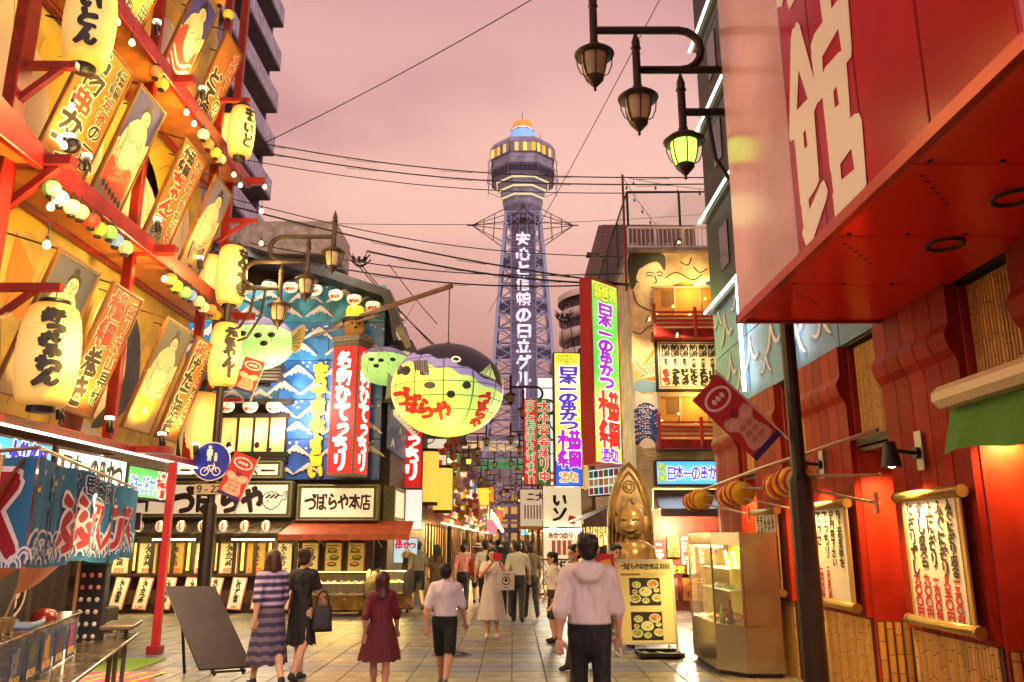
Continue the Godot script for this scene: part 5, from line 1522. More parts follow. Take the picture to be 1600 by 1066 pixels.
	for k in 8:
		var y := 3.3 + 0.09 * k
		stroke(pr, curve2([3.1, y, 3.25, y + 0.06, 3.45, y - 0.02, 3.9, y + 0.05, 4.6, y - 0.02], 3), 0.012, f, 0.002, C("8a8a94"))
	done(pr, "painting", PRINT(0.6), o)
	# windows with reed blinds, red balconies
	for q in [[7.2, 8.02], [4.42, 5.2]]:
		st = S()
		bx(st, v(3.68, q[0], -20.0), v(7.0, q[1], -19.96))
		done(st, "reed_blind", M("c8913e", 0.7, 0, "wood", 6.0), o)
		st = S()
		for x in [3.68, 4.2, 4.85, 5.5]: bx(st, v(x - 0.025, q[0], -19.96), v(x + 0.025, q[1], -19.92))
		for y in [q[0], q[1]]: bx(st, v(3.66, y - 0.03, -19.96), v(7.0, y + 0.03, -19.915))
		done(st, "window_frame", M("a89c8c", 0.4, 0.4), o)
		st = S()
		bx(st, v(3.85, q[0] + 0.3, -19.955), v(4.15, q[1] - 0.08, -19.95))
		done(st, "blind", M("6a4a26", 0.7), o)
		st = S()
		for k in 7: ball(st, v(3.72 + 0.42 * k, q[0] + [0.12, 0.3, 0.08, 0.5, 0.15, 0.3, 0.2][k], -19.9), v(0.03, 0.03, 0.03), 7)
		done(st, "bulb", G("ffcf6a", 6.0), o)
		var y0: float = q[0] - 0.62
		st = S()
		cbox(st, v(5.3, y0 + 0.12, -19.75), v(3.5, 0.24, 0.5), 0.02)
		var bal := done(st, "balcony", M("9a1a22", 0.45, 0, "mottle"), o)
		for k in 4:
			st = S()
			bx(st, v(3.56, y0 + 0.3 + k * 0.11, -19.54), v(7.0, y0 + 0.345 + k * 0.11, -19.49))
			done(st, "rail", M("a81e24", 0.4), bal)
		st = S()
		for x in [3.57, 4.6, 5.6]: cbox(st, v(x, y0 + 0.42, -19.515), v(0.08, 0.75, 0.08), 0.01)
		ball(st, v(3.57, y0 + 0.84, -19.515), v(0.06, 0.06, 0.06), 8)
		done(st, "rail_post", M("a81e24", 0.4), bal)
		omni("ffc060", 1.6, v(4.6, q[1] - 0.1, -19.5), 0.1)
	# roof terrace
	st = S()
	cbox(st, v(7, 9.05, -24.9), v(7.95, 0.12, 10), 0.02)
	done(st, "roof_slab", M("8a8088", 0.6, 0, "mottle"), o)
	st = S()
	bx(st, v(3.05, 9.68, -20.06), v(9, 9.73, -20.0)); bx(st, v(3.05, 9.14, -20.06), v(9, 9.19, -20.0))
	for k in 26: bx(st, v(3.06 + k * 0.115, 9.18, -20.045), v(3.08 + k * 0.115, 9.68, -20.02))
	for k in 5: cbox(st, v(3.07 + k * 0.72, 9.42, -20.03), v(0.05, 0.6, 0.05), 0.005)
	var rail := done(st, "terrace_rail", M("e4e0ee", 0.5), o)
	st = S()
	for q in [[3.12, -20.3], [4.52, -20.3], [6.0, -20.3], [3.12, -22.5], [3.12, -25], [3.12, -28]]: tube(st, [v(q[0], 9.1, q[1]), v(q[0], 10.85, q[1])], 0.035, 6)
	tube(st, [v(3.12, 10.85, -20.3), v(7, 10.85, -20.3)], 0.025, 6); tube(st, [v(3.12, 10.85, -20.3), v(3.12, 10.85, -28)], 0.025, 6)
	done(st, "fence_post", M("1f4a3c", 0.5, 0.2), o)
	st = S()
	for k in 52:
		var x := 3.12 + k * 0.075
		var e := minf(1.6, 7.0 - x)
		bar(st, v(x, 9.2, -20.3), v(x + e, 9.2 + e, -20.3), 0.006)
		e = minf(1.6, x - 3.12)
		bar(st, v(x, 9.2, -20.3), v(x - e, 9.2 + e, -20.3), 0.006)
	for k in 34:
		var z := -20.3 - k * 0.22
		bar(st, v(3.12, 9.2, z), v(3.12, 10.8, z - 1.6), 0.006)
		bar(st, v(3.12, 10.8, z), v(3.12, 9.2, z - 1.6), 0.006)
	stuff(done(st, "wire_mesh", M("3d5a50", 0.5, 0.3), o))
	st = S()
	tube(st, [v(3.0, 8.0, -20.2), v(3.0, 11.3, -20.2)], 0.035, 6)
	done(st, "red_pole", M("8a1c30", 0.5), o)
	for q in [[4.0, -21.3], [4.75, -21.6]]:
		var t := place("terrace_table", "round topped table standing on the roof terrace, %s" % ("left" if q[0] < 4.2 else "right"), "table", v(q[0], 9.11, q[1]), "terrace tables")
		st = S()
		lathe(st, [[0.0, 0.42], [0.36, 0.42], [0.38, 0.44], [0.36, 0.47], [0.0, 0.47]], 20, Transform3D(Basis(), v(q[0], 9.11, q[1])))
		done(st, "table_top", M("3c3a30", 0.5), t)
		st = S()
		tube(st, [v(q[0], 9.11, q[1]), v(q[0], 9.54, q[1])], 0.04, 8)
		lathe(st, [[0.25, 0.0], [0.22, 0.03], [0.0, 0.05]], 14, Transform3D(Basis(), v(q[0], 9.11, q[1])))
		done(st, "leg", M("8a8a8a", 0.4, 0.5), t)
		for k in 3:
			var ch := place("terrace_chair", "white chair by the %s terrace table, %s" % ["left" if q[0] < 4.2 else "right", ["left side", "behind", "right side"][k]], "chair", v(q[0] - 0.5 + 0.5 * k, 9.11, q[1] - 0.4), "white terrace chairs")
			var cx: float = q[0] - 0.5 + 0.5 * k
			st = S()
			cbox(st, v(cx, 9.55, q[1] - 0.45), v(0.38, 0.04, 0.38), 0.01)
			done(st, "seat", M("d8d4dc", 0.5), ch)
			st = S()
			for j in 4: bx(st, v(cx - 0.16 + j * 0.09, 9.57, q[1] - 0.65), v(cx - 0.12 + j * 0.09, 10.0, q[1] - 0.62))
			done(st, "backrest", M("d8d4dc", 0.5), ch)
			for j in 4:
				st = S()
				bar(st, v(cx + [-0.16, 0.16, 0.16, -0.16][j], 9.11, q[1] - 0.45 + [-0.16, -0.16, 0.16, 0.16][j]), v(cx + [-0.15, 0.15, 0.15, -0.15][j], 9.54, q[1] - 0.45 + [-0.15, -0.15, 0.15, 0.15][j]), 0.03)
				done(st, "leg", M("d8d4dc", 0.5), ch)
	var ls := place("terrace_string_lights", "drooping string of unlit bulbs above the roof terrace fence", "string lights", v(3.0, 11.2, -20.2))
	st = S()
	for e in [v(6.5, 10.75, -20.0), v(4.2, 9.4, -20.15)]:
		var pts := []
		for k in 13: pts.append(v(3.0, 11.25, -20.2).lerp(e, k / 12.0) - v(0, sin(PI * k / 12.0) * 0.12, 0))
		tube(st, pts, 0.008, 4)
		for k in range(1, 12, 2):
			tube(st, [pts[k], pts[k] - v(0, 0.1, 0)], 0.006, 4)
			ball(st, pts[k] - v(0, 0.15, 0), v(0.03, 0.05, 0.03), 8)
	done(st, "cord", M("2a2228", 0.5), ls)
	# wrestling style menu board
	var b := board("price_board", "black and white board of seven columns between the red balconies", "menu board", FF(v(4.62, 5.95, -20.0)), 2.0, 1.34, 0.12, M("16120e", 0.5), M("efe4d0", 0.6, 0, "grain"), 0.07)
	st = S()
	for x in [-0.89, 0.89]: bx(st, v(x - 0.012, -0.56, 0.122), v(x + 0.012, 0.56, 0.128))
	for y in [-0.56, 0.56]: bx(st, v(-0.9, y - 0.012, 0.1225), v(0.9, y + 0.012, 0.1285))
	done(st, "border_line", M("3a2c1c", 0.5), b)
	var bk := S()
	var rd := S()
	var items := ["もち", "うずら玉子", "紅しょうが", "にんにく", "玉ねぎ", "山芋", "しし唐"]
	for k in 7:
		var x := -0.84 + k * 0.235
		ink(bk, "前頭", Transform3D(), x, 0.53, 0.2, 0.15, 0.042, true, 0.165, 0.128)
		ink(bk, ["串かつ", "串かつ", "串かつ", "大一の中", "大一の中", "大一の中", "大一の中"][k], Transform3D(), x + 0.05, 0.17, 0.1, 0.06, 0.02, true, 0.062, 0.128)
		var s: String = items[k]
		var ch := 0.42 / s.length()
		ink(rd if k == 0 else bk, s, Transform3D(), x, -0.1, 0.19, minf(ch, 0.19), 0.05, true, ch, 0.128)
	done(bk, "lettering", M("14100c", 0.6), b)
	done(rd, "red_lettering", M("c01c1c", 0.6), b)
	# lit blue sign, awnings, posters
	b = board("blue_lightbox", "lit blue sign with purple lettering above the corner awning", "sign", FF(v(4.35, 3.25, -20.0)), 1.76, 0.62, 0.3, M("4a1a24", 0.5), ggrad("bluesign", [[0, "4ab4ec"], [0.5, "8cd8f8"], [1, "5ac0f0"]], 0.95), 0.04)
	write(b, "日本一の串かつ", -0.6, 0.16, 0.19, 0.32, 0.04, G("6a48d8", 0.8), false, 0.318, G("ffffff", 1.0), 0.035, 0.2)
	write(b, "新世界", -0.8, 0.24, 0.16, 0.15, 0.022, G("d8e83a", 0.9), true, 0.318, G("2a7a4a", 0.8), 0.02)
	for q in [[3.45, 5.2, 2.38, "purple grey sloping awning below the lit blue sign"]]:
		var a := place("grey_awning", q[3], "awning", v(4.3, 2.4, -19.6))
		st = S()
		quad(st, v(q[0], 2.38, -19.1), v(6.0, 2.38, -19.1), v(6.0, 2.86, -20.0), v(q[0], 2.86, -20.0))
		quad(st, v(q[0], 2.2, -19.09), v(6.0, 2.2, -19.09), v(6.0, 2.38, -19.1), v(q[0], 2.38, -19.1))
		tri(st, v(q[0], 2.38, -19.1), v(q[0], 2.86, -20.0), v(q[0], 2.38, -20.0))
		done(st, "cloth", M("5a4650", 0.7, 0, "mottle"), a)
		st = S()
		for k in 5: bx(st, v(q[0] + 0.5 * k, 2.375, -19.12), v(q[0] + 0.5 * k + 0.02, 2.39, -19.05))
		done(st, "seam", M("3a2c34", 0.7), a)
	var a2 := place("brown_awning", "dark brown awning over the street side entrance behind the statue", "awning", v(2.4, 2.3, -22))
	st = S()
	for k in 6: quad(st, v(1.75 - 0.03 * k, 2.15, -20.2 - 0.9 * k), v(2.9, 2.7, -20.2 - 0.9 * k), v(2.9, 2.7, -21.1 - 0.9 * k), v(1.72 - 0.03 * k, 2.15, -21.1 - 0.9 * k))
	quad(st, v(1.75, 1.98, -20.19), v(2.9, 1.98, -20.19), v(2.9, 2.7, -20.2), v(1.75, 2.15, -20.2))
	done(st, "cloth", M("3e2420", 0.7, 0, "mottle"), a2)
	st = S()
	quad(st, v(2.95, 2.9, -19.95), v(3.05, 4.0, -19.9), v(3.05, 4.0, -24), v(2.2, 2.75, -23.5))
	for k in 7:
		var t := place("paper_slip_banner", "hanging cream paper menu strip under the brown awning, %s" % ["first", "second", "third", "fourth", "fifth", "sixth", "seventh"][k], "menu strip", v(1.9 + k * 0.13, 1.5, -20.25 - k * 0.02), "cream menu strips under the brown awning")
		var ss := S()
		bx(ss, v(1.86 + k * 0.13, 1.52 + 0.03 * (k % 2), -20.3 - k * 0.02), v(1.96 + k * 0.13, 2.02, -20.29 - k * 0.02))
		done(ss, "paper", G("f0d888", 0.7), t)
		ss = S()
		ink(ss, ["串かつ", "ふぐ天", "玉ねぎ", "もち", "山芋", "にんにく", "紅"][k], FF(v(0, 0, 0)), 1.88 + k * 0.13, 1.98, 0.07, 0.09, 0.014, true, 0, -20.286 - k * 0.02)
		done(ss, "lettering", M("2a1c10", 0.7), t)
	# lit menu panel wall on the street side
	b = board("picture_lightbox", "lit panel of small coloured food pictures under the tall green sign", "sign", Transform3D(Basis(Vector3.UP, deg_to_rad(-62)), v(2.55, 3.1, -20.6)), 1.7, 0.7, 0.2, M("5a2024", 0.5), G("cfe6ee", 0.75), 0.03)
	var pp := S()
	for r in 3:
		for c in 7: flat(pp, rect(-0.78 + c * 0.225, -0.3 + r * 0.21, 0.19, 0.17), Transform3D(), 0.206, C(["c84a3a", "e8c84a", "4a9a5a", "e8e0d0", "3a6ab8", "d8884a"][(c * 2 + r) % 6]))
	done(pp, "print", PRINT(0.5), b)
	# shopfront posters beneath
	var names := [["red", "b81c1c", 3.62, 1.25, 0.32, 0.85, "二度漬", "f4e8d0"], ["yellow", "e8c83a", 3.98, 1.5, 0.3, 0.5, "ソースの", "b81c1c"], ["cream", "ece0c4", 4.34, 1.3, 0.34, 0.9, "御断り", "b81c1c"], ["white", "f0ece0", 4.74, 1.45, 0.3, 0.7, "串かつ", "2a1c14"], ["pink", "d88a84", 3.75, 0.5, 0.6, 0.55, "", ""], ["orange", "e0862a", 4.5, 0.5, 0.7, 0.55, "横綱", "241810"]]
	for q in names:
		b = board("shop_poster", "%s poster on the corner shopfront behind the glass showcase%s" % [q[0], " with large letters" if q[6] else ""], "poster", FF(v(q[2], q[3], -20.55)), q[4], q[5], 0.03, M("5a3a2a", 0.5), M(q[1], 0.6, 0, "grain"), 0.012, "posters on the corner shopfront")
		if q[6]:
			var n: int = q[6].length()
			write(b, q[6], -q[4] * 0.36, q[5] * 0.44, q[4] * 0.72, q[5] * 0.86 / n, 0.035, M(q[7], 0.6), true, 0.04, null, 0, q[5] * 0.88 / n)
	b = board("district_sign", "dark sign with yellow letters 大阪新世界 above a cartoon-like pink poster", "sign", FF(v(3.7, 0.98, -20.2)), 1.05, 0.24, 0.05, M("2a1a3a", 0.5), M("4a1a2a", 0.5), 0.015)
	write(b, "大阪新世界", -0.48, 0.09, 0.18, 0.18, 0.034, M("f0c83a", 0.5), false, 0.06)

func corner_signs() -> void:
	var b := board("tall_green_sign", "tall red cased sign lit green and yellow with purple and red letters", "sign", Transform3D(Basis(Vector3.UP, deg_to_rad(46)), v(2.02, 5.6, -19.15)), 1.12, 4.5, 0.34, M("a8141c", 0.4), ggrad("tallsign", [[0.0, "c8f060"], [0.12, "6ad858"], [0.5, "58cc50"], [0.75, "f0ee70"], [1.0, "f4d838"]], 0.9), 0.07)
	var pu := G("a01ed0", 0.75)
	var wh := G("ffffff", 1.05)
	write(b, "新世界", -0.42, 2.1, 0.27, 0.36, 0.06, G("f4f03a", 1.0), false, 0.366, G("1a7a4a", 0.6), 0.05)
	write(b, "日本一の串かつ", -0.3, 1.66, 0.52, 0.28, 0.1, pu, true, 0.366, wh, 0.06, 0.3)
	write(b, "横綱", -0.38, -0.5, 0.78, 0.67, 0.155, G("e82418", 0.75), true, 0.366, wh, 0.07, 0.68)
	write(b, "酒処", -0.32, -1.84, 0.32, 0.32, 0.058, pu, false, 0.366, wh, 0.03)
	var st := S()
	for y in [-1.95, -0.65, 0.75, 2.0]: cbox(st, v(0.6, y, -0.1), v(0.9, 0.2, 0.16), 0.01)
	done(st, "bracket", M("a8141c", 0.4), b)
	b = board("tall_yellow_sign", "tall sign lit yellow and blue with purple letters behind the green one", "sign", FF(v(1.57, 5.05, -23.2), 6), 0.8, 3.85, 0.3, M("5a1a24", 0.4), ggrad("tallsign2", [[0.0, "f0ea50"], [0.2, "fbf6b0"], [0.5, "f6ee60"], [0.82, "f8e860"], [0.83, "2a4ae0"], [1.0, "2a6af0"]], 0.95), 0.03)
	write(b, "新世界", -0.32, 1.84, 0.2, 0.24, 0.035, G("f0ea30", 0.9), false, 0.326, G("2a8a4a", 0.7), 0.03)
	write(b, "日本一の串かつ", -0.24, 1.5, 0.5, 0.25, 0.092, G("5a38c8", 0.75), true, 0.326, wh, 0.05, 0.262)
	write(b, "横綱", -0.32, -0.36, 0.66, 0.53, 0.13, G("b020d8", 0.75), true, 0.326, wh, 0.05, 0.54)
	write(b, "酒処", -0.26, -1.52, 0.25, 0.28, 0.052, G("f08a2a", 0.9), false, 0.326, wh, 0.03)
	b = board("banquet_sign", "hanging sign of one red and one green column of brush letters", "sign", FF(v(0.86, 5.0, -28.3), 4), 0.94, 3.0, 0.16, M("5a4a3a", 0.5), M("d8cfc0", 0.5), 0.02)
	st = S()
	quad(st, v(-0.45, -1.48, 0.166), v(-0.02, -1.48, 0.166), v(-0.02, 1.48, 0.166), v(-0.45, 1.48, 0.166))
	done(st, "red_half", G("d83a22", 0.55), b)
	st = S()
	quad(st, v(0.02, -1.48, 0.166), v(0.45, -1.48, 0.166), v(0.45, 1.48, 0.166), v(0.02, 1.48, 0.166))
	done(st, "green_half", G("2c7a34", 0.5), b)
	write(b, "広々とお座敷もあります", -0.4, 1.44, 0.34, 0.22, 0.04, G("2f8a30", 0.6), true, 0.18, G("f4ecd8", 0.8), 0.035, 0.245)
	write(b, "！！", -0.36, -1.22, 0.15, 0.24, 0.04, G("2f8a30", 0.6), false, 0.18, G("f4ecd8", 0.8), 0.03)
	write(b, "大小宴会承り中", 0.06, 1.42, 0.36, 0.36, 0.055, G("e04428", 0.65), true, 0.18, G("f4ecd8", 0.8), 0.04, 0.41)
	b = board("white_sign", "plain pale lit sign standing up behind the red and green one", "sign", FF(v(1.3, 5.9, -30.5)), 0.7, 3.6, 0.2, M("8a9a94", 0.5), G("e6f4ee", 0.85), 0.03)
	st = S()
	for k in 6: bx(st, v(-0.26, 1.4 - k * 0.5, 0.204), v(0.26, 1.36 - k * 0.5, 0.208))
	done(st, "print_line", M("8a9aa0", 0.5), b)
	b = board("white_cloth_banner", "white hanging banner with red marks and a yellow hem below the red and green sign", "banner", FF(v(0.75, 2.75, -30)), 0.95, 1.45, 0.04, M("c8402a", 0.6), G("ecdcbc", 0.45), 0.03)
	write(b, "二大", -0.2, 0.6, 0.3, 0.3, 0.05, M("b82a2a", 0.6), false, 0.05)
	st = S()
	for k in 6: bx(st, v(-0.3 + k * 0.11, -0.35, 0.044), v(-0.25 + k * 0.11, 0.15, 0.048))
	done(st, "red_column", M("c87a6a", 0.6), b)
	st = S()
	bx(st, v(-0.46, -0.71, 0.044), v(0.46, -0.6, 0.05))
	done(st, "yellow_hem", M("e8c23a", 0.6), b)
	b = board("brush_sign", "large lit white board with bold black brush strokes beside the lamp post disc", "sign", FF(v(1.6, 2.7, -26.5), 0), 1.25, 1.3, 0.3, M("6a5a40", 0.5), G("f0e2bc", 0.55), 0.02)
	write(b, "いソ", -0.3, 0.42, 0.42, 0.42, 0.08, M("14100c", 0.6), true, 0.32)
	st = S()
	box(st, v(0.3, -0.42, 0.312), v(0.24, 0.24, 0.012), Basis(Vector3.BACK, -0.3))
	done(st, "red_mark", M("c8281c", 0.6), b)
	b = board("price_poster", "lit white price poster below the bold brush board", "sign", FF(v(1.6, 1.15, -26.4), 0), 1.25, 1.7, 0.2, M("6a5a40", 0.5), G("ece0c0", 0.5), 0.02)
	st = S()
	for k in 4: bx(st, v(-0.35 + k * 0.17, 0.05, 0.204), v(-0.23 + k * 0.17, 0.5, 0.21))
	done(st, "red_column", M("c05a4a", 0.6), b)
	write(b, "串かつのり", -0.45, 0.74, 0.15, 0.17, 0.03, M("a83a2a", 0.6), false, 0.21)
	latin(b, "750", 0.0, -0.3, 0.34, M("1a1410", 0.6), 0.205)
	st = S()
	tube(st, [v(1.0, 1.99, -26.1), v(2.2, 1.99, -26.1)], 0.03, 6)
	tag(done(st, "tube_lamp", G("f4fff4", 5.0), self), "white fluorescent tube between the brush board and the price poster", "lamp")
	var o := place("lattice_screen", "reddish brown wooden lattice screen beside the price poster", "screen", v(1.1, 0, -25.6))
	st = S()
	for x in [0.75, 1.3, 1.85]: cbox(st, v(x, 0.55, -25.6), v(0.06, 1.1, 0.06), 0.008)
	for y in [0.06, 1.08]: cbox(st, v(1.3, y, -25.6), v(1.15, 0.06, 0.06), 0.008)
	done(st, "frame", M("7a3a20", 0.5, 0, "wood"), o)
	for k in 16:
		st = S()
		var x := 0.75 + (k % 8) * 0.157
		var d := 1.0 if k < 8 else -1.0
		var xa := x if d > 0 else x
		bar(st, v(clampf(xa - d * 0.25, 0.76, 1.84), 0.1, -25.6 + 0.012 * d), v(clampf(xa + d * 0.45, 0.76, 1.84), 1.05, -25.6 + 0.012 * d), 0.022)
		done(st, "slat", M("8a4426", 0.5, 0, "wood"), o)
	# red brick building, curved white flats behind
	o = place("brick_building", "narrow dark red brick building behind the roof terrace", "building", v(4.4, 0, -33))
	st = S()
	bx(st, v(3.55, 0, -38), v(7.5, 14.2, -31))
	done(st, "wall", M("7a5a4a", 0.7, 0, "mottle"), o)
	st = S()
	for r in 60:
		for c in 9: bx(st, v(3.56 + c * 0.24 + (0.12 if r % 2 else 0.0), 9.0 + r * 0.087, -30.99), v(3.56 + c * 0.24 + 0.228 + (0.12 if r % 2 else 0.0), 9.077 + r * 0.087, -30.97))
	stuff(done(st, "bricks", M("7a2c30", 0.7, 0, "stain"), o))
	for y in [11.8, 12.9]:
		st = S()
		tube(st, [v(3.56, y, -30.9), v(3.1, y + 0.05, -30.9)], 0.03, 6)
		lathe(st, [[0.12, -0.12], [0.05, 0.08], [0.0, 0.08]], 10, Transform3D(Basis(), v(3.1, y, -30.9)))
		done(st, "wall_lamp", M("241e1c", 0.5), o)
	o = place("curved_flats", "white curved block of flats with rounded balconies beyond the tall signs", "building", v(13.9, 0, -115))
	st = S(true)
	var fc := Transform3D(Basis(), v(13.9, 0, -115))
	lathe(st, [[6.1, 0.0], [6.1, 35.6], [0.0, 35.6]], 40, fc)
	done(st, "wall", M("6a6470", 0.5, 0, "mottle"), o)
	for k in 11:
		st = S(true)
		lathe(st, [[6.1, 0.0], [7.0, 0.0], [7.0, 1.3], [6.85, 1.3], [6.85, 0.25], [6.1, 0.25]], 40, Transform3D(Basis(), v(13.9, 3.0 + k * 2.95, -115)))
		done(st, "balcony", M("efe6e0", 0.6, 0, "mottle", 0.3), o)
		st = S()
		for j in 14: box(st, fc * Vector3(sin(j * 0.24 - 1.6) * 6.12, 4.9 + k * 2.95, cos(j * 0.24 - 1.6) * 6.12), v(0.9, 1.3, 0.1), Basis(Vector3.UP, j * 0.24 - 1.6))
		stuff(done(st, "balcony_doors", M("22242e", 0.2), o))
	st = S(true)
	lathe(st, [[7.1, 35.4], [7.1, 36.3], [0.0, 36.4]], 40, fc)
	done(st, "roof", M("e0d6d0", 0.6), o)

func statue() -> void:
	# gilded seated figure before a pointed arch
	var n := place("pointed_arch_panel", "golden carved pointed arch panel standing behind the gilded figure", "panel", v(2.4, 0, -17.0))
	var arch := curve2([-0.47, 0.0, -0.47, 1.2, -0.46, 2.1, -0.38, 2.6, -0.2, 3.05, 0.0, 3.28], 4)
	var full := PackedVector2Array(arch)
	for i in range(arch.size() - 2, -1, -1): full.append(Vector2(-arch[i].x, arch[i].y))
	var gold: StandardMaterial3D = M("a87c38", 0.5, 0.12, "stain", 0.8)
	var st := S()
	prism(st, full, 0.16, FF(v(2.44, 0, -17.2)))
	done(st, "panel", gold, n)
	var k := 0
	for s in [0.93, 0.8]:
		st = S()
		var pts := []
		for p in full: pts.append(v(2.44 + p.x * s, maxf(p.y, 0.02) * (0.985 if s > 0.9 else 0.93), -17.03 + 0.01 * k))
		tube(st, pts, 0.035 - 0.008 * k, 6)
		done(st, "moulding", gold, n)
		k += 1
	st = S()
	tubering(st, v(2.44, 2.75, -17.03), Basis(), 0.12, 0.12, 0.022)
	tubering(st, v(2.44, 2.75, -17.03), Basis(), 0.065, 0.065, 0.016)
	for s in [-1, 1]:
		var pts := []
		for j in 9: pts.append(v(2.44 + s * (0.02 + 0.3 * sin(j * 0.19)), 2.5 - j * 0.12, -17.02))
		tube(st, pts, 0.02, 6)
		pts = []
		for j in 9: pts.append(v(2.44 + s * (0.36 - 0.2 * sin(j * 0.3)), 2.35 - j * 0.09, -17.025))
		tube(st, pts, 0.016, 6)
	done(st, "tracery", gold, n)
	var o := place("gilded_statue", "gilded smiling seated figure with big ears before the pointed arch", "statue", v(2.4, 0, -16.6))
	st = S()
	cbox(st, v(2.42, 0.45, -16.65), v(0.95, 0.9, 0.7), 0.03)
	done(st, "pedestal", M("5a4426", 0.5, 0.2, "mottle"), o)
	var bz: StandardMaterial3D = M("a07c48", 0.4, 0.35, "mottle", 1.2)
	var c := v(2.38, 0, -16.5)
	var bones := [[v(0, 0.95, 0), v(0, 1.35, -0.02), 0.34, 0.3], [v(-0.2, 1.5, 0), v(0.2, 1.5, 0), 0.17, 0.17], [v(-0.34, 1.46, 0), v(-0.4, 1.1, 0.06), 0.12, 0.1], [v(0.34, 1.46, 0), v(0.4, 1.1, 0.06), 0.12, 0.1], [v(-0.4, 1.1, 0.06), v(-0.3, 0.95, 0.28), 0.1, 0.08], [v(0.4, 1.1, 0.06), v(0.3, 0.95, 0.28), 0.1, 0.08],
		[v(-0.18, 0.98, 0.1), v(-0.26, 0.95, 0.42), 0.16, 0.13], [v(0.18, 0.98, 0.1), v(0.26, 0.95, 0.42), 0.16, 0.13], [v(0, 1.6, 0.02), v(0, 1.75, 0.05), 0.14, 0.14]]
	st = S(true)
	nets(st, bones, c, Basis(), 0.025, 0.06, [])
	done(st, "body", bz, o)
	# head with a broad smile, narrow eyes and long ears
	var hb := [[v(0, 1.95, 0.06), v(0, 2.12, 0.02), 0.26, 0.25], [v(-0.1, 1.86, 0.16), v(0.1, 1.86, 0.16), 0.13, 0.13], [v(-0.15, 1.93, 0.22), v(-0.14, 1.96, 0.23), 0.075, 0.075], [v(0.15, 1.93, 0.22), v(0.14, 1.96, 0.23), 0.075, 0.075], [v(0, 1.97, 0.27), v(0, 2.05, 0.26), 0.055, 0.035], [v(-0.05, 1.95, 0.27), v(0.05, 1.95, 0.27), 0.04, 0.04],
		[v(-0.27, 1.86, 0.02), v(-0.28, 2.08, -0.02), 0.045, 0.06], [v(0.27, 1.86, 0.02), v(0.28, 2.08, -0.02), 0.045, 0.06], [v(-0.17, 2.1, 0.22), v(-0.06, 2.1, 0.26), 0.03, 0.03], [v(0.17, 2.1, 0.22), v(0.06, 2.1, 0.26), 0.03, 0.03], [v(0, 1.77, 0.22), v(0, 1.77, 0.22), 0.07, 0.07], [v(-0.07, 1.825, 0.29), v(0.07, 1.825, 0.29), 0.022, 0.022]]
	st = S(true)
	nets(st, hb, c, Basis(Vector3.UP, -0.25), 0.016, 0.03, [])
	done(st, "head", bz, o)
	st = S()
	var hbz := Basis(Vector3.UP, -0.25)
	var sm := []
	for j in 9: sm.append(c + hbz * v(-0.14 + 0.035 * j, 1.875 - 0.045 * sin(PI * j / 8), 0.3 + 0.04 * sin(PI * j / 8)))
	tube(st, sm, 0.016, 5)
	for s in [-1, 1]:
		var e := []
		for j in 6: e.append(c + hbz * v(s * (0.06 + 0.022 * j), 2.045 + 0.012 * sin(PI * j / 5), 0.3 - 0.013 * j))
		tube(st, e, 0.017, 5)
	done(st, "face_line", M("1e1408", 0.7), o)
	st = S()
	for j in 6: tube(st, [c + v(-0.2 + j * 0.08, 1.22, 0.3), c + v(-0.2 + j * 0.08, 1.1, 0.32)], 0.012, 5)
	done(st, "carved_line", M("5a3c18", 0.5, 0.4), o)
# ---------------------------------------------------------------- tower
func tower_half(y: float) -> float:
	if y > 76: return 4.1
	if y > 52: return lerpf(5.95, 4.1, (y - 52) / 24.0)
	if y > 36: return lerpf(6.95, 5.95, (y - 36) / 16.0)
	return lerpf(10.5, 6.95, y / 36.0)

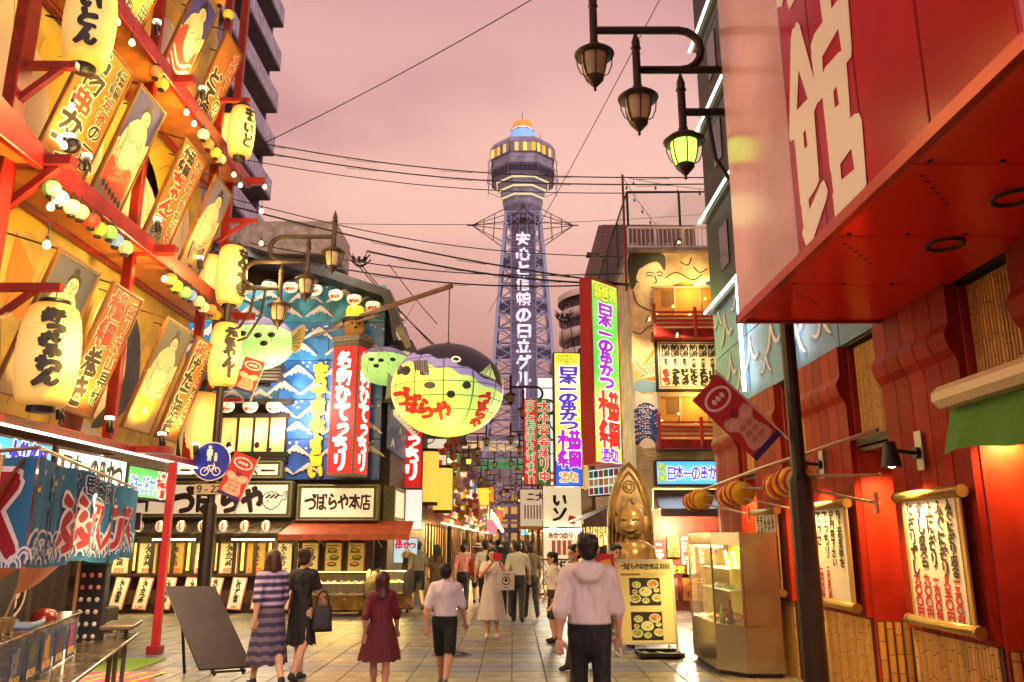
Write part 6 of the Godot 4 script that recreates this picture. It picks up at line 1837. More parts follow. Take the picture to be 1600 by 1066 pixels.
func tower() -> void:
	var o := place("lattice_tower", "tall blue grey lattice tower with lettered panel and lit eight sided deck", "tower", v(2.6, 0, -183))
	var c := v(2.6, 0, -183)
	var steel := M("93a7cc", 0.5, 0.1)
	var dark := M("8699be", 0.5, 0.1)
	var ys := []
	var y := 18.0
	while y < 78: ys.append(y); y += 3.7
	for s in [[-1, 1], [1, 1], [1, -1], [-1, -1]]:
		var st := S()
		for i in ys.size() - 1:
			var h0 := tower_half(ys[i])
			var h1 := tower_half(ys[i + 1])
			bar(st, c + v(s[0] * h0, ys[i], s[1] * h0), c + v(s[0] * h1, ys[i + 1], s[1] * h1), 0.75)
		done(st, "corner_leg", steel, o)
	for i in ys.size():
		var h := tower_half(ys[i])
		var st := S()
		for k in 4:
			var a: Array = [[-1, 1], [1, 1], [1, -1], [-1, -1]][k]
			var b: Array = [[1, 1], [1, -1], [-1, -1], [-1, 1]][k]
			bar(st, c + v(a[0] * h, ys[i], a[1] * h), c + v(b[0] * h, ys[i], b[1] * h), 0.34)
		if i % 3 == 1:
			lathe(st, [[h * 0.55, ys[i] - 0.25], [h * 1.02, ys[i] - 0.2], [h * 1.02, ys[i] + 0.15], [h * 0.55, ys[i] + 0.2]], 16, Transform3D(Basis(), c))
		done(st, "ring_beam", steel, o)
	var st := S()
	for i in ys.size() - 1:
		var h0 := tower_half(ys[i])
		var h1 := tower_half(ys[i + 1])
		for k in 4:
			var a: Array = [[-1, 1], [1, 1], [1, -1], [-1, -1]][k]
			var b: Array = [[1, 1], [1, -1], [-1, -1], [-1, 1]][k]
			var m0 := c + v((a[0] + b[0]) * 0.5 * h0, ys[i], (a[1] + b[1]) * 0.5 * h0)
			bar(st, c + v(a[0] * h0, ys[i], a[1] * h0), c + v((a[0] + b[0]) * 0.5 * h1, ys[i + 1], (a[1] + b[1]) * 0.5 * h1), 0.2)
			bar(st, c + v(b[0] * h0, ys[i], b[1] * h0), c + v((a[0] + b[0]) * 0.5 * h1, ys[i + 1], (a[1] + b[1]) * 0.5 * h1), 0.2)
			bar(st, m0, c + v(a[0] * h1, ys[i + 1], a[1] * h1), 0.2)
			bar(st, m0, c + v(b[0] * h1, ys[i + 1], b[1] * h1), 0.2)
	stuff(done(st, "lattice_bars", dark, o))
	st = S()
	bx(st, c + v(-1.6, 18, -1.6), c + v(1.6, 78, 1.6))
	done(st, "lift_shaft", M("8a90ae", 0.5, 0.1, "mottle", 0.1), o)
	# lettered panel on the front
	st = S()
	var hs := 5.6
	quad(st, c + v(-2.95, 24, tower_half(24) + 0.5), c + v(2.95, 24, tower_half(24) + 0.5), c + v(2.85, 74, tower_half(74) + 0.5), c + v(-2.85, 74, tower_half(74) + 0.5))
	done(st, "letter_panel", M("5d6690", 0.5, 0.1, "mottle", 0.1), o)
	st = S()
	for x in [-2.9, -1.0, 1.0, 2.9]: bar(st, c + v(x, 24, tower_half(24) + 0.6), c + v(x * 0.97, 76, tower_half(76) + 0.6), 0.3)
	for k in 28: bx(st, c + v(-2.9, 24.4 + k * 1.8, tower_half(24.4 + k * 1.8) + 0.55), c + v(2.9, 24.55 + k * 1.8, tower_half(24.4 + k * 1.8) + 0.7))
	done(st, "panel_frame", M("8088ac", 0.5, 0.1), o)
	st = S()
	var i := 0
	for ch in "安心と信頼の日立グル｜ブ":
		var yy := 71.6 - i * 3.78
		ink(st, ch, Transform3D(Basis(), c + v(0, yy, tower_half(yy) + 1.0)), -1.55, 0, 3.1, 3.2, 0.55, false, 0, 0.0)
		i += 1
	done(st, "lettering", G("e6e8f4", 0.55), o)
	# arms with points
	st = S()
	for s in [[1, 0], [-1, 0], [0, 1], [0, -1]]:
		var d := v(s[0], 0, s[1])
		var n := v(s[1], 0, s[0])
		var tip := c + d * 12.3 + v(0, 75.4, 0)
		for q in [[3.8, 79.2, 2.0], [3.8, 79.2, -2.0], [4.3, 70.2, 2.0], [4.3, 70.2, -2.0], [4.1, 75.4, 2.5], [4.1, 75.4, -2.5]]:
			bar(st, c + d * q[0] + n * q[2] + v(0, q[1], 0), tip, 0.16)
		for t in [0.35, 0.65]:
			var e := [c + (d * 3.8 + n * 2 + v(0, 79.2, 0)).lerp(d * 12.3 + v(0, 75.4, 0), t), c + (d * 3.8 - n * 2 + v(0, 79.2, 0)).lerp(d * 12.3 + v(0, 75.4, 0), t), c + (d * 4.3 - n * 2 + v(0, 70.2, 0)).lerp(d * 12.3 + v(0, 75.4, 0), t), c + (d * 4.3 + n * 2 + v(0, 70.2, 0)).lerp(d * 12.3 + v(0, 75.4, 0), t)]
			for k in 4: bar(st, e[k], e[(k + 1) % 4], 0.12)
		bar(st, tip, tip + d * 1.2, 0.25)
	done(st, "pointed_arm", M("2e2c3a", 0.5, 0.3), o)
	# eight sided decks
	var oct := Transform3D(Basis(Vector3.UP, PI / 8), c)
	st = S()
	lathe(st, [[3.9, 76.0], [4.3, 78.2], [4.9, 79.6], [5.0, 80.6]], 8, oct)
	lathe(st, [[5.0, 80.6], [5.6, 82.0], [5.6, 82.8], [6.2, 84.0], [6.2, 84.8], [6.9, 85.6], [7.9, 86.3], [8.0, 88.2]], 8, oct)
	done(st, "lower_deck", M("a4b2d8", 0.4, 0.1, "mottle", 0.1), o)
	st = S()
	for q in [[5.35, 81.3], [5.9, 83.3], [6.65, 85.25]]: lathe(st, [[q[0], q[1] - 0.1], [q[0] + 0.25, q[1]], [q[0] + 0.25, q[1] + 0.3], [q[0], q[1] + 0.35]], 8, oct)
	done(st, "light_band", G("f0e0a8", 0.7), o)
	st = S()
	lathe(st, [[8.0, 88.2], [8.3, 88.3], [8.3, 88.9], [7.7, 89.0], [7.7, 91.2], [8.3, 91.3]], 8, oct)
	lathe(st, [[8.3, 93.6], [8.5, 93.8], [7.6, 95.4], [3.5, 96.2], [3.1, 96.4], [3.1, 100.2]], 8, oct)
	lathe(st, [[8.0, 84.2], [9.0, 85.2], [9.0, 90.0]], 4, Transform3D(Basis(Vector3.UP, 0.0), c + v(0, 400, 0)))
	done(st, "upper_deck", M("b2c0e4", 0.35, 0.1, "mottle", 0.1), o)
	for k in 8:
		var a := TAU * (k + 0.5) / 8 + PI / 8
		var d := v(sin(a), 0, cos(a))
		var n := v(d.z, 0, -d.x)
		if d.z < -0.5: continue
		for j in 6:
			st = S()
			var p := c + d * 7.72 + n * (-2.55 + j * 1.02)
			var b := Basis(n, Vector3.UP, -d)
			box(st, p + v(0, 92.45, 0), v(0.94, 2.2, 0.12), b)
			done(st, "lit_window", G(["ffcf5a", "8a7a68", "e8c88a", "6a6470", "f0b030", "a8946a"][(j * 5 + k * 3) % 6], [1.0, 0.5, 0.7, 0.4, 0.9, 0.5][(j * 5 + k * 3) % 6]), o)
			st = S()
			box(st, c + d * 7.35 + n * (-2.55 + j * 1.02) + v(0, 87.2, 0), v(0.9, 1.5, 0.5), b)
			done(st, "dark_window", M("25304e", 0.15, 0.2), o)
	st = S()
	lathe(st, [[3.15, 96.6], [3.2, 97.2], [3.2, 99.4], [3.0, 99.9]], 24, Transform3D(Basis(), c))
	done(st, "blue_drum", G("7fb4e8", 0.8), o)
	st = S(true)
	lathe(st, [[2.5, 100.0], [2.7, 101.2], [2.4, 102.3], [1.4, 102.9], [0.0, 103.0]], 24, Transform3D(Basis(), c))
	done(st, "orange_dome", G("ff8a3a", 0.95), o)
	st = S()
	lathe(st, [[2.75, 100.0], [2.85, 100.2], [2.75, 100.5]], 24, Transform3D(Basis(), c))
	done(st, "white_ring", G("e8fbff", 1.2), o)
	st = S()
	bar(st, c + v(0, 103, 0), c + v(0, 105.6, 0), 0.15)
	for k in 3: bar(st, c + v(3.4, 96 + k, 0.5), c + v(4.6, 96 + k, 0.5), 0.1)
	bar(st, c + v(4.4, 95.6, 0.5), c + v(4.4, 99.5, 0.5), 0.12)
	done(st, "mast", M("3a3a48", 0.5), o)
	st = S()
	for k in 8:
		var a := TAU * k / 8 + PI / 8
		bar(st, c + v(sin(a) * 9.3, 84.5, cos(a) * 9.3), c + v(sin(a) * 8.4, 93.8, cos(a) * 8.4), 0.14)
		var a2 := TAU * (k + 1) / 8 + PI / 8
		for yy in [85.5, 88.0, 90.5]: bar(st, c + v(sin(a) * 9.1, yy, cos(a) * 9.1), c + v(sin(a2) * 9.1, yy, cos(a2) * 9.1), 0.1)
	done(st, "outer_rail", M("6a6c88", 0.5, 0.3), o)
	# base: glazed block between four spread legs
	var p := place("tower_base", "grey glazed block with diagonal legs at the foot of the tower", "building", v(2.6, 0, -180))
	st = S()
	bx(st, v(-11, 13, -192), v(16, 23.5, -176))
	done(st, "hall", M("9c9ab4", 0.5, 0.1, "mottle", 0.1), p)
	st = S()
	for k in 14:
		bx(st, v(-10.8 + k * 1.9, 20.2, -175.95), v(-9.1 + k * 1.9, 22.4, -175.85))
	done(st, "lit_window", G("d8c48a", 0.55), p)
	st = S()
	for k in 14: bx(st, v(-10.8 + k * 1.9, 16.4, -175.95), v(-9.1 + k * 1.9, 18.6, -175.85))
	done(st, "green_window", G("3a9a5a", 0.4), p)
	st = S()
	for s in [-1, 1]:
		bar(st, v(2.6 + s * 13, 0, -175), v(2.6 + s * 5, 13.5, -176), 1.6)
		bar(st, v(2.6 + s * 3, 0, -175.5), v(2.6 + s * 9.5, 13, -175.6), 0.9)
		bar(st, v(2.6 + s * 12, 6, -175.3), v(2.6, 12.6, -175.8), 0.7)
	for yy in [5.0, 8.5, 12.4]: bar(st, v(-11, yy, -175.4), v(16, yy, -175.4), 0.5)
	done(st, "diagonal_leg", M("a8a4c4", 0.5, 0.1), p)
	st = S()
	bx(st, v(-11, 0, -192), v(16, 13, -182))
	done(st, "back_wall", M("7a7690", 0.6), p)
	st = S()
	for r in 4:
		for k in 13: bx(st, v(-10.2 + k * 2.0, 1.2 + r * 2.9, -182), v(-8.9 + k * 2.0, 2.9 + r * 2.9, -181.9))
	done(st, "lit_window", G("d8a860", 0.6), p)
	for q in [[-14, -150, 9, 17, "pale"], [12.5, -150, 8, 15, "grey"], [-24, -200, 16, 30, "tall grey"], [30, -210, 18, 26, "broad grey"]]:
		var h := place("distant_block", "%s far block of flats beside the tower's foot" % q[4], "building", v(q[0], 0, q[1]))
		st = S()
		bx(st, v(q[0] - q[2] / 2.0, 0, q[1] - 10), v(q[0] + q[2] / 2.0, q[3], q[1]))
		done(st, "wall", M("8a8294", 0.6, 0, "mottle", 0.1), h)
		for r in int(q[3] / 3.0):
			st = S()
			for k in int(q[2] / 1.8): bx(st, v(q[0] - q[2] / 2.0 + 0.4 + k * 1.8, r * 3.0 + 0.9, q[1]), v(q[0] - q[2] / 2.0 + 1.5 + k * 1.8, r * 3.0 + 2.3, q[1] + 0.06))
			done(st, "window", M("3a3a50", 0.2), h)

# ---------------------------------------------------------------- the street beyond
func far_street() -> void:
	var tones := ["8a6a52", "a08468", "6e5a50", "94786a", "7a6458", "a89078"]
	var desc := ["brown", "tan", "dark brown", "dusty pink", "umber", "pale tan"]
	var acc := ["c83a2a", "e8b82a", "2a6ab0", "d8762a", "3a8a4a", "b82a5a"]
	var accn := ["red", "yellow", "blue", "orange", "green", "magenta"]
	var ords := ["nearest", "second", "third", "fourth", "fifth", "sixth", "seventh", "farthest"]
	for side in [-1, 1]:
		for k in 8:
			var z := (-30.5 if side < 0 else -32.0) - k * 13.0
			var x := -3.5 if side < 0 else 3.1
			var hgt: float = [6.5, 8.0, 7.0, 9.0, 7.5, 8.5, 7.0, 9.0][(k + (3 if side > 0 else 0)) % 8]
			if side < 0 and k == 0: hgt = 6.0
			var o := place("shop_house", "%s shop building, %s on the %s of the far street" % [desc[(k + side + 1) % 6], ords[k], "left" if side < 0 else "right"], "building", v(x, 0, z))
			var st := S()
			bx(st, v(x, 0, z - 12.6), v(x + side * 9.0, hgt, z))
			done(st, "wall", M(tones[(k + side + 1) % 6], 0.65, 0, "mottle", 0.3), o)
			st = S()
			cbox(st, v(x + side * 4.3, hgt + 0.1, z - 6.3), v(9.4, 0.25, 13.0), 0.03)
			done(st, "roof", M("3c3436", 0.6), o)
			for j in 4:
				st = S()
				bx(st, v(x - side * 0.03, 3.7, z - 1.0 - j * 3.0), v(x + side * 0.05, 5.1, z - 2.8 - j * 3.0))
				done(st, "window", G(["f0c868", "3a3038", "e8b450", "4a4048"][(j + k) % 4], 0.5), o)
			var ac: String = acc[(k * 2 + (1 if side > 0 else 0)) % 6]
			var an: String = accn[(k * 2 + (1 if side > 0 else 0)) % 6]
			st = S()
			quad(st, v(x, 2.9, z - 0.4), v(x, 2.9, z - 12), v(x - side * 0.9, 2.5, z - 12), v(x - side * 0.9, 2.5, z - 0.4))
			quad(st, v(x - side * 0.9, 2.5, z - 0.4), v(x - side * 0.9, 2.5, z - 12), v(x - side * 0.9, 2.3, z - 12), v(x - side * 0.9, 2.3, z - 0.4))
			done(st, "awning", M(ac, 0.7), o)
			st = S()
			bx(st, v(x - side * 0.02, 0.1, z - 0.8), v(x + side * 0.03, 2.2, z - 11.8))
			done(st, "lit_front", G("f4c468", 0.75), o)
			for j in 9:
				st = S()
				cbox(st, v(x - side * 0.06, 1.15, z - 1.0 - j * 1.3), v(0.08, 2.3, 0.16), 0.01)
				done(st, "door_post", M("4a2c18", 0.5), o)
			st = S()
			tube(st, [v(x - side * 0.85, 2.28, z - 0.6), v(x - side * 0.85, 2.28, z - 11.6)], 0.03, 5)
			done(st, "tube_lamp", G("ffe2a0", 5.0), o)
			omni("ffcf80", 9.0 if k < 4 else 16.0, v(x - side * 1.2, 2.2, z - 6.0), 0.15)
			# signs that stick out over the street
			for j in 3:
				var zz := z - 1.5 - j * 4.0
				var yy: float = [4.6, 3.7, 5.0][(j + k) % 3]
				var c2: String = acc[(k + j * 2 + (3 if side > 0 else 0)) % 6]
				var b := board("projecting_sign", "%s projecting sign on the %s side of the far street, %s of building %s" % [accn[(k + j * 2 + (3 if side > 0 else 0)) % 6], "left" if side < 0 else "right", ["near end", "middle", "far end"][j], ords[k]], "sign", FF(v(x - side * 0.55, yy, zz)), 0.8, [1.9, 1.3, 1.6][j], 0.2, M("5a4a40", 0.5), G(c2 if (j + k) % 3 else "f4e8c8", 0.7), 0.03, "projecting signs of the far street")
				st = S()
				for n in 3: bx(st, v(-0.22, 0.55 - n * 0.45, 0.204), v(0.22, 0.3 - n * 0.45, 0.21))
				done(st, "print_block", G("fff4dc" if (j + k) % 3 else "c83a2a", 0.7), b)
			# round paper lanterns in a row along the awning
			if k < 3:
				for j in 6:
					st = S(true)
					ball(st, Vector3.ZERO, v(0.16, 0.2, 0.16), 10)
					var l := done(st, "street_lantern", G(["f0d8b0", "e05a3a"][j % 2], 0.8), self)
					l.position = v(x - side * 1.0, 2.75, z - 0.8 - j * 1.9)
					tag(l, "%s paper lantern along the %s awning of the far street, %s" % [["cream", "red"][j % 2], ["left", "right"][0 if side < 0 else 1], "building %s, place %s" % [ords[k], ords[j]]], "lantern", "lanterns of the far street")
	# big yellow cylinder lanterns and coloured paper figures on the left
	for q in [[-2.75, 3.7, -27.2, 0.3, 1.7, "tall yellow cylinder lantern just past the left street pole"], [-2.45, 3.4, -29.0, 0.34, 1.5, "tall yellow cylinder lantern beside the paper figures"]]:
		var o := thing("cylinder_lantern", q[5], "lantern", FF(v(q[0], q[1], q[2])))
		var st := S(true)
		lathe(st, [[q[3] * 0.9, -q[4] / 2], [q[3], -q[4] / 2 + 0.05], [q[3], q[4] / 2 - 0.05], [q[3] * 0.9, q[4] / 2]], 18)
		done(st, "shade", G("f6cf52", 0.85), o)
		st = S()
		lathe(st, [[0.0, q[4] / 2 + 0.08], [q[3] * 0.95, q[4] / 2 + 0.08], [q[3] * 0.95, q[4] / 2 - 0.03]], 18)
		lathe(st, [[q[3] * 0.95, -q[4] / 2 + 0.03], [q[3] * 0.95, -q[4] / 2 - 0.08], [0.0, -q[4] / 2 - 0.08]], 18)
		done(st, "cap", M("3a2a18", 0.5), o)
	var kk := 0
	for q in [[-2.15, 4.3, -30.5, "d8a04a"], [-2.0, 3.4, -31.0, "e8c8d0"], [-1.95, 2.7, -31.5, "d88a1e"], [-1.75, 4.0, -33.0, "b8a0c8"], [-1.6, 3.1, -34.0, "c8643a"], [-1.5, 2.5, -36.0, "e8b8a0"], [-2.3, 5.0, -30.0, "d86a2a"]]:
		var o := thing("paper_flower_ball", "cluster of %s paper decorations over the left of the far street" % ["golden", "pale pink", "deep orange, lowest", "lilac", "rust red", "peach", "bright orange, highest"][kk], "decoration", FF(v(q[0], q[1], q[2])))
		for j in 14:
			var st := S(true)
			var a := rng.randf() * TAU
			ball(st, v(cos(a) * 0.3 * rng.randf(), rng.randf_range(-0.4, 0.4), sin(a) * 0.25), v(0.14, 0.12, 0.12) * rng.randf_range(0.6, 1.2), 8, Basis(Vector3.BACK, rng.randf()))
			done(st, "petal", M(q[3] if j % 3 else ["f0e0c8", "8a6ab0", "e8b02a"][j / 3 % 3], 0.7), o)
		kk += 1
	var cc := ["e83a2a", "f0c83a", "f4ecd0", "e8782a", "3a9ad0", "e84a7a"]
	for k in 14:
		var bx2 := (-2.55 + 0.06 * k) if k % 2 else (2.35 - 0.05 * k)
		var b := board("far_sign", "small %s lit sign high in the far end of the street, %s" % [["red", "yellow", "cream", "orange", "blue", "pink"][k % 6], ["first", "second", "third"][k / 6]], "sign", FF(v(bx2, 2.9 + 0.75 * ((k * 3) % 5), -64 - 5.5 * k)), 1.2, 1.5, 0.2, M("4a4040", 0.5), G(cc[k % 6], 0.8), 0.05, "lit signs at the far end of the street")
	# rows of bright bulbs at the far end
	for s in [-1, 1]:
		var st := S()
		for k in 26: ball(st, v(s * 1.5 + 0.35 + s * 0.3, 3.4 - 0.02 * k, -62 - k * 2.6), v(0.2, 0.26, 0.2), 7)
		tag(stuff(done(st, "bulb_row", G("ffe0a0", 4.0), self)), "row of bright bulbs along the %s of the street's far end" % ("left" if s < 0 else "right"), "lights")

# ---------------------------------------------------------------- street lamps
func lamp_head(o: Node3D, p: Vector3, lit: bool) -> void:
	var iron := M("35281f", 0.45, 0.4)
	var st := S()
	tube(st, [p + v(0, 0.1, 0), p + v(0, 0.62, 0)], 0.045, 8)
	lathe(st, [[0.03, 0.62], [0.06, 0.66], [0.045, 0.7], [0.05, 0.74], [0.0, 0.9]], 8, Transform3D(Basis(), p))
	done(st, "spear_stem", iron, o)
	st = S(true)
	lathe(st, [[0.215, 0.02], [0.225, 0.04], [0.15, 0.1], [0.06, 0.15], [0.05, 0.2], [0.0, 0.2]], 24, Transform3D(Basis(), p))
	lathe(st, [[0.0, 0.03], [0.215, 0.02]], 24, Transform3D(Basis(), p))
	var cap := done(st, "cap", iron, o)
	st = S(true)
	lathe(st, [[0.085, -0.26], [0.12, -0.18], [0.14, -0.08], [0.145, 0.02]], 18, Transform3D(Basis(), p))
	done(st, "glass", G("b4ff58", 2.2) if lit else M("c9b792", 0.25, 0.0, "mottle"), o)
	st = S()
	for k in 6:
		var a := TAU * k / 6
		var d := v(sin(a), 0, cos(a))
		tube(st, [p + d * 0.15 + v(0, 0.02, 0), p + d * 0.148 + v(0, -0.08, 0), p + d * 0.128 + v(0, -0.18, 0), p + d * 0.09 + v(0, -0.27, 0)], 0.008, 4)
	for s in [-1, 1]: tube(st, [p + v(s * 0.2, 0.02, 0), p + v(s * 0.19, -0.1, 0), p + v(s * 0.15, -0.2, 0), p + v(s * 0.11, -0.22, 0)], 0.007, 4)
	done(st, "cage_bar", iron, cap)
	st = S(true)
	lathe(st, [[0.0, -0.42], [0.018, -0.4], [0.012, -0.37], [0.04, -0.34], [0.1, -0.27], [0.1, -0.24], [0.0, -0.24]], 16, Transform3D(Basis(), p))
	done(st, "finial", iron, cap)

func lamp_proto(lit: bool, label: String, xf: Transform3D) -> Node3D:
	var o := thing("street_lamp", label, "street lamp", xf, "street lamps with three lanterns")
	var iron := M("35281f", 0.45, 0.4, "grain", 1.0)
	var st := S()
	tube(st, [v(0, 0, 0), v(0, 2.25, 0)], 0.115, 10)
	tube(st, [v(0, 2.25, 0), v(0, 2.32, 0)], [0.115, 0.075], 10)
	done(st, "pole_sleeve", iron, o)
	st = S()
	tube(st, [v(0, 2.3, 0), v(0, 6.5, 0)], 0.07, 10)
	lathe(st, [[0.075, 6.5], [0.05, 6.6], [0.0, 6.7]], 10)
	done(st, "pole", iron, o)
	st = S()
	var u := func(y0, y1, x0, xa, xb):
		var p := [v(xa, y0, 0), v(x0, y0, 0)]
		var r: float = (y0 - y1) / 2.0
		for k in 9:
			var a := PI / 2 + PI * k / 8
			p.append(v(x0 + cos(a) * r, (y0 + y1) / 2 + sin(a) * r, 0))
		p.append(v(xb, y1, 0))
		return p
	tube(st, u.call(7.27, 6.77, 0.95, 1.9, 1.43), 0.045, 8)
	tube(st, u.call(6.77, 6.25, 0.5, 1.43, 0.95), 0.045, 8)
	tube(st, [v(0, 6.25, 0), v(0.9, 6.25, 0)], 0.04, 8)
	tube(st, [v(0, 5.4, 0), v(0.25, 5.5, 0), v(0.42, 5.8, 0), v(0.48, 6.25, 0)], 0.025, 6)
	tube(st, [v(0, 5.15, 0), v(0.4, 5.3, 0), v(0.62, 5.7, 0), v(0.68, 6.25, 0)], 0.025, 6)
	done(st, "arm", iron, o)
	lamp_head(o, v(1.9, 6.92, 0), false)
	lamp_head(o, v(1.43, 6.38, 0), false)
	lamp_head(o, v(0.95, 5.86, 0), lit)
	return o

func street_lamps() -> void:
	var a := lamp_proto(true, "near street lamp on the right with its lowest lantern glowing green", Transform3D(Basis(Vector3.UP, PI), v(2.82, 0, -8.0)))
	omni("d8ff9a", 0.05, v(1.7, 5.35, -8.6), 0.2)
	var st := S()
	cbox(st, v(0, 1.3, 0.11), v(0.2, 0.1, 0.03), 0.01)
	var b := lamp_proto(false, "street lamp on the left with a blue disc, all three lanterns unlit", FF(v(-5.28, 0, -14.4)))
	var k := 0
	for z in [-30.0, -43.0, -57.0, -72.0, -90.0, -110.0]:
		var w: String = ["nearest", "second", "third", "fourth", "fifth", "farthest"][k]
		dup(a if k % 2 == 0 else b, "street lamp on the right of the far street, %s of that row" % w, Transform3D(Basis(Vector3.UP, PI), v(1.85 - 0.02 * k, 0, z)))
		dup(b if k % 2 == 0 else a, "street lamp on the left of the far street, %s of that row" % w, FF(v(-3.45 + 0.15 * k, 0, z - 1.0)))
		k += 1
	for q in [[v(-5.28, 3.02, -14.26), 0.34, "blue round walkers and cyclists sign on the left near lamp post", "9 - 22"], [v(1.85, 3.05, -29.86), 0.31, "blue round sign on the right lamp post beside the brush board", "9 - 22"], [v(-3.45, 2.95, -30.86), 0.31, "blue round sign on the left lamp post past the red signs", "9 - 22"]]:
		var o := thing("disc_sign", q[2], "road sign", FF(q[0]))
		var r: float = q[1]
		var f := Transform3D(Basis(Vector3.RIGHT, PI / 2), Vector3.ZERO)
		st = S()
		lathe(st, [[0.0, -0.01], [r, -0.01], [r, 0.012], [0.0, 0.012]], 36, f)
		done(st, "disc", M("e8e4e0", 0.4), o)
		st = S()
		lathe(st, [[0.0, 0.0155], [r * 0.95, 0.0155]], 36, f)
		done(st, "blue_face", M("1c2fa8", 0.35), o)
		st = S()
		var I := Transform3D(Basis.from_scale(v(r, r, 1)), Vector3.ZERO)
		var wc := C("f0ece8")
		flat(st, oval(-0.1, 0.72, 0.09, 0.09, 12), I, 0.02, wc)
		flat(st, P2([-0.24, 0.62, 0.04, 0.62, 0.06, 0.3, 0.0, 0.3, -0.02, 0.02, -0.08, 0.02, -0.1, 0.26, -0.14, 0.02, -0.2, 0.02, -0.2, 0.3, -0.26, 0.3]), I, 0.02, wc)
		flat(st, oval(0.22, 0.38, 0.065, 0.065, 10), I, 0.02, wc)
		flat(st, P2([0.13, 0.3, 0.31, 0.3, 0.3, 0.12, 0.28, 0.0, 0.16, 0.0, 0.14, 0.12]), I, 0.02, wc)
		for s in [-0.3, 0.3]:
			var ring := oval(s, -0.52, 0.2, 0.2, 18)
			ring.append(ring[0])
			stroke(st, ring, 0.05, I, 0.02, wc)
		stroke(st, P2([-0.3, -0.52, -0.1, -0.22, 0.2, -0.22, 0.3, -0.52]), 0.05, I, 0.024, wc)
		stroke(st, P2([-0.1, -0.22, 0.02, -0.52, 0.2, -0.22, 0.16, -0.1]), 0.05, I, 0.027, wc)
		done(st, "symbol", PRINT(0.5), o)
		st = S()
		cbox(st, v(0, -r - 0.14, 0), v(0.52, 0.18, 0.02), 0.005)
		done(st, "plate", M("b8a88a", 0.5), o)
		latin(o, q[3], 0.0, -r - 0.14, 0.13, M("1c1814", 0.5), 0.012)
		st = S()
		for y in [0.1, -r - 0.14]: bx(st, v(-0.09, y - 0.02, -0.2), v(0.09, y + 0.02, -0.012))
		done(st, "clamp", M("3a3028", 0.5, 0.4), o)

# ---------------------------------------------------------------- overhead cables
func cables() -> void:
	var blk := M("15121a", 0.5)
	var list := [
		[v(-9.5, 13.6, -22), v(5.4, 11.6, -21.0), 0.5, 0.018, "topmost of three cables crossing the sky before the tower's deck"],
		[v(-9.5, 13.3, -22), v(5.4, 11.4, -21.0), 0.5, 0.02, "middle one of three cables crossing the sky before the tower's deck"],
		[v(-9.5, 12.95, -22), v(5.4, 11.15, -21.0), 0.5, 0.014, "lowest of three cables crossing the sky before the tower's deck"],
		[v(-7.2, 9.9, -19), v(4.4, 8.0, -20.2), 0.25, 0.024, "thick cable crossing below the upper lantern of the left lamp post"],
		[v(-7.2, 10.1, -19), v(3.1, 9.3, -21.2), 0.4, 0.014, "thin cable just above the thick crossing cable"],
		[v(-4.0, 9.4, -21), v(3.05, 8.1, -20.0), 0.2, 0.028, "twisted cable ending at the painted restaurant's corner"],
		[v(-8.5, 9.8, -18), v(3.3, 14.0, -13.8), 0.3, 0.012, "slanting wire from the left eaves up to the dark right tower"],
		[v(-0.9, 10.2, -30), v(3.4, 13.0, -13.8), 0.2, 0.01, "slanting wire rising from behind the tower to the right"],
		[v(-4.2, 8.9, -20.5), v(-1.5, 6.0, -19.5), 0.1, 0.016, "cable dropping from the bundle behind the lantern boom, left"],
		[v(-4.1, 8.9, -20.5), v(-0.8, 5.4, -20.5), 0.15, 0.014, "cable dropping from the bundle behind the lantern boom, right"],
		[v(-3.3, 8.85, -20.5), v(-1.9, 7.0, -19.8), 0.05, 0.012, "short cable beside the lantern boom's tip"],
		[v(1.5, 8.3, -24), v(1.95, 3.2, -25), 0.05, 0.012, "cable falling in front of the tall yellow sign, left"],
		[v(1.75, 8.3, -24), v(2.6, 4.2, -25), 0.08, 0.012, "cable falling in front of the tall yellow sign, right"],
		[v(-6.6, 8.95, -19.2), v(3.1, 8.75, -21), 0.35, 0.016, "sagging cable over the blowfish restaurant's roof, upper of two"],
		[v(-6.6, 8.75, -19.2), v(3.1, 8.45, -21), 0.4, 0.022, "sagging cable over the blowfish restaurant's roof, lower of two"],
		[v(-9.0, 11.5, -24), v(9.5, 16.0, -34), 0.3, 0.012, "long slanting wire that passes before the tower's letters"],
		[v(-0.8, 6.2, -40), v(1.8, 9.3, -46), 0.3, 0.015, "cable between the big blowfish and the tower shaft"],
	]
	for q in list:
		var st := S()
		var pts := []
		for k in 17:
			var t := k / 16.0
			pts.append((q[0] as Vector3).lerp(q[1], t) - v(0, sin(PI * t) * q[2], 0))
		tube(st, pts, q[3], 5)
		if q[3] > 0.017:
			for k in range(2, 16, 3): tube(st, [pts[k], pts[k] - v(0, 0.06, 0), pts[k + 1] - v(0, 0.03, 0)], 0.008, 4)
		tag(done(st, "overhead_cable", blk, self), q[4], "cable")
	for q in [[v(-4.1, 8.95, -20.5), "tangle of black cable ends over the blowfish restaurant's roof corner"], [v(1.55, 8.35, -24), "tangle of black cable ends above the tall yellow sign"]]:
		var st := S()
		for k in 6:
			var pts := []
			for j in 8: pts.append(q[0] + v(-0.2 + 0.07 * j + 0.05 * sin(k * 2.0 + j), -0.25 * sin(PI * j / 7.0) * (0.6 + 0.25 * (k % 3)) + 0.03 * k, 0.05 * k))
			tube(st, pts, 0.014, 5)
		for k in 3: box(st, q[0] + v(-0.15 + 0.15 * k, 0.02, 0.03), v(0.07, 0.16, 0.07))
		tag(done(st, "cable_tangle", blk, self), q[1], "cable")

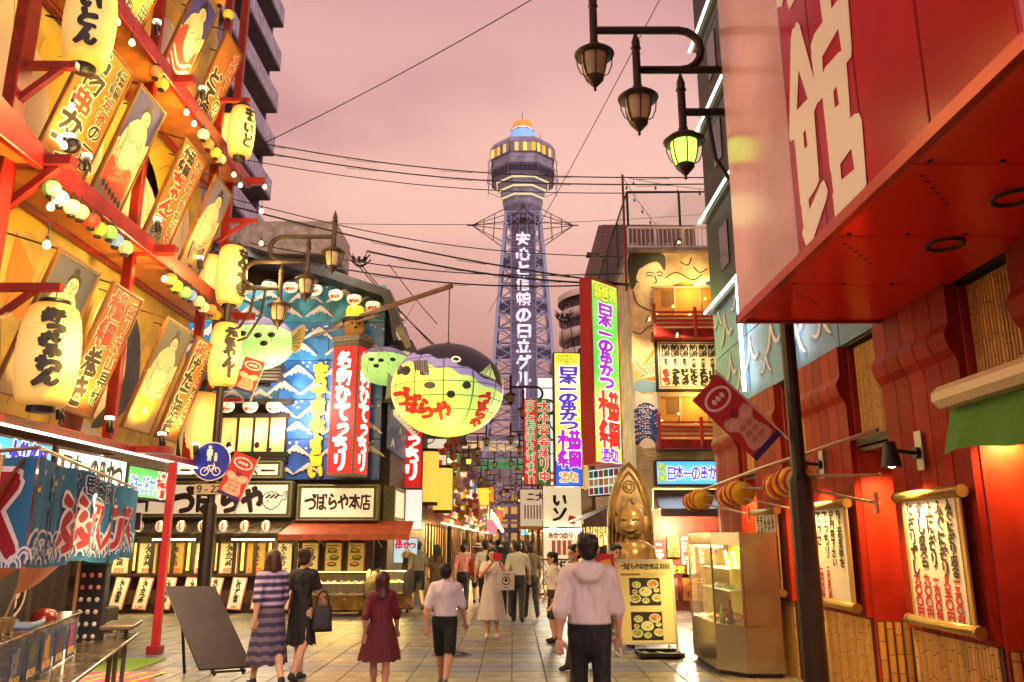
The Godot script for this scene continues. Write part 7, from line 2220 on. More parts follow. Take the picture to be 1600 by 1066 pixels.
# ---------------------------------------------------------------- light of the lamps that the street shows
func lights() -> void:
	spot("b4c8ff", 160.0, v(2.6, 25, -140), v(2.6, 62, -182), 40.0, 0.5)
	spot("b4c8ff", 160.0, v(2.6, 25, -140), v(2.6, 94, -182), 25.0, 0.5)
	for q in [[-12.2], [-9.9], [-7.9], [-6.0]]:
		spot("ffc878", 6.8, v(3.85, 2.54, q[0] - 0.2), v(3.75, 0, q[0] - 0.2), 65.0, 0.06)
	area("f0fff4", 1.0, v(3.38, 4.8, -11.95), v(1, 0, 0.0), 0.08, 1.7)
	area("f0fff4", 1.0, v(3.38, 4.8, -9.85), v(1, 0, 0.0), 0.08, 1.7)
	# under the awning, sign boxes and the tube along its edge
	area("fff0d0", 6.8, v(-5.4, 2.86, -11.0), v(0.35, -1, 0), 0.06, 7.0)
	area("ffe0a8", 8.1, v(-5.35, 2.5, -11.0), v(1, -0.25, 0), 0.5, 4.5)
	# the big lanterns
	omni("ffd27a", 4.1, v(-4.5, 3.9, -9.0), 0.3)
	omni("ffd27a", 2.5, v(-4.5, 6.5, -14.3), 0.25)
	omni("ffd27a", 2.5, v(-4.5, 5.0, -14.2), 0.25)
	omni("ffd27a", 2.5, v(-4.5, 9.4, -14.2), 0.25)
	omni("ffcf78", 4.1, v(-5.2, 8.5, -12.4), 0.1)
	omni("ffcf78", 4.1, v(-5.2, 5.4, -11.9), 0.1)
	omni("ffcf78", 4.1, v(-5.1, 5.6, -8.9), 0.1)
	omni("d0f080", 2.0, v(-1.3, 3.4, -16.2), 0.5)
	omni("ffd27a", 6.0, v(-4.0, 8.2, -10.4), 0.3)
	omni("ffd27a", 4.0, v(-4.0, 5.9, -8.6), 0.3)
	# signs of the blowfish restaurant
	area("ffe9c0", 10.8, v(-6.5, 2.62, -19.4), v(0.1, -0.1, 1), 3.0, 0.6)
	area("ff6a50", 5.4, v(-3.7, 4.8, -18.9), v(0.4, 0, 1), 0.6, 3.0)
	spot("fff0d8", 18.9, v(-5.2, 3.6, -18.6), v(-5.6, 6.6, -20), 55.0, 0.1)
	spot("fff0d8", 9.0, v(-4.2, 9.0, -18.8), v(-4.8, 6.4, -20), 60.0, 0.1)
	spot("fff0d8", 9.0, v(-7.2, 9.0, -18.8), v(-7.0, 6.4, -20), 60.0, 0.1)
	spot("fff0d8", 9.0, v(-6.9, 5.3, -18.5), v(-6.4, 7.2, -20), 60.0, 0.1)
	spot("fff0d8", 8.0, v(-4.9, 5.0, -18.0), v(-5.0, 4.2, -20), 60.0, 0.1)
	# corner signs and painted front
	area("d8ff90", 8.1, v(2.5, 5.6, -18.6), v(0.7, 0, 0.7), 1.0, 4.0)
	area("fff0a0", 5.4, v(1.55, 5.0, -22.8), v(0.0, 0, 1), 0.7, 3.5)
	area("bfe8ff", 5.4, v(4.3, 3.2, -19.6), v(0, -0.1, 1), 1.6, 0.5)
	spot("ffd890", 6.0, v(4.25, 9.05, -19.3), v(4.2, 8.2, -20.0), 60.0, 0.06)
	spot("ffd890", 6.0, v(3.4, 7.0, -19.0), v(3.3, 5.0, -20.0), 60.0, 0.06)
	spot("ffe0a0", 3.0, v(4.1, 6.62, -19.3), v(4.4, 5.6, -20.0), 60.0, 0.06)
	omni("ffdca8", 10.8, v(4.0, 2.0, -19.6), 0.1)
	omni("ffdca8", 8.1, v(2.2, 1.9, -20.8), 0.1)
	area("fff4d8", 8.1, v(1.6, 2.3, -26.0), v(-0.1, 0, 1), 1.0, 2.0)
	spot("ffdf9a", 13.0, v(3.2, 3.3, -14.4), v(2.4, 1.7, -16.6), 40.0, 0.08)
	for q in [[v(4.25, 9.08, -19.35), "small black spotlight over the painted wrestler's shoulder"], [v(3.4, 7.0, -19.2), "small black spotlight over the painted waves"], [v(4.1, 6.64, -19.4), "small black spotlight over the black and white board"]]:
		var o := thing("spotlight", q[1], "spotlight", FF(q[0]))
		var st := S(true)
		lathe(st, [[0.075, -0.08], [0.05, 0.05], [0.0, 0.06]], 12, Transform3D(Basis(Vector3.RIGHT, 0.5), Vector3.ZERO))
		done(st, "housing", M("1a1614", 0.4), o)
		st = S()
		tube(st, [v(0, 0.05, 0), v(0, 0.1, -0.3), v(0, 0.05, -0.62)], 0.014, 5)
		done(st, "arm", M("1a1614", 0.4), o)
		st = S()
		lathe(st, [[0.0, -0.075], [0.065, -0.07]], 12, Transform3D(Basis(Vector3.RIGHT, 0.5), Vector3.ZERO))
		done(st, "lens", G("ffe8b0", 6.0), o)
# ---------------------------------------------------------------- people
func nets(st: SurfaceTool, bones: Array, c: Vector3, b: Basis, h: float, k: float, cols: Array, stripe := []) -> void:
	var lo := v(99, 99, 99)
	var hi := -lo
	for q in bones:
		var r := maxf(q[2], q[3]) + 2.5 * h
		for i in 3:
			lo[i] = minf(lo[i], minf(q[0][i], q[1][i]) - r); hi[i] = maxf(hi[i], maxf(q[0][i], q[1][i]) + r)
	var nx := int((hi.x - lo.x) / h) + 2
	var ny := int((hi.y - lo.y) / h) + 2
	var nz := int((hi.z - lo.z) / h) + 2
	var g := PackedFloat32Array()
	g.resize(nx * ny * nz); g.fill(9.0)
	var near := PackedFloat32Array()
	var id := PackedByteArray()
	near.resize(g.size()); near.fill(9.0); id.resize(g.size())
	for q in bones:
		var A: Vector3 = q[0]
		var B: Vector3 = q[1]
		var ba := B - A
		var L := maxf(ba.length_squared(), 1e-9)
		var r0: float = q[2]
		var r1: float = q[3]
		var f: float = q[5] if q.size() > 5 else 1.0
		var m := maxf(r0, r1) + k + 1.5 * h
		var ci: int = q[4] if q.size() > 4 else 0
		var i0 := maxi(0, int((minf(A.x, B.x) - m - lo.x) / h)); var i1 := mini(nx - 1, int((maxf(A.x, B.x) + m - lo.x) / h) + 1)
		var j0 := maxi(0, int((minf(A.y, B.y) - m - lo.y) / h)); var j1 := mini(ny - 1, int((maxf(A.y, B.y) + m - lo.y) / h) + 1)
		var k0 := maxi(0, int((minf(A.z, B.z) - m - lo.z) / h)); var k1 := mini(nz - 1, int((maxf(A.z, B.z) + m - lo.z) / h) + 1)
		for kk in range(k0, k1 + 1):
			for j in range(j0, j1 + 1):
				var row := (kk * ny + j) * nx
				for i in range(i0, i1 + 1):
					var p := lo + Vector3(i, j, kk) * h - A
					var t := clampf(p.dot(ba) / L, 0.0, 1.0)
					p -= ba * t
					if f != 1.0: p.z /= f
					var d := p.length() - (r0 + (r1 - r0) * t)
					if f < 1.0: d *= lerpf(1.0, f, 0.6)
					var at := row + i
					if d < near[at]:
						near[at] = d; id[at] = ci
					var e := g[at]
					if e > 5.0: g[at] = d
					else:
						var u := maxf(k - absf(e - d), 0.0) / k
						g[at] = minf(e, d) - u * u * k * 0.25
	var vid := PackedInt32Array()
	vid.resize(g.size()); vid.fill(-1)
	var pos := PackedVector3Array()
	var col := PackedColorArray()
	var nxy := nx * ny
	var offs := [0, 1, nx, nx + 1, nxy, nxy + 1, nxy + nx, nxy + nx + 1]
	var edges := [[0, 1], [2, 3], [4, 5], [6, 7], [0, 2], [1, 3], [4, 6], [5, 7], [0, 4], [1, 5], [2, 6], [3, 7]]
	var lim := h * 2.2
	for kk in nz - 1:
		for j in ny - 1:
			for i in nx - 1:
				var at := (kk * ny + j) * nx + i
				var g0 := g[at]
				if g0 > lim or g0 < -lim: continue
				var pc := 0
				for o in offs:
					if g[at + o] < 0.0: pc += 1
				if pc == 0 or pc == 8: continue
				var s := Vector3.ZERO
				var n := 0
				for e in edges:
					var ga := g[at + offs[e[0]]]
					var gb := g[at + offs[e[1]]]
					if (ga < 0.0) != (gb < 0.0):
						var t := ga / (ga - gb)
						var e0: int = e[0]
						var e1: int = e[1]
						s += Vector3(e0 & 1, (e0 >> 1) & 1, e0 >> 2).lerp(Vector3(e1 & 1, (e1 >> 1) & 1, e1 >> 2), t)
						n += 1
				var lp := lo + (Vector3(i, j, kk) + s / n) * h
				vid[at] = pos.size()
				pos.append(c + b * lp)
				if cols.size():
					var ci := id[at]
					if stripe.size() and ci == stripe[0] and fposmod(lp.y / stripe[1], 1.0) < 0.5: ci = stripe[2]
					col.append(cols[ci])
	for kk in range(1, nz - 1):
		for j in range(1, ny - 1):
			for i in range(1, nx - 1):
				var at := (kk * ny + j) * nx + i
				var g0 := g[at]
				if g0 > lim or g0 < -lim: continue
				for ax in 3:
					var st1: int = [1, nx, nxy][ax]
					if (g0 < 0.0) == (g[at + st1] < 0.0): continue
					var u: int = [nx, nxy, 1][ax]
					var w: int = [nxy, 1, nx][ax]
					var q := [vid[at - u - w], vid[at - w], vid[at], vid[at - u]]
					if q[0] < 0 or q[1] < 0 or q[2] < 0 or q[3] < 0: continue
					var ord := [0, 1, 2, 0, 2, 3] if g0 >= 0.0 else [0, 2, 1, 0, 3, 2]
					for z in ord:
						if cols.size(): st.set_color(col[q[z]])
						st.add_vertex(pos[q[z]])

var HANDS := {}
func hand_mesh(side: int, col: Color) -> Mesh:
	var key := "%d%s" % [side, col]
	if HANDS.has(key): return HANDS[key]
	var bn := [[v(0, 0, 0), v(0, -0.03, 0), 0.022, 0.026, 0, 0.6], [v(-0.015, -0.04, 0), v(-0.018, -0.085, 0.004), 0.02, 0.018, 0, 0.6], [v(0.015, -0.04, 0), v(0.018, -0.085, 0.004), 0.02, 0.018, 0, 0.6]]
	for q in [[0.03, 0.062], [0.011, 0.075], [-0.009, 0.07], [-0.028, 0.054]]:
		var a := v(q[0] * 0.9, -0.088, 0.004)
		var m := v(q[0], -0.088 - q[1] * 0.5, 0.012)
		var e := v(q[0] * 1.02, -0.088 - q[1] * 0.88, 0.034)
		bn.append([a, m, 0.0095, 0.009, 0]); bn.append([m, e, 0.009, 0.0075, 0])
	bn.append([v(0.026, -0.03, 0.006), v(0.052, -0.062, 0.024), 0.013, 0.0105, 0]); bn.append([v(0.052, -0.062, 0.024), v(0.054, -0.088, 0.036), 0.0105, 0.0085, 0])
	if side < 0:
		for q in bn: q[0].x *= -1.0
		var b2 := []
		for q in bn:
			var r: Array = q.duplicate()
			r[0] = v(q[0].x, q[0].y, q[0].z); r[1] = v(-q[1].x, q[1].y, q[1].z)
			b2.append(r)
		bn = b2
	var st := S(true)
	nets(st, bn, Vector3.ZERO, Basis(), 0.0065, 0.006, [col])
	st.generate_normals()
	HANDS[key] = st.commit()
	return HANDS[key]

func person(label: String, p: Vector3, yaw: float, H: float, o: Dictionary) -> Node3D:
	var n := thing("person", label, "person", FF(p, yaw))
	var s := H / 1.7
	var fem: bool = o.get("fem", false)
	var skin := C(o.get("skin", "c99a7c"))
	var cols := [skin, C(o.get("top", "d8d4d0")), C(o.get("bottom", "22242a")), C(o.get("shoe", "2a2624")), C(o.get("top2", "d8d4d0")), C("9a5a50")]
	var sh := 0.155 if fem else 0.18
	var loose: float = o.get("loose", 0.0)
	var sw: float = o.get("stride", 0.21)
	var bend: float = o.get("lean", 0.02)
	var hipY := 0.89
	var J := {}
	for q in [["l", -1.0], ["r", 1.0]]:
		var sg: float = q[1]
		var fw := sw * sg
		J["hip" + q[0]] = v(sg * 0.088, hipY, 0)
		J["knee" + q[0]] = v(sg * 0.095, 0.49, fw * 0.55 + (0.05 if fw < 0 else 0.02))
		J["ank" + q[0]] = v(sg * 0.09, 0.085 + (0.07 if fw < -0.05 else 0.0), fw * 1.1 - (0.07 if fw < -0.05 else 0.0))
		J["toe" + q[0]] = J["ank" + q[0]] + (v(sg * 0.015, -0.05, 0.14) if fw >= -0.05 else v(sg * 0.01, -0.1, 0.1))
		J["sho" + q[0]] = v(sg * sh, 1.375, bend)
		J["elb" + q[0]] = v(sg * (sh + 0.06), 1.1, bend - fw * 0.5 - 0.02)
		J["wri" + q[0]] = v(sg * (sh + 0.07), 0.87, bend - fw * 0.9 + 0.06)
	for k in o.get("joints", {}): J[k] = o.joints[k]
	var long: bool = o.get("trousers", false)
	var short_y: float = o.get("shorts", 0.55)
	var slv: float = o.get("sleeve", 0.75)
	var bn := []
	var tf := 0.72
	bn.append([v(0, 0.88, 0), v(0, 0.98, 0), 0.15 + loose * 0.5, 0.14 + loose, 2 if not o.get("dress", false) else 1, tf])
	bn.append([v(0, 0.99, 0), v(0, 1.12, bend * 0.4), 0.14 + loose, 0.13 + loose, 1, tf])
	bn.append([v(0, 1.12, bend * 0.4), v(0, 1.3, bend), 0.13 + loose, (0.15 if fem else 0.165) + loose * 0.8, 1, tf * 0.95])
	bn.append([v(-sh + 0.03, 1.38, bend), v(sh - 0.03, 1.38, bend), 0.065 + loose * 0.3, 0.065 + loose * 0.3, 1])
	if fem: bn.append([v(-0.06, 1.25, bend + 0.09), v(0.06, 1.25, bend + 0.09), 0.05, 0.05, 1])
	if o.get("hood", false): bn.append([v(-0.08, 1.42, bend - 0.09), v(0.08, 1.42, bend - 0.09), 0.06, 0.06, 1]); bn.append([v(-0.04, 1.36, bend - 0.13), v(0.04, 1.36, bend - 0.13), 0.05, 0.05, 1])
	bn.append([v(0, 1.4, bend), v(0, 1.5, bend + 0.015), 0.052, 0.046, 0])
	for q in ["l", "r"]:
		var hip: Vector3 = J["hip" + q]; var kn: Vector3 = J["knee" + q]; var an: Vector3 = J["ank" + q]
		if long:
			bn.append([hip, kn, 0.092, 0.07, 2]); bn.append([kn, an, 0.07, 0.055, 2])
		elif o.get("dress", false) or o.get("skirt", false):
			bn.append([hip, kn, 0.082, 0.056, 0]); bn.append([kn, kn.lerp(an, 0.4), 0.055, 0.052, 0]); bn.append([kn.lerp(an, 0.4), an, 0.052, 0.036, 0])
		else:
			var t := clampf((hip.y - short_y) / (hip.y - kn.y), 0.3, 1.0)
			bn.append([hip, hip.lerp(kn, t), 0.1, 0.085, 2]); bn.append([hip.lerp(kn, t), kn, 0.06, 0.055, 0]); bn.append([kn, kn.lerp(an, 0.4), 0.054, 0.052, 0]); bn.append([kn.lerp(an, 0.4), an, 0.052, 0.037, 0])
		bn.append([an - v(0, 0.03, 0.03), J["toe" + q], 0.042, 0.034, 3])
		var so: Vector3 = J["sho" + q]; var el: Vector3 = J["elb" + q]; var wr: Vector3 = J["wri" + q]
		var se := so.lerp(el, slv)
		bn.append([so, se, 0.056 + loose * 0.35, 0.052 + loose * 0.5, 1])
		bn.append([se, el, 0.04, 0.038, 0])
		bn.append([el, el.lerp(wr, 0.35), 0.038, 0.037, 0]); bn.append([el.lerp(wr, 0.35), wr, 0.037, 0.026, 0])
	for q in bn:
		q[0] = q[0] * s; q[1] = q[1] * s; q[2] *= s; q[3] *= s
	var st := S(true)
	nets(st, bn, Vector3.ZERO, Basis(), o.get("cell", 0.024), 0.035 * s, cols, o.get("stripe", []))
	# head with nose, jaw, brow and ears on a finer grid
	var hd := v(0, 1.565, bend + 0.025)
	var tilt: Basis = Basis(Vector3.UP, deg_to_rad(o.get("look", 0.0))) * Basis(Vector3.RIGHT, deg_to_rad(o.get("nod", 0.0)))
	var hb := [[v(0, 0.035, -0.02), v(0, 0.05, 0.015), 0.085, 0.078, 0], [v(0, -0.055, 0.03), v(0, -0.02, 0.015), 0.05, 0.066, 0], [v(0, -0.085, 0.052), v(0, -0.075, 0.05), 0.026, 0.028, 0], [v(0, 0.018, 0.088), v(0, -0.016, 0.108), 0.009, 0.015, 0],
		[v(-0.04, 0.03, 0.078), v(0.04, 0.03, 0.078), 0.014, 0.014, 0], [v(-0.084, -0.015, 0), v(-0.088, 0.018, -0.006), 0.013, 0.018, 0], [v(0.084, -0.015, 0), v(0.088, 0.018, -0.006), 0.013, 0.018, 0], [v(-0.02, -0.05, 0.086), v(0.02, -0.05, 0.086), 0.009, 0.009, 5], [v(0, -0.1, -0.01), v(0, -0.16, -0.02), 0.046, 0.05, 0]]
	for q in hb:
		q[0] = q[0] * s; q[1] = q[1] * s; q[2] *= s; q[3] *= s
	nets(st, hb, hd * s, tilt, 0.011, 0.018, cols)
	for q in [["l", -1], ["r", 1]]:
		var el: Vector3 = J["elb" + q[0]]; var wr: Vector3 = J["wri" + q[0]]
		var d := (wr - el).normalized()
		var y := -d
		var zf := v(0, 0, 1) if absf(d.z) < 0.8 else v(0, 1, 0)
		var x := y.cross(zf).normalized()
		if q[1] > 0: x = x * 1.0
		var hm := hand_mesh(-q[1], skin)
		st.append_from(hm, 0, Transform3D(Basis(x, y, x.cross(y)).scaled_local(v(s, s, s)), wr * s))
	var mesh := done(st, "body", cloth_skin(), n)
	var e := S()
	for x in [-0.034, 0.034]: ball(e, hd * s + tilt * (v(x, 0.004, 0.084) * s), v(0.013, 0.008, 0.008) * s, 7)
	done(e, "eyes", M("17110e", 0.3), n)
	# hair
	var hs: String = o.get("hair_style", "short")
	if hs != "none":
		var hr := [[v(0, 0.06, -0.03), v(0, 0.058, 0.0), 0.095, 0.086, 0], [v(0, 0.0, -0.05), v(0, 0.04, -0.04), 0.078, 0.086, 0], [v(-0.05, 0.085, 0.05), v(0.05, 0.085, 0.05), 0.032, 0.032, 0]]
		if hs in ["long", "bob"]:
			var dn := -0.26 if hs == "long" else -0.1
			hr.append([v(-0.07, 0.0, -0.03), v(-0.08, dn, -0.03), 0.045, 0.04, 0]); hr.append([v(0.07, 0.0, -0.03), v(0.08, dn, -0.03), 0.045, 0.04, 0]); hr.append([v(0, 0.0, -0.06), v(0, dn, -0.075), 0.07, 0.06, 0])
		elif hs == "bun": hr.append([v(0, 0.09, -0.12), v(0, 0.1, -0.13), 0.05, 0.05, 0])
		elif hs == "tail": hr.append([v(0, 0.03, -0.12), v(0, -0.2, -0.14), 0.035, 0.02, 0])
		elif hs == "short":
			for k in 16:
				var ha := rng.randf() * TAU
				var hd2 := v(cos(ha) * rng.randf_range(0.2, 1.0), rng.randf_range(0.1, 1.0), sin(ha) * 0.9 - 0.3).normalized()
				hr.append([v(0, 0.045, -0.02) + hd2 * 0.085, v(0, 0.045, -0.02) + hd2 * 0.118 + v(0.012 * sin(k * 2.0), 0.008, 0), 0.02, 0.008, 0])
		elif hs == "hood": hr.append([v(0, 0.03, -0.03), v(0, -0.1, -0.02), 0.11, 0.1, 0]); hr.append([v(0, -0.1, -0.02), v(0, -0.2, -0.02), 0.1, 0.13, 0])
		for q in hr:
			q[0] = q[0] * s; q[1] = q[1] * s; q[2] *= s; q[3] *= s
		st = S(true)
		nets(st, hr, hd * s, tilt, 0.015, 0.025, [])
		done(st, "hair" if hs != "hood" else "head_scarf", M(o.get("hair", "14110f"), 0.5, 0, "hair"), n)
	# skirts hang as pleated cloth
	if o.get("dress", false) or o.get("skirt", false):
		var top_y: float = o.get("skirt_top", 1.02)
		var hem: float = o.get("hem", 0.42)
		var flare: float = o.get("flare", 0.24)
		st = S(true)
		var rings := []
		var m := 12
		for i in m + 1:
			var t := float(i) / m
			var ring := []
			for k in 48:
				var a := TAU * k / 48
				var pl: float = 1.0 + (0.05 * sin(a * 9.0 + 2.0 * t) + 0.03 * sin(a * 5.0 + 1.0)) * t
				var r := lerpf(0.148 + loose, flare, pow(t, 0.8)) * pl
				ring.append(v(cos(a) * r, lerpf(top_y, hem + 0.012 * sin(a * 9.0), t), sin(a) * r * lerpf(0.74, 0.85, t) + 0.02 * t) * s)
			rings.append(ring)
		for i in m:
			for k in 48:
				if o.has("skirt_stripe"): st.set_color(C(o.top if i % 2 else o.skirt_stripe))
				quad(st, rings[i + 1][k], rings[i + 1][(k + 1) % 48], rings[i][(k + 1) % 48], rings[i][k])
		done(st, "skirt", PRINT(0.75) if o.has("skirt_stripe") else M(o.get("skirt_col", o.get("top", "d8d4d0")), 0.75, 0, "grain", 3.0), n)
	if o.has("hat"):
		st = S(true)
		lathe(st, [[0.19, 0.055], [0.18, 0.07], [0.1, 0.085], [0.098, 0.15], [0.07, 0.185], [0.0, 0.19]], 24, Transform3D(tilt.scaled(v(s, s, s)), hd * s))
		done(st, "hat", M(o.hat, 0.7, 0, "grain", 3.0), n)
		st = S()
		lathe(st, [[0.103, 0.085], [0.101, 0.115]], 24, Transform3D(tilt.scaled(v(s, s, s)), hd * s))
		done(st, "hat_band", M("2a2420", 0.7), n)
	return n

func cloth_skin() -> StandardMaterial3D:
	if not MC.has("cloth_skin"):
		var a: StandardMaterial3D = PRINT(0.72).duplicate()
		a.uv1_triplanar = true; a.uv1_scale = Vector3(1.3, 0.6, 1.3)
		a.heightmap_enabled = true; a.heightmap_texture = noise_tex("folds"); a.heightmap_scale = 4.0
		MC["cloth_skin"] = a
	return MC["cloth_skin"]

func bag(label: String, p: Vector3, yaw: float, w: float, h: float, d: float, col: String, strap: float, kind := "shoulder_bag") -> Node3D:
	var n := thing(kind, label, "bag", FF(p, yaw))
	var st := S(true)
	var rings := []
	for i in 7:
		var t := i / 6.0
		var q := []
		for k in 20:
			var a := TAU * k / 20
			var f := pow(absf(cos(a)), 0.45) * signf(cos(a))
			var g := pow(absf(sin(a)), 0.45) * signf(sin(a))
			var bul := 1.0 + 0.18 * sin(PI * t)
			q.append(v(f * w / 2 * lerpf(1.0, 0.85, t), -h / 2 + h * t, g * d / 2 * bul * lerpf(1.0, 0.55, t)))
		rings.append(q)
	for i in 6:
		for k in 20: quad(st, rings[i][k], rings[i][(k + 1) % 20], rings[i + 1][(k + 1) % 20], rings[i + 1][k])
	for k in range(1, 19): tri(st, rings[0][0], rings[0][k + 1], rings[0][k]); tri(st, rings[6][0], rings[6][k], rings[6][k + 1])
	done(st, "pouch", M(col, 0.6, 0, "grain", 3.0), n)
	st = S()
	for z in [-d * 0.2, d * 0.2]:
		var q := []
		for k in 9: q.append(v(cos(PI * k / 8) * w * 0.3, h / 2 - 0.02 + sin(PI * k / 8) * strap, z))
		tube(st, q, 0.01, 6)
	done(st, "strap", M(col, 0.6), n)
	return n

func people() -> void:
	person("man in loose white hooded shirt and dark trousers walking away, nearest to the camera", v(0.66, 0, -7.25), 176, 1.73, {"top": "c8c0bc", "bottom": "15151a", "trousers": true, "loose": 0.035, "hood": true, "sleeve": 1.0, "cell": 0.017, "hair": "181312", "stride": 0.12})
	var w := person("woman in white dress holding up a red phone, facing the camera", v(-0.36, 0, -15.0), 4, 1.54, {"fem": true, "top": "e0d6d0", "dress": true, "hem": 0.36, "flare": 0.27, "sleeve": 0.55, "loose": 0.012, "hair_style": "bob", "shoe": "d8c8c0", "cell": 0.019, "stride": 0.0, "skin": "cf9a78",
		"joints": {"elbr": v(0.24, 1.2, 0.14), "wrir": v(0.13, 1.46, 0.27), "elbl": v(-0.23, 1.17, 0.16), "wril": v(0.0, 1.44, 0.27)}})
	var ph := thing("phone", "red phone held up in front of the woman in white", "phone", FF(v(-0.26, 1.4, -14.68), 4))
	var st := S()
	cbox(st, v(0, 0, 0), v(0.15, 0.11, 0.014), 0.004)
	done(st, "case", M("c81c28", 0.4), ph)
	st = S()
	lathe(st, [[0.0, 0.009], [0.012, 0.009], [0.012, 0.0]], 10, Transform3D(Basis(Vector3.RIGHT, PI / 2), v(-0.05, 0.03, 0)))
	done(st, "camera_lens", M("101014", 0.2), ph)
	var sb := thing("shopping_bag", "stiff white shopping bag with a dark round print hanging from the woman's arm", "bag", FF(v(-0.11, 0.98, -14.85), 6))
	st = S()
	cbox(st, v(0, 0, 0), v(0.3, 0.32, 0.1), 0.008)
	done(st, "bag_body", M("ddd4cc", 0.6, 0, "grain"), sb)
	st = S()
	flat(st, oval(0.0, 0.0, 0.075, 0.075, 20), Transform3D(), 0.053, C("4a4440")); flat(st, oval(0.0, 0.0, 0.055, 0.055, 18), Transform3D(), 0.0536, C("cfc6bc")); flat(st, oval(0.0, 0.01, 0.03, 0.035, 14), Transform3D(), 0.0542, C("3a3430"))
	flat(st, rect(-0.06, 0.1, 0.12, 0.016), Transform3D(), 0.0534, C("5a5450")); flat(st, rect(-0.05, -0.12, 0.1, 0.012), Transform3D(), 0.0534, C("5a5450"))
	done(st, "print", PRINT(0.6), sb)
	st = S()
	tube(st, [v(-0.07, 0.15, 0.03), v(-0.05, 0.24, 0.02), v(0.05, 0.24, 0.02), v(0.07, 0.15, 0.03)], 0.006, 5)
	done(st, "handle", M("ddd4cc", 0.6), sb)
	person("boy in white T-shirt and black shorts walking away in the middle of the street", v(-0.8, 0, -10.1), 172, 1.4, {"top": "c8c2ca", "bottom": "15161a", "loose": 0.03, "sleeve": 0.85, "shorts": 0.5, "cell": 0.018, "hair": "12100f", "top2": "8a86a0", "shoe": "6a6460"})
	person("person in maroon dress and maroon head scarf walking away", v(-1.47, 0, -9.55), 186, 1.33, {"fem": true, "top": "5a0a1e", "dress": true, "hem": 0.5, "flare": 0.3, "sleeve": 1.0, "loose": 0.02, "hair_style": "hood", "hair": "5a0a1e", "cell": 0.018, "skin": "a87860"})
	person("woman in purple and white striped top and grey striped skirt, light brown hair", v(-2.88, 0, -10.1), 215, 1.56, {"fem": true, "top": "3a3152", "top2": "b6a8c8", "stripe": [1, 0.085, 4], "skirt": true, "skirt_top": 0.98, "hem": 0.3, "flare": 0.26, "skirt_stripe": "6a5f70", "sleeve": 1.0, "loose": 0.02, "hair_style": "bob", "hair": "6a4228", "cell": 0.017})
	person("woman in black dress with light brown hair beside the striped woman", v(-2.6, 0, -10.45), 165, 1.57, {"fem": true, "top": "101014", "dress": true, "hem": 0.48, "flare": 0.2, "sleeve": 0.6, "hair_style": "bun", "hair": "5a3822", "cell": 0.018})
	bag("black leather bag on the arm of the woman in the black dress", v(-2.33, 0.75, -10.4), 20, 0.26, 0.3, 0.12, "121114", 0.2)
	person("man in grey T-shirt and black shorts by the display counters", v(-2.32, 0, -20.6), 200, 1.62, {"top": "8a8478", "bottom": "15151a", "sleeve": 0.8, "loose": 0.02, "hair": "1a1614"})
	bag("black shoulder bag on the man in the grey T-shirt", v(-2.58, 1.1, -20.55), 0, 0.24, 0.28, 0.1, "15151a", 0.25)
	person("person in a long brown dress behind the man in grey", v(-1.75, 0, -19.4), 160, 1.56, {"fem": true, "top": "5a4630", "dress": true, "hem": 0.3, "flare": 0.25, "hair_style": "long", "hair": "3a2418"})
	person("woman in pink blouse and dark trousers walking away with a red bag", v(-1.2, 0, -20.6), 183, 1.56, {"fem": true, "top": "d88a90", "bottom": "24242e", "trousers": true, "hair": "171210", "hair_style": "bun", "sleeve": 0.9})
	bag("bright red shoulder bag of the woman in pink", v(-0.95, 1.02, -20.62), 0, 0.22, 0.4, 0.12, "a8121e", 0.24)
	person("person in patterned shirt and broad white hat", v(-0.93, 0, -22.6), 180, 1.55, {"top": "8a7a6a", "bottom": "3a3024", "hat": "e0dcd4", "hair_style": "bob"})
	person("man in white shirt half hidden behind the woman in white", v(-0.62, 0, -19.8), 178, 1.64, {"top": "d4ccc6", "bottom": "24222a", "trousers": true})
	person("man in grey white shirt walking away, right of the woman in white", v(0.12, 0, -17.6), 178, 1.64, {"top": "a8a09c", "bottom": "1c1c22", "trousers": true, "loose": 0.02})
	person("person in dark green shirt just right of the shopping bag", v(0.42, 0, -18.6), 190, 1.58, {"top": "5a5648", "bottom": "1a1a1e", "trousers": true})
	person("woman in dark blouse behind the white shopping bag", v(-0.1, 0, -18.9), 175, 1.62, {"fem": true, "top": "34323a", "bottom": "1a1a1e", "trousers": true, "hair_style": "long"})
	person("boy in white shirt standing side on before the lattice screen", v(0.72, 0, -14.4), 285, 1.47, {"top": "d8ccc6", "bottom": "2a2a30", "shorts": 0.5, "loose": 0.015, "cell": 0.02, "stride": 0.02, "hair": "13100e"})
	person("woman with tied up black hair in a pale cardigan behind the nearest man", v(0.9, 0, -11.6), 300, 1.62, {"fem": true, "top": "cfc4c0", "bottom": "2a2428", "trousers": true, "hair_style": "bun", "sleeve": 1.0, "cell": 0.02})
	person("person in black standing behind the white framed menu board", v(1.72, 0, -13.9), 20, 1.6, {"top": "17161a", "bottom": "1a1a1e", "trousers": true, "sleeve": 1.0, "joints": {"elbl": v(-0.25, 1.12, 0.1), "wril": v(-0.18, 1.2, 0.3)}})
	var rb := thing("round_fan", "round red fan with a yellow square held by the person in black", "fan", FF(v(1.5, 1.27, -13.5), 0))
	st = S()
	lathe(st, [[0.0, 0.0], [0.2, 0.0], [0.2, 0.012], [0.0, 0.012]], 24, Transform3D(Basis(Vector3.RIGHT, PI / 2), Vector3.ZERO))
	tube(st, [v(0, -0.19, 0), v(0, -0.34, 0)], 0.01, 6)
	done(st, "fan_blade", M("c01e38", 0.5), rb)
	st = S()
	box(st, v(0.02, 0.03, 0.016), v(0.16, 0.14, 0.004), Basis(Vector3.BACK, 0.2))
	done(st, "square_mark", M("e8a83a", 0.5), rb)
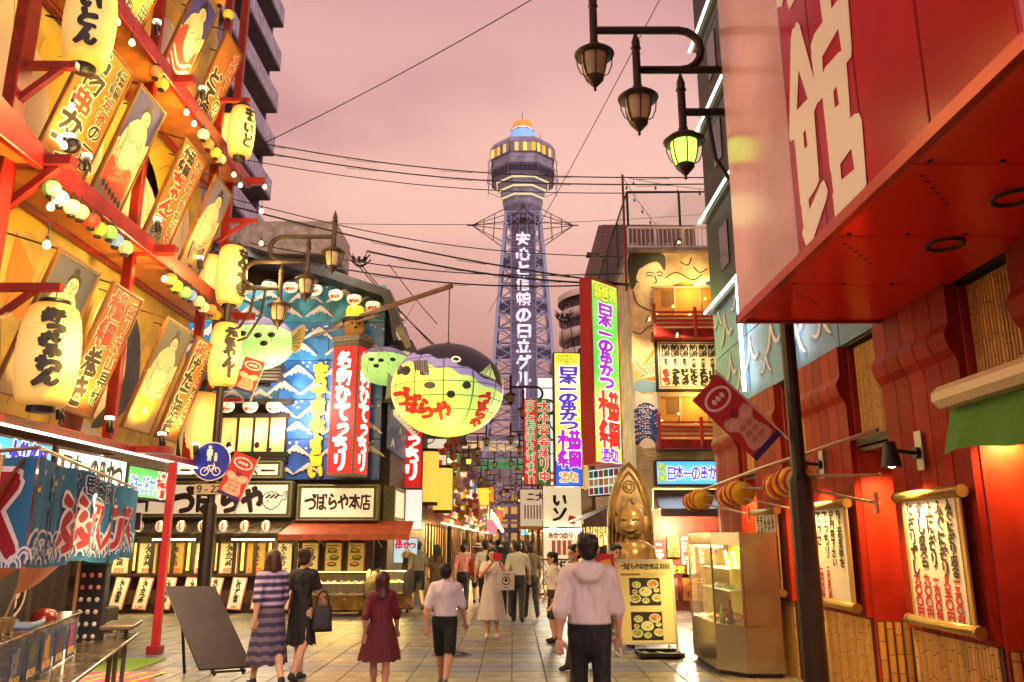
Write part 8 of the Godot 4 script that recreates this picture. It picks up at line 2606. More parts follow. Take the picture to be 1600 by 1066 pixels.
	# crowd farther down the street
	var tops := ["c8b8a8", "6a3a34", "3a4a5a", "d8d0c8", "8a6a4a", "b84a4a", "4a4a44", "a89a8a", "5a3a4a", "d0a87a", "7a8088", "e0d8cc"]
	var nms := ["beige", "brick red", "slate blue", "off white", "brown", "scarlet", "charcoal", "stone grey", "plum", "ochre", "steel grey", "ivory"]
	for k in 12:
		var z := -24.5 - k * 2.6
		var x: float = [-1.4, 0.3, -0.5, 0.75, -2.0, -0.1, 0.5, -1.1, -1.8, 0.1, -0.7, 0.6][k]
		person("walker in %s shirt in the crowd down the street" % nms[k], v(x, 0, z), 180 if k % 3 else 5, 1.56 + 0.1 * ((k * 7) % 5) / 4.0, {"fem": k % 2 == 0, "top": tops[k], "bottom": ["22222a", "3a3430", "2a3448"][k % 3], "trousers": k % 3 != 1, "hair_style": ["short", "long", "bun", "short"][k % 4], "cell": 0.03, "stride": 0.12 + 0.02 * (k % 4)})
# ---------------------------------------------------------------- helpers
var MC := {}
var TX := {}
var rng := RandomNumberGenerator.new()
var worldly := {}

func v(x: float, y: float, z: float) -> Vector3: return Vector3(x, y, z)
func C(h: String) -> Color: return Color.html(h).srgb_to_linear()
func RF(p: Vector3) -> Transform3D: return Transform3D(Basis(Vector3(0, 0, 1), Vector3(0, 1, 0), Vector3(-1, 0, 0)), p)   # faces -x
func LF(p: Vector3) -> Transform3D: return Transform3D(Basis(Vector3(0, 0, -1), Vector3(0, 1, 0), Vector3(1, 0, 0)), p)   # faces +x
func FF(p: Vector3, yaw := 0.0) -> Transform3D: return Transform3D(Basis(Vector3.UP, deg_to_rad(yaw)), p)                 # faces +z

func noise_tex(k: String) -> Texture2D:
	if TX.has(k): return TX[k]
	var n := FastNoiseLite.new()
	var lo := 0.78
	var w := 256
	match k:
		"grain": n.frequency = 0.09; n.fractal_octaves = 3; n.seed = 3; lo = 0.8
		"mottle": n.frequency = 0.012; n.fractal_octaves = 5; n.seed = 5; lo = 0.7
		"stain": n.frequency = 0.02; n.fractal_octaves = 5; n.seed = 9; lo = 0.45
		"wood": n.frequency = 0.03; n.fractal_octaves = 4; n.seed = 7; lo = 0.6
		"stain2": n.frequency = 0.016; n.fractal_octaves = 5; n.seed = 31; lo = 0.62
		"streak": n.frequency = 0.03; n.fractal_octaves = 4; n.seed = 17; lo = 0.74
		"hair": n.frequency = 0.05; n.fractal_octaves = 3; n.seed = 41; lo = 0.35
		"folds": n.frequency = 0.022; n.fractal_octaves = 2; n.seed = 23; lo = 0.0
		"relief": n.frequency = 0.07; n.fractal_octaves = 4; n.seed = 12; lo = 0.0
	var t := NoiseTexture2D.new()
	t.width = w; t.height = w; t.seamless = true; t.noise = n
	var g := Gradient.new()
	g.set_color(0, Color(lo, lo, lo)); g.set_color(1, Color.WHITE)
	t.color_ramp = g
	TX[k] = t
	return t

func M(h: String, r := 0.6, m := 0.0, tex := "", sc := 1.0) -> StandardMaterial3D:
	var key := "%s|%.2f|%.2f|%s|%.2f" % [h, r, m, tex, sc]
	if MC.has(key): return MC[key]
	var a := StandardMaterial3D.new()
	a.albedo_color = Color.html(h); a.roughness = r; a.metallic = m
	if tex:
		a.albedo_texture = noise_tex(tex)
		a.uv1_triplanar = true; a.uv1_world_triplanar = true
		a.uv1_scale = Vector3(1, 1, 1) * sc
		if tex == "wood": a.uv1_scale = Vector3(3, 0.25, 3) * sc
		if tex == "hair": a.uv1_scale = Vector3(12, 0.9, 12)
		if tex == "streak": a.uv1_scale = Vector3(2.4, 0.22, 2.4) * sc
		if tex in ["stain", "mottle", "streak"]:
			a.roughness_texture = noise_tex(tex)
	MC[key] = a
	return a

func relief(h: String, r: float, cm: float, sc: float, tex := "mottle") -> StandardMaterial3D:
	var key := "R%s|%.2f|%.2f|%.2f" % [h, r, cm, sc]
	if MC.has(key): return MC[key]
	var a: StandardMaterial3D = M(h, r, 0.0, tex, sc).duplicate()
	a.heightmap_enabled = true; a.heightmap_texture = noise_tex("relief"); a.heightmap_scale = cm
	MC[key] = a
	return a

func G(h: String, e := 1.0) -> StandardMaterial3D:
	var key := "G%s|%.2f" % [h, e]
	if MC.has(key): return MC[key]
	var a := StandardMaterial3D.new()
	a.albedo_color = Color.html(h); a.roughness = 0.6
	a.emission_enabled = true; a.emission = Color.html(h); a.emission_energy_multiplier = e
	MC[key] = a
	return a

func ggrad(name: String, cols: Array, e := 1.0) -> StandardMaterial3D:    # a translucent print lit from behind, colours run from top to bottom
	var key := "GG" + name
	if MC.has(key): return MC[key]
	var g := Gradient.new()
	g.offsets = PackedFloat32Array(); g.colors = PackedColorArray()
	var offs := PackedFloat32Array(); var cc := PackedColorArray()
	for c in cols: offs.append(c[0]); cc.append(Color.html(c[1]))
	g.offsets = offs; g.colors = cc
	var t := GradientTexture2D.new()
	t.gradient = g; t.width = 8; t.height = 256; t.fill_from = Vector2(0, 0); t.fill_to = Vector2(0, 1)
	var a := StandardMaterial3D.new()
	a.albedo_texture = t; a.roughness = 0.5; a.emission_enabled = true; a.emission_texture = t
	a.emission = Color.WHITE; a.emission_operator = BaseMaterial3D.EMISSION_OP_MULTIPLY
	a.emission_energy_multiplier = e
	a.texture_repeat = false
	MC[key] = a
	return a

func PRINT(r := 0.7) -> StandardMaterial3D:
	var key := "PR%.2f" % r
	if MC.has(key): return MC[key]
	var a := StandardMaterial3D.new()
	a.vertex_color_use_as_albedo = true; a.roughness = r
	MC[key] = a
	return a

func GLASS(h := "eef4f0", al := 0.12) -> StandardMaterial3D:
	var key := "GL" + h + str(al)
	if MC.has(key): return MC[key]
	var a := StandardMaterial3D.new()
	var c := Color.html(h); c.a = al
	a.albedo_color = c; a.transparency = BaseMaterial3D.TRANSPARENCY_ALPHA; a.roughness = 0.05
	MC[key] = a
	return a

func S(smooth := false) -> SurfaceTool:
	var st := SurfaceTool.new()
	st.begin(Mesh.PRIMITIVE_TRIANGLES)
	st.set_smooth_group(0 if smooth else -1)
	st.set_color(Color.WHITE); st.set_uv(Vector2.ZERO)
	return st

func done(st: SurfaceTool, called: String, m: Material, parent: Node = self) -> MeshInstance3D:
	st.generate_normals()
	var o := MeshInstance3D.new()
	o.mesh = st.commit()
	if o.mesh.get_surface_count(): o.mesh.surface_set_material(0, m)
	o.name = called
	if worldly.has(parent): o.position = -worldly[parent]
	parent.add_child(o, true)
	if called in STUFFY: o.set_meta("kind", "stuff")
	if called in SPLIT and parent != self: pieces(o, called, m, parent)
	return o

const STUFFY := ["parapet_rib", "foam_dot", "screw", "rib", "cage_bar", "panel_frame", "outer_rail", "wire", "print_line", "vent", "chain", "shaft_band", "terrace_rail", "fin_ray", "spot", "food"]
const SPLIT := ["leg", "wave_crest", "rail_post", "window_frame", "bulb", "easel_leg", "red_column", "diagonal_leg", "window", "lit_window", "green_window", "fence_post", "print_block", "border_rod", "castor", "diner_head", "paper_slip", "seam", "wood_beam", "roof_tile", "lattice", "backrest", "soffit_board", "awning", "beam", "tray", "strip", "rail", "stay", "roller_cap", "light_band", "shelf", "clamp", "end_panel", "counter_top", "sliding_door", "border_line", "upper_deck", "wall_lamp", "panel_seam", "glass_pane", "fence_rail", "arm", "ring_beam", "carved_line", "cap", "stripe", "fin", "handle"]

func pieces(o: MeshInstance3D, called: String, m: Material, parent: Node) -> void:    # every loose piece of a mesh becomes a part of its own
	var ar := o.mesh.surface_get_arrays(0)
	var vs: PackedVector3Array = ar[Mesh.ARRAY_VERTEX]
	var ns: PackedVector3Array = ar[Mesh.ARRAY_NORMAL]
	var us: PackedVector2Array = ar[Mesh.ARRAY_TEX_UV]
	if ar[Mesh.ARRAY_INDEX] != null: return
	var key := {}
	var up := PackedInt32Array()
	up.resize(vs.size())
	for i in vs.size():
		up[i] = i
		var k := vs[i].snapped(Vector3(2e-4, 2e-4, 2e-4))
		if key.has(k): up[i] = key[k]
		else: key[k] = i
	var root := func(a):
		while up[a] != a: a = up[a]
		return a
	for i in range(0, vs.size(), 3):
		var r: int = root.call(i)
		up[root.call(i + 1)] = r
		up[root.call(i + 2)] = r
	var groups := {}
	for i in range(0, vs.size(), 3):
		var r: int = root.call(i)
		if not groups.has(r): groups[r] = []
		groups[r].append(i)
	if groups.size() < 2: return
	var first := true
	for r in groups:
		var a2 := []
		a2.resize(Mesh.ARRAY_MAX)
		var v2 := PackedVector3Array(); var n2 := PackedVector3Array(); var u2 := PackedVector2Array()
		for i in groups[r]:
			for j in 3: v2.append(vs[i + j]); n2.append(ns[i + j]); u2.append(us[i + j])
		a2[Mesh.ARRAY_VERTEX] = v2; a2[Mesh.ARRAY_NORMAL] = n2; a2[Mesh.ARRAY_TEX_UV] = u2
		var am := ArrayMesh.new()
		am.add_surface_from_arrays(Mesh.PRIMITIVE_TRIANGLES, a2)
		am.surface_set_material(0, m)
		var p := o
		if not first:
			p = MeshInstance3D.new()
			p.name = called; p.position = o.position
			parent.add_child(p, true)
		p.mesh = am
		first = false

func again(o: MeshInstance3D, called: String, m: Material, parent: Node, at: Vector3) -> MeshInstance3D:   # the same mesh once more
	var c := MeshInstance3D.new()
	c.mesh = o.mesh; c.name = called
	if m: c.material_override = m
	c.position = at
	parent.add_child(c, true)
	return c

func tag(o: Node, label: String, cat: String, group := "") -> Node:
	o.set_meta("label", label); o.set_meta("category", cat)
	if group: o.set_meta("group", group)
	return o

func setting(o: Node, label: String, cat: String) -> Node:
	tag(o, label, cat); o.set_meta("kind", "structure")
	return o

func stuff(o: Node) -> Node:
	o.set_meta("kind", "stuff")
	return o

func thing(called: String, label: String, cat: String, xf := Transform3D(), group := "") -> Node3D:
	var o := Node3D.new()
	o.name = called; o.transform = xf
	add_child(o, true)
	tag(o, label, cat, group)
	return o

func place(called: String, label: String, cat: String, base: Vector3, group := "") -> Node3D:    # a thing at its base, its shapes given in metres of the whole place
	var o := thing(called, label, cat, Transform3D(Basis(), base), group)
	worldly[o] = base
	return o

func dup(o: Node3D, label: String, xf: Transform3D, group := "") -> Node3D:
	var c: Node3D = o.duplicate()
	c.name = String(o.name).rstrip("0123456789_")
	add_child(c, true)
	c.transform = xf
	c.set_meta("label", label)
	if group: c.set_meta("group", group)
	return c

# ---- shapes
func tri(st: SurfaceTool, a: Vector3, b: Vector3, c: Vector3) -> void:
	st.add_vertex(a); st.add_vertex(c); st.add_vertex(b)

func each(called: String, m: Material, parent: Node, list: Array) -> void:      # every box a piece of its own
	for q in list:
		var st := S()
		bx(st, q[0], q[1])
		done(st, called, m, parent)

func quad(st: SurfaceTool, a: Vector3, b: Vector3, c: Vector3, d: Vector3) -> void:   # counter-clockwise seen from outside
	st.set_uv(Vector2(0, 1)); st.add_vertex(a)
	st.set_uv(Vector2(1, 0)); st.add_vertex(c)
	st.set_uv(Vector2(1, 1)); st.add_vertex(b)
	st.set_uv(Vector2(0, 1)); st.add_vertex(a)
	st.set_uv(Vector2(0, 0)); st.add_vertex(d)
	st.set_uv(Vector2(1, 0)); st.add_vertex(c)

func box(st: SurfaceTool, c: Vector3, s: Vector3, b := Basis()) -> void:
	var x := b.x * s.x * 0.5; var y := b.y * s.y * 0.5; var z := b.z * s.z * 0.5
	quad(st, c - x - y + z, c + x - y + z, c + x + y + z, c - x + y + z)
	quad(st, c + x - y - z, c - x - y - z, c - x + y - z, c + x + y - z)
	quad(st, c + x - y + z, c + x - y - z, c + x + y - z, c + x + y + z)
	quad(st, c - x - y - z, c - x - y + z, c - x + y + z, c - x + y - z)
	quad(st, c - x + y + z, c + x + y + z, c + x + y - z, c - x + y - z)
	quad(st, c - x - y - z, c + x - y - z, c + x - y + z, c - x - y + z)

func bx(st: SurfaceTool, a: Vector3, b: Vector3) -> void:        # a box from corner to corner
	box(st, (a + b) * 0.5, (b - a).abs())

func cbox(st: SurfaceTool, c: Vector3, s: Vector3, r := 0.01, b := Basis()) -> void:    # a box with chamfered edges
	var h := s * 0.5
	r = minf(r, minf(h.x, minf(h.y, h.z)) * 0.9)
	var f := func(x, y, z): return c + b * Vector3(x, y, z)
	for i in 3:
		for sg in [-1.0, 1.0]:
			var p := []
			for q in [[-1, -1], [1, -1], [1, 1], [-1, 1]]:
				var t := Vector3()
				t[i] = h[i] * sg
				t[(i + 1) % 3] = (h[(i + 1) % 3] - r) * q[0]
				t[(i + 2) % 3] = (h[(i + 2) % 3] - r) * q[1]
				p.append(c + b * t)
			if sg > 0: quad(st, p[0], p[1], p[2], p[3])
			else: quad(st, p[3], p[2], p[1], p[0])
	for i in 3:
		var j := (i + 1) % 3
		var k := (i + 2) % 3
		for sj in [-1.0, 1.0]:
			for sk in [-1.0, 1.0]:
				var p := []
				for q in [[-1, 0], [1, 0], [1, 1], [-1, 1]]:
					var t := Vector3()
					t[i] = (h[i] - r) * q[0]
					t[j] = (h[j] - (r if q[1] else 0.0)) * sj
					t[k] = (h[k] - (0.0 if q[1] else r)) * sk
					p.append(c + b * t)
				if sj * sk > 0: quad(st, p[0], p[1], p[2], p[3])
				else: quad(st, p[3], p[2], p[1], p[0])
	for sx in [-1.0, 1.0]:
		for sy in [-1.0, 1.0]:
			for sz in [-1.0, 1.0]:
				var a := c + b * Vector3(h.x * sx, (h.y - r) * sy, (h.z - r) * sz)
				var d := c + b * Vector3((h.x - r) * sx, h.y * sy, (h.z - r) * sz)
				var e := c + b * Vector3((h.x - r) * sx, (h.y - r) * sy, h.z * sz)
				if sx * sy * sz > 0: tri(st, a, d, e)
				else: tri(st, e, d, a)

func tube(st: SurfaceTool, pts: Array, r, n := 8, cap := true) -> void:
	var up := Vector3.ZERO
	var rings := []
	for i in pts.size():
		var d: Vector3 = (pts[min(i + 1, pts.size() - 1)] - pts[max(i - 1, 0)]).normalized()
		if up == Vector3.ZERO: up = Vector3.UP if absf(d.y) < 0.9 else Vector3.RIGHT
		var s := d.cross(up).normalized()
		up = s.cross(d).normalized()
		var rr: float = r[i] if r is Array else r
		var ring := []
		for k in n:
			var a := TAU * k / n
			ring.append(pts[i] + (s * cos(a) + up * sin(a)) * rr)
		rings.append(ring)
	for i in rings.size() - 1:
		for k in n:
			var k2 := (k + 1) % n
			quad(st, rings[i][k], rings[i][k2], rings[i + 1][k2], rings[i + 1][k])
	if cap:
		for k in range(1, n - 1):
			tri(st, rings[0][0], rings[0][k + 1], rings[0][k])
			tri(st, rings[-1][0], rings[-1][k], rings[-1][k + 1])

func bar(st: SurfaceTool, a: Vector3, b: Vector3, w: float, h := 0.0) -> void:      # a square bar between two points
	if h == 0.0: h = w
	var d := b - a
	var z := d.normalized()
	var u := Vector3.UP if absf(z.y) < 0.95 else Vector3.BACK
	var x := u.cross(z).normalized()
	box(st, (a + b) * 0.5, Vector3(w, h, d.length()), Basis(x, z.cross(x), z))

func lathe(st: SurfaceTool, prof: Array, n := 16, xf := Transform3D(), a0 := 0.0, a1 := TAU) -> void:   # prof: [radius, height] from bottom to top
	for i in prof.size() - 1:
		for k in n:
			var t0 := a0 + (a1 - a0) * k / n
			var t1 := a0 + (a1 - a0) * (k + 1) / n
			var p := func(q, t): return xf * Vector3(sin(t) * q[0], q[1], cos(t) * q[0])
			var A: Vector3 = p.call(prof[i], t0)
			var B: Vector3 = p.call(prof[i], t1)
			var D: Vector3 = p.call(prof[i + 1], t0)
			var E: Vector3 = p.call(prof[i + 1], t1)
			var u0 := float(k) / n
			var u1 := float(k + 1) / n
			var v0 := 1.0 - float(i) / (prof.size() - 1)
			var v1 := 1.0 - float(i + 1) / (prof.size() - 1)
			if A.distance_squared_to(B) > 1e-10:
				st.set_uv(Vector2(u0, v0)); st.add_vertex(A)
				st.set_uv(Vector2(u1, v1)); st.add_vertex(E)
				st.set_uv(Vector2(u1, v0)); st.add_vertex(B)
			if D.distance_squared_to(E) > 1e-10:
				st.set_uv(Vector2(u0, v0)); st.add_vertex(A)
				st.set_uv(Vector2(u0, v1)); st.add_vertex(D)
				st.set_uv(Vector2(u1, v1)); st.add_vertex(E)

func ball(st: SurfaceTool, c: Vector3, r: Vector3, n := 12, b := Basis()) -> void:
	var prof := []
	var m := maxi(4, n / 2)
	for i in m + 1:
		var a := -PI / 2 + PI * i / m
		prof.append([cos(a), sin(a)])
	lathe(st, prof, n, Transform3D(b * Basis.from_scale(r), c))

func prism(st: SurfaceTool, poly: PackedVector2Array, depth: float, xf := Transform3D()) -> void:   # z runs from 0 to depth
	if Geometry2D.is_polygon_clockwise(poly):
		poly = poly.duplicate(); poly.reverse()
	var idx := Geometry2D.triangulate_polygon(poly)
	for i in range(0, idx.size(), 3):
		var a := poly[idx[i]]; var b := poly[idx[i + 1]]; var c := poly[idx[i + 2]]
		if (b - a).cross(c - a) < 0:
			var t := b; b = c; c = t
		tri(st, xf * Vector3(a.x, a.y, depth), xf * Vector3(b.x, b.y, depth), xf * Vector3(c.x, c.y, depth))
		tri(st, xf * Vector3(a.x, a.y, 0), xf * Vector3(c.x, c.y, 0), xf * Vector3(b.x, b.y, 0))
	for i in poly.size():
		var a := poly[i]; var b := poly[(i + 1) % poly.size()]
		quad(st, xf * Vector3(a.x, a.y, 0), xf * Vector3(b.x, b.y, 0), xf * Vector3(b.x, b.y, depth), xf * Vector3(a.x, a.y, depth))

# ---- flat print: coloured sheets less than a millimetre apart
func flat(st: SurfaceTool, poly: PackedVector2Array, xf: Transform3D, z: float, c: Color) -> void:
	var idx := Geometry2D.triangulate_polygon(poly)
	st.set_color(c)
	for i in range(0, idx.size(), 3):
		var a := poly[idx[i]]; var b := poly[idx[i + 1]]; var d := poly[idx[i + 2]]
		if (b - a).cross(d - a) < 0:
			var t := b; b = d; d = t
		tri(st, xf * Vector3(a.x, a.y, z), xf * Vector3(b.x, b.y, z), xf * Vector3(d.x, d.y, z))

func P2(a: Array) -> PackedVector2Array:
	var p := PackedVector2Array()
	for i in range(0, a.size(), 2): p.append(Vector2(a[i], a[i + 1]))
	return p

func rect(x: float, y: float, w: float, h: float) -> PackedVector2Array:
	return P2([x, y, x + w, y, x + w, y + h, x, y + h])

func oval(cx: float, cy: float, rx: float, ry: float, n := 20, rot := 0.0) -> PackedVector2Array:
	var p := PackedVector2Array()
	for i in n:
		var a := TAU * i / n
		p.append(Vector2(cx, cy) + Vector2(cos(a) * rx, sin(a) * ry).rotated(rot))
	return p

func curve2(a: Array, n := 4, closed := false) -> PackedVector2Array:
	var p := P2(a)
	var o := PackedVector2Array()
	var m := p.size()
	for i in (m if closed else m - 1):
		var p0 := p[(i - 1 + m) % m] if closed or i > 0 else p[0]
		var p1 := p[i]
		var p2 := p[(i + 1) % m]
		var p3 := p[(i + 2) % m] if closed or i + 2 < m else p[m - 1]
		for k in n:
			var t := float(k) / n
			o.append(p1.cubic_interpolate(p2, p0, p3, t))
	if not closed: o.append(p[m - 1])
	return o

func stroke(st: SurfaceTool, p: PackedVector2Array, w: float, xf: Transform3D, z: float, c: Color) -> void:
	st.set_color(c)
	for i in p.size() - 1: capsule(st, p[i], p[i + 1], w * 0.5, w * 0.5, z + i * 4e-5, xf, null)

func capsule(st: SurfaceTool, a: Vector2, b: Vector2, r: float, r2: float, z: float, xf: Transform3D, warp) -> void:
	var d := (b - a).normalized()
	if d == Vector2.ZERO: d = Vector2.RIGHT
	var n := Vector2(-d.y, d.x)
	var q := [a + n * r, a - d * r * 0.7 + n * r * 0.7, a - d * r * 0.7 - n * r * 0.7, a - n * r, b - n * r2, b + d * r2 * 0.7 - n * r2 * 0.7, b + d * r2 * 0.7 + n * r2 * 0.7, b + n * r2]
	var w := []
	for p in q:
		w.append(xf * (Vector3(p.x, p.y, z) if warp == null else warp.call(p, z)))
	for i in range(1, 7): tri(st, w[0], w[i], w[i + 1])

# ---- brush lettering
var GC := {}
const SMALL := {"っ": "つ", "ゃ": "や", "ょ": "よ"}

func glyph(c: String) -> Array:
	if GC.has(c): return GC[c]
	var out := []
	if GL.has(c):
		for tok in GL[c].split(" ", false):
			var smooth: bool = tok.begins_with("~")
			if smooth: tok = tok.substr(1)
			var a := []
			for i in range(0, tok.length() - 1, 2):
				a.append((0.4 + tok[i].to_int()) / 9.8); a.append(-(0.4 + tok[i + 1].to_int()) / 9.8)
			out.append(curve2(a, 4) if smooth and a.size() > 4 else P2(a))
	GC[c] = out
	return out

func ink(st: SurfaceTool, s: String, xf: Transform3D, x: float, y: float, cw: float, ch: float, w: float, vert := false, pitch := 0.0, z := 0.012, warp = null) -> void:
	var pen := Vector2(x, y)
	var step := pitch if pitch > 0 else (ch * 1.05 if vert else cw * 1.05)
	var zi := 0
	for i in s.length():
		var c := s[i]
		var sc := 1.0
		var off := Vector2.ZERO
		if SMALL.has(c):
			c = SMALL[c]; sc = 0.66
			off = Vector2(0.3 * cw, -0.1 * ch) if vert else Vector2(0.12 * cw, -0.34 * ch)
		var g := glyph(c)
		var r: float = w * 0.5 * clampf(1.28 - 0.035 * g.size(), 0.62, 1.2)
		for p in g:
			for k in p.size() - 1:
				var a: Vector2 = pen + off + Vector2(p[k].x * cw, p[k].y * ch) * sc
				var b: Vector2 = pen + off + Vector2(p[k + 1].x * cw, p[k + 1].y * ch) * sc
				var t0: float = 1.12 - 0.3 * float(k) / (p.size() - 1)
				var t1: float = 1.12 - 0.3 * float(k + 1) / (p.size() - 1)
				var dv := (b - a).abs()
				var fr := lerpf(pow(clampf(cw / ch, 0.6, 1.0), 0.7), pow(clampf(ch / cw, 0.5, 1.0), 0.7), dv.x / maxf(dv.x + dv.y, 1e-6))
				t0 *= fr; t1 *= fr
				capsule(st, a, b, r * t0, r * t1, z + zi * 4e-5, xf, warp)
				zi += 1
		pen += (Vector2(0, -step * (0.8 if sc < 1 else 1.0)) if vert else Vector2(step * (0.85 if sc < 1 else 1.0), 0))

func write(parent: Node, s: String, x: float, y: float, cw: float, ch: float, w: float, m: Material, vert := false, z := 0.012, om: Material = null, ow := 0.0, pitch := 0.0, warp = null, xf := Transform3D()) -> void:
	if om:
		var so := S()
		ink(so, s, xf, x, y, cw, ch, w + ow, vert, pitch, z - 0.005, warp)
		done(so, "lettering_outline", om, parent)
	var st := S()
	ink(st, s, xf, x, y, cw, ch, w, vert, pitch, z, warp)
	done(st, "lettering", m, parent)

func latin(parent: Node, s: String, x: float, y: float, h: float, m: Material, z := 0.012, bold := true, serif := false) -> void:
	var t := TextMesh.new()
	var f := SystemFont.new()
	f.font_names = PackedStringArray(["Droid Serif" if serif else "Droid Sans"]); f.font_weight = 700 if bold else 400
	t.font = f; t.text = s; t.font_size = 64; t.pixel_size = h / 48.0; t.depth = 0.002; t.curve_step = 4.0
	var o := MeshInstance3D.new()
	o.mesh = t; o.name = "lettering"; o.material_override = m
	o.position = Vector3(x, y, z)
	parent.add_child(o, true)

func board(called: String, label: String, cat: String, xf: Transform3D, w: float, h: float, d: float, body: Material, face: Material, rim := 0.03, group := "") -> Node3D:   # a sign: case and face; its origin is the middle of the back
	var o := thing(called, label, cat, xf, group)
	var st := S()
	cbox(st, v(0, 0, d / 2), v(w, h, d), 0.012)
	done(st, "case", body, o)
	var f := S()
	quad(f, v(-w / 2 + rim, -h / 2 + rim, d + 0.003), v(w / 2 - rim, -h / 2 + rim, d + 0.003), v(w / 2 - rim, h / 2 - rim, d + 0.003), v(-w / 2 + rim, h / 2 - rim, d + 0.003))
	done(f, "face", face, o)
	return o

func omni(h: String, e: float, p: Vector3, size := 0.1) -> void:
	var l := OmniLight3D.new()
	l.light_color = Color.html(h); l.light_energy = e; l.position = p; l.light_size = size
	l.omni_range = 40.0; l.omni_attenuation = 2.0; l.shadow_enabled = true; l.name = "lamp_light"
	add_child(l, true)

func spot(h: String, e: float, p: Vector3, to: Vector3, ang := 45.0, size := 0.06) -> void:
	var l := SpotLight3D.new()
	l.light_color = Color.html(h); l.light_energy = e; l.light_size = size; l.spot_angle = ang
	l.spot_range = 40.0; l.spot_attenuation = 2.0; l.shadow_enabled = true; l.name = "spot_light"
	l.spot_angle_attenuation = 0.8
	var z := (p - to).normalized()
	var x := (Vector3.UP if absf(z.y) < 0.95 else Vector3.RIGHT).cross(z).normalized()
	l.transform = Transform3D(Basis(x, z.cross(x), z), p)
	add_child(l, true)

func area(h: String, e: float, p: Vector3, dir: Vector3, sx: float, sy: float) -> void:
	var l := AreaLight3D.new()
	l.light_color = Color.html(h); l.light_energy = e; l.area_size = Vector2(sx, sy)
	l.area_range = 40.0; l.area_attenuation = 2.0; l.shadow_enabled = true; l.name = "area_light"
	var z := -dir.normalized()
	var x := (Vector3.UP if absf(z.y) < 0.95 else Vector3.BACK).cross(z).normalized()
	l.transform = Transform3D(Basis(x, z.cross(x), z), p)
	add_child(l, true)
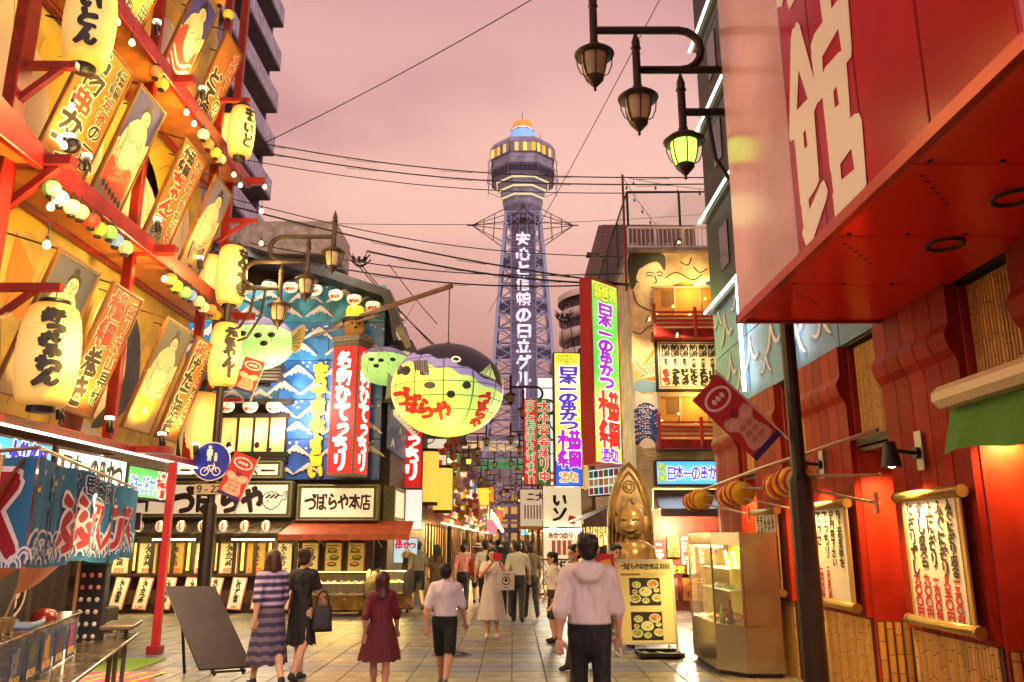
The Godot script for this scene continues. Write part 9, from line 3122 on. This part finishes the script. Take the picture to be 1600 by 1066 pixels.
# strokes of the sign writer's letters on a 10 by 10 grid, x then y; ~ marks a curved stroke
const GL := {
	"あ": "1272 ~404559 ~73563818164474968869", "い": "~12163846 8297", "う": "3061 ~1463857849", "お": "0262 ~3038181655869869 7193",
	"か": "~036274685948 ~403519 7294", "が": "~036274685948 ~403519 7395 8091 7081", "き": "1271 0584 3076 ~26183979", "ぎ": "1271 0574 3076 ~26183979 8092 9193",
	"く": "~702479", "ぐ": "~602469 7284 8193", "け": "~101519 3393 ~70756849", "げ": "~101519 3393 ~60656849 8091 9192", "こ": "1181 ~16183989",
	"さ": "0383 3076 ~26183979", "し": "~2027497996", "す": "0292 ~50553436565839", "ず": "0292 ~40453436465839 7081 9091", "そ": "11710494 ~94464879",
	"た": "0272 4019 5494 ~57486999", "だ": "0272 4019 5494 ~57486999 7081 9091", "ち": "0282 ~402554758849", "つ": "~0362948749", "づ": "~0463958849 7082 9092",
	"て": "0191 ~9153466989", "で": "0191 ~8143466989 7384 8293", "と": "2034 ~833416183989", "ど": "2034 ~733416183979 8091 9192", "な": "0252 3017 7193 ~646849385799",
	"に": "1019 4282 ~46486888", "ね": "2029 0232 3217 ~1753839688687899", "の": "~524729062261948759", "は": "1019 3383 ~606849385799", "ば": "1019 3373 ~606849385799 8092 9091",
	"ひ": "~01411539687295", "ふ": "3051 ~5335577849 2708 7599", "ぶ": "3051 ~5335577849 2708 7599 7081 9091", "ぼ": "1019 3272 3575 ~606849385799 8091 9092",
	"ま": "1181 1484 ~505849385789", "も": "~4037497876 1272 1575", "や": "~0562838676 2149 5062", "よ": "~505849385789 5282", "ら": "3051 ~222664867839",
	"り": "2125 ~70756849", "る": "107016 ~16649679493758", "れ": "2029 0232 3217 ~1753637899", "ろ": "107016 ~1664968849", "わ": "2029 0232 3217 ~175383968859",
	"を": "0282 ~40254456 ~945536285989", "ん": "5009 ~094555587996", "ク": "3005 32826529", "グ": "3005 32726529 7081 9091", "ル": "~202509 606895", "ー": "0595", "｜": "5059",
	"プ": "0171 ~717519 8091 9081", "ス": "118109 5599", "ノ": "~805609", "ア": "019164 ~534819", "イ": "~803507 5359", "ソ": "1134 ~915709", "！": "5056 5859",
	"一": "0595", "二": "2272 0888", "三": "1181 2474 0898", "五": "1181 4138 1474 7478 0898", "六": "5052 0393 3509 6599", "八": "~303609 ~605799", "九": "0272 ~403709 7278 7899 9997",
	"四": "1119 1191 9199 1999 ~414427 616575", "〇": "~502105285988958150", "円": "1119 1191 9199 9989 5155 1595",
	"館": "2004 2044 1434 1419 3437 1636 1737 1948 7072 5292 5254 9294 6469 6484 8486 6686 6797 9799 6999",
	"日": "1119 1191 9199 1595 1999", "本": "0292 5059 5208 5298 3767", "串": "2171 2124 7174 2474 1585 1518 8588 1888 5059",
	"横": "0343 2029 2306 2445 5191 6063 8083 4494 5558 5595 9598 5797 5898 7478 6949 7999", "綱": "2003 0324 3105 0545 2529 1607 3647 5159 5191 9199 6273 8273 5494 6568 7478 8588 6888",
	"酒": "0112 0314 0927 3191 3339 3393 9399 3999 5156 7156 3797", "処": "2004 1151 4107 1448 6265 6549 6282 8287 8797 2899",
	"新": "2021 0141 1213 3233 0343 0646 2429 2608 3748 9061 ~616659 6393 8389", "世": "0393 1019 1989 4046 7076 4676", "界": "1181 1114 8184 1484 4144 1282 4508 5598 3739 6769",
	"名": "3004 2171 7107 2243 3585 3539 8589 3989", "物": "1003 0242 0645 2029 5004 4292 9289 8979 6235 8247", "安": "4041 0203 0292 9293 4326 2689 ~636519 0595",
	"何": "2004 1219 3191 4464 4447 6467 4767 8189 8979", "旨": "7011 2014 1484 8483 2529 2585 8589 2787 2989", "心": "0408 ~3238498987 5162 7396",
	"信": "2004 1219 5061 3191 4383 4585 4787 4749 8789 4989", "頼": "0141 0242 0205 4245 0545 2029 2507 2547 5191 7072 5257 5292 9297 5494 5595 5797 6849 8899",
	"立": "5052 1282 2437 7467 0898", "専": "0191 1216 1282 8286 1484 1686 5056 0797 7679 7969 2748", "門": "0109 0141 4145 0343 0545 5155 5191 9199 5393 5595",
	"店": "5051 1191 ~111509 5255 5484 3639 3686 8689 3989", "元": "2171 0494 ~343719 6468 6898 9896", "気": "2003 1181 2373 0575 7578 7898 2749 5729",
	"好": "2006 0648 ~402709 0343 5181 8163 6369 6959 4594", "盛": "1191 ~111305 3343 4335 5076 8345 7081 1686 1619 3639 6669 8689 0999", "沢": "0112 0415 0918 3181 8184 3484 ~313629 5499",
	"山": "5058 1319 1999 9399", "具": "2126 2181 8186 2383 2585 0797 3819 6889", "材": "0343 2029 2306 2445 5393 7079 7969 7449",
	"巻": "2031 7061 1282 0494 5108 5598 3676 7668 3767 3639 3989 8987", "揚": "0242 2029 2919 0645 5053 5080 8083 5383 4494 5507 5686 8689 8979 6647",
	"焼": "~202609 0305 4234 2748 4191 6062 8082 4393 6465 8485 4696 5649 7678 7899 9997", "定": "5051 0203 0292 9293 2474 5458 5686 3509 2799",
	"番": "7011 5054 3132 7162 0393 5306 5396 2529 2585 8589 2787 5559 2989", "品": "2024 2070 7074 2474 0509 0545 4549 0949 5559 5595 9599 5999", "不": "0191 5106 4349 5396",
	"動": "4011 0242 1316 1343 4346 1545 1646 2129 0747 0949 5393 ~706739 9398 9888", "人": "~503609 4499", "誇": "1021 0242 1434 1636 0709 0747 4749 0949 4292 7045 7295 5474 4696 5689 8879",
	"鍋": "2004 2043 1333 0545 2328 1617 3637 0949 5054 5080 8084 6282 4459 4494 9499 6668 6686 8688 6888", "大": "0393 ~504709 5499",
	"阪": "0109 0131 3114 1435 3525 4191 ~515639 5484 8449 5699", "下": "0191 5159 5375", "町": "0107 0141 4147 0444 2127 0747 5191 7279 7969", "味": "0207 0232 3237 0737 5282 4494 7079 7449 7499",
	"座": "5051 1191 ~111609 4325 4456 7355 7486 5259 3787 2999", "敷": "0141 0305 0343 4345 0545 2025 0747 2719 7053 6292 8249 6498",
	"宴": "5051 0103 0191 9193 2325 2373 7375 2575 4528 2898 0797 7619", "会": "5004 5094 3464 0696 4628 2888 7799", "承": "2070 7053 5359 5949 3373 3575 3777 0323 2309 8264 6499",
	"中": "1216 1282 8286 1686 5059", "小": "5059 5949 2307 7397", "食": "5003 5093 3363 2429 2474 7477 2675 2777 2949 5799",
	"感": "1191 ~111509 2343 3436 3454 5456 3656 6077 9346 8091 0819 3839 3979 7977 5758 8799", "御": "2003 2104 1419 4022 3252 2555 4145 4549 4757 2959 7179 7191 9196 9686",
	"利": "4011 0242 2029 2306 2445 6166 9099 9989", "用": "~111609 1181 8189 8979 1383 1686 5159", "階": "0109 0131 3114 1435 3525 5054 4252 4454 7074 9273 7494 5559 5585 8589 5787 5989",
	"上": "5059 5383 0999", "合": "5003 5093 3464 2629 2686 8689 2989", "天": "1181 0494 ~504609 5499", "丼": "1383 0696 ~303709 7079 4556",
	"前": "2031 7061 0292 1419 1444 4449 1646 6467 9499 9989", "頭": "0040 0306 0343 4346 0646 1718 3738 0949 5090 7072 5257 5292 9297 5494 5595 5797 6849 8899",
	"玉": "1181 5058 2575 0898 6677", "子": "1181 8155 5459 5939 0595", "紅": "2003 0324 3105 0545 2529 1607 3647 5292 7278 4898", "芋": "0191 3032 6062 1383 0696 5359 5949",
	"唐": "5051 1191 ~111609 3272 2494 7276 3676 5157 3739 3787 8789 3989", "漬": "0112 0415 0918 4090 4282 6064 3494 4548 4585 8588 4686 4888 5939 7999",
	"度": "5051 1191 ~111609 3393 4245 7275 4575 3777 7739 4799", "断": "0119 1949 3036 0444 1243 9061 ~616649 6393 8389", "珍": "0141 2128 0444 0848 7045 7095 7355 8346 9559",
	"思": "2125 2181 8185 2383 5155 2585 0719 3638 3879 7977 5657 8698", "議": "1021 0242 0444 0646 0809 0848 0949 5061 9081 5191 4393 7044 4595 6569 4787 8599",
	"広": "5051 1191 ~111509 5336 3688 7689", "々": "3004 2172 7207 3556",
	"め": "~20253746 ~7053381908356496 8869", "べ": "~06344799 7183 8192", "ょ": "~505849385789 5282", "屋": "1191 1114 9194 1494 ~141609 2686 4637 3787 3888 5659 2999",
}
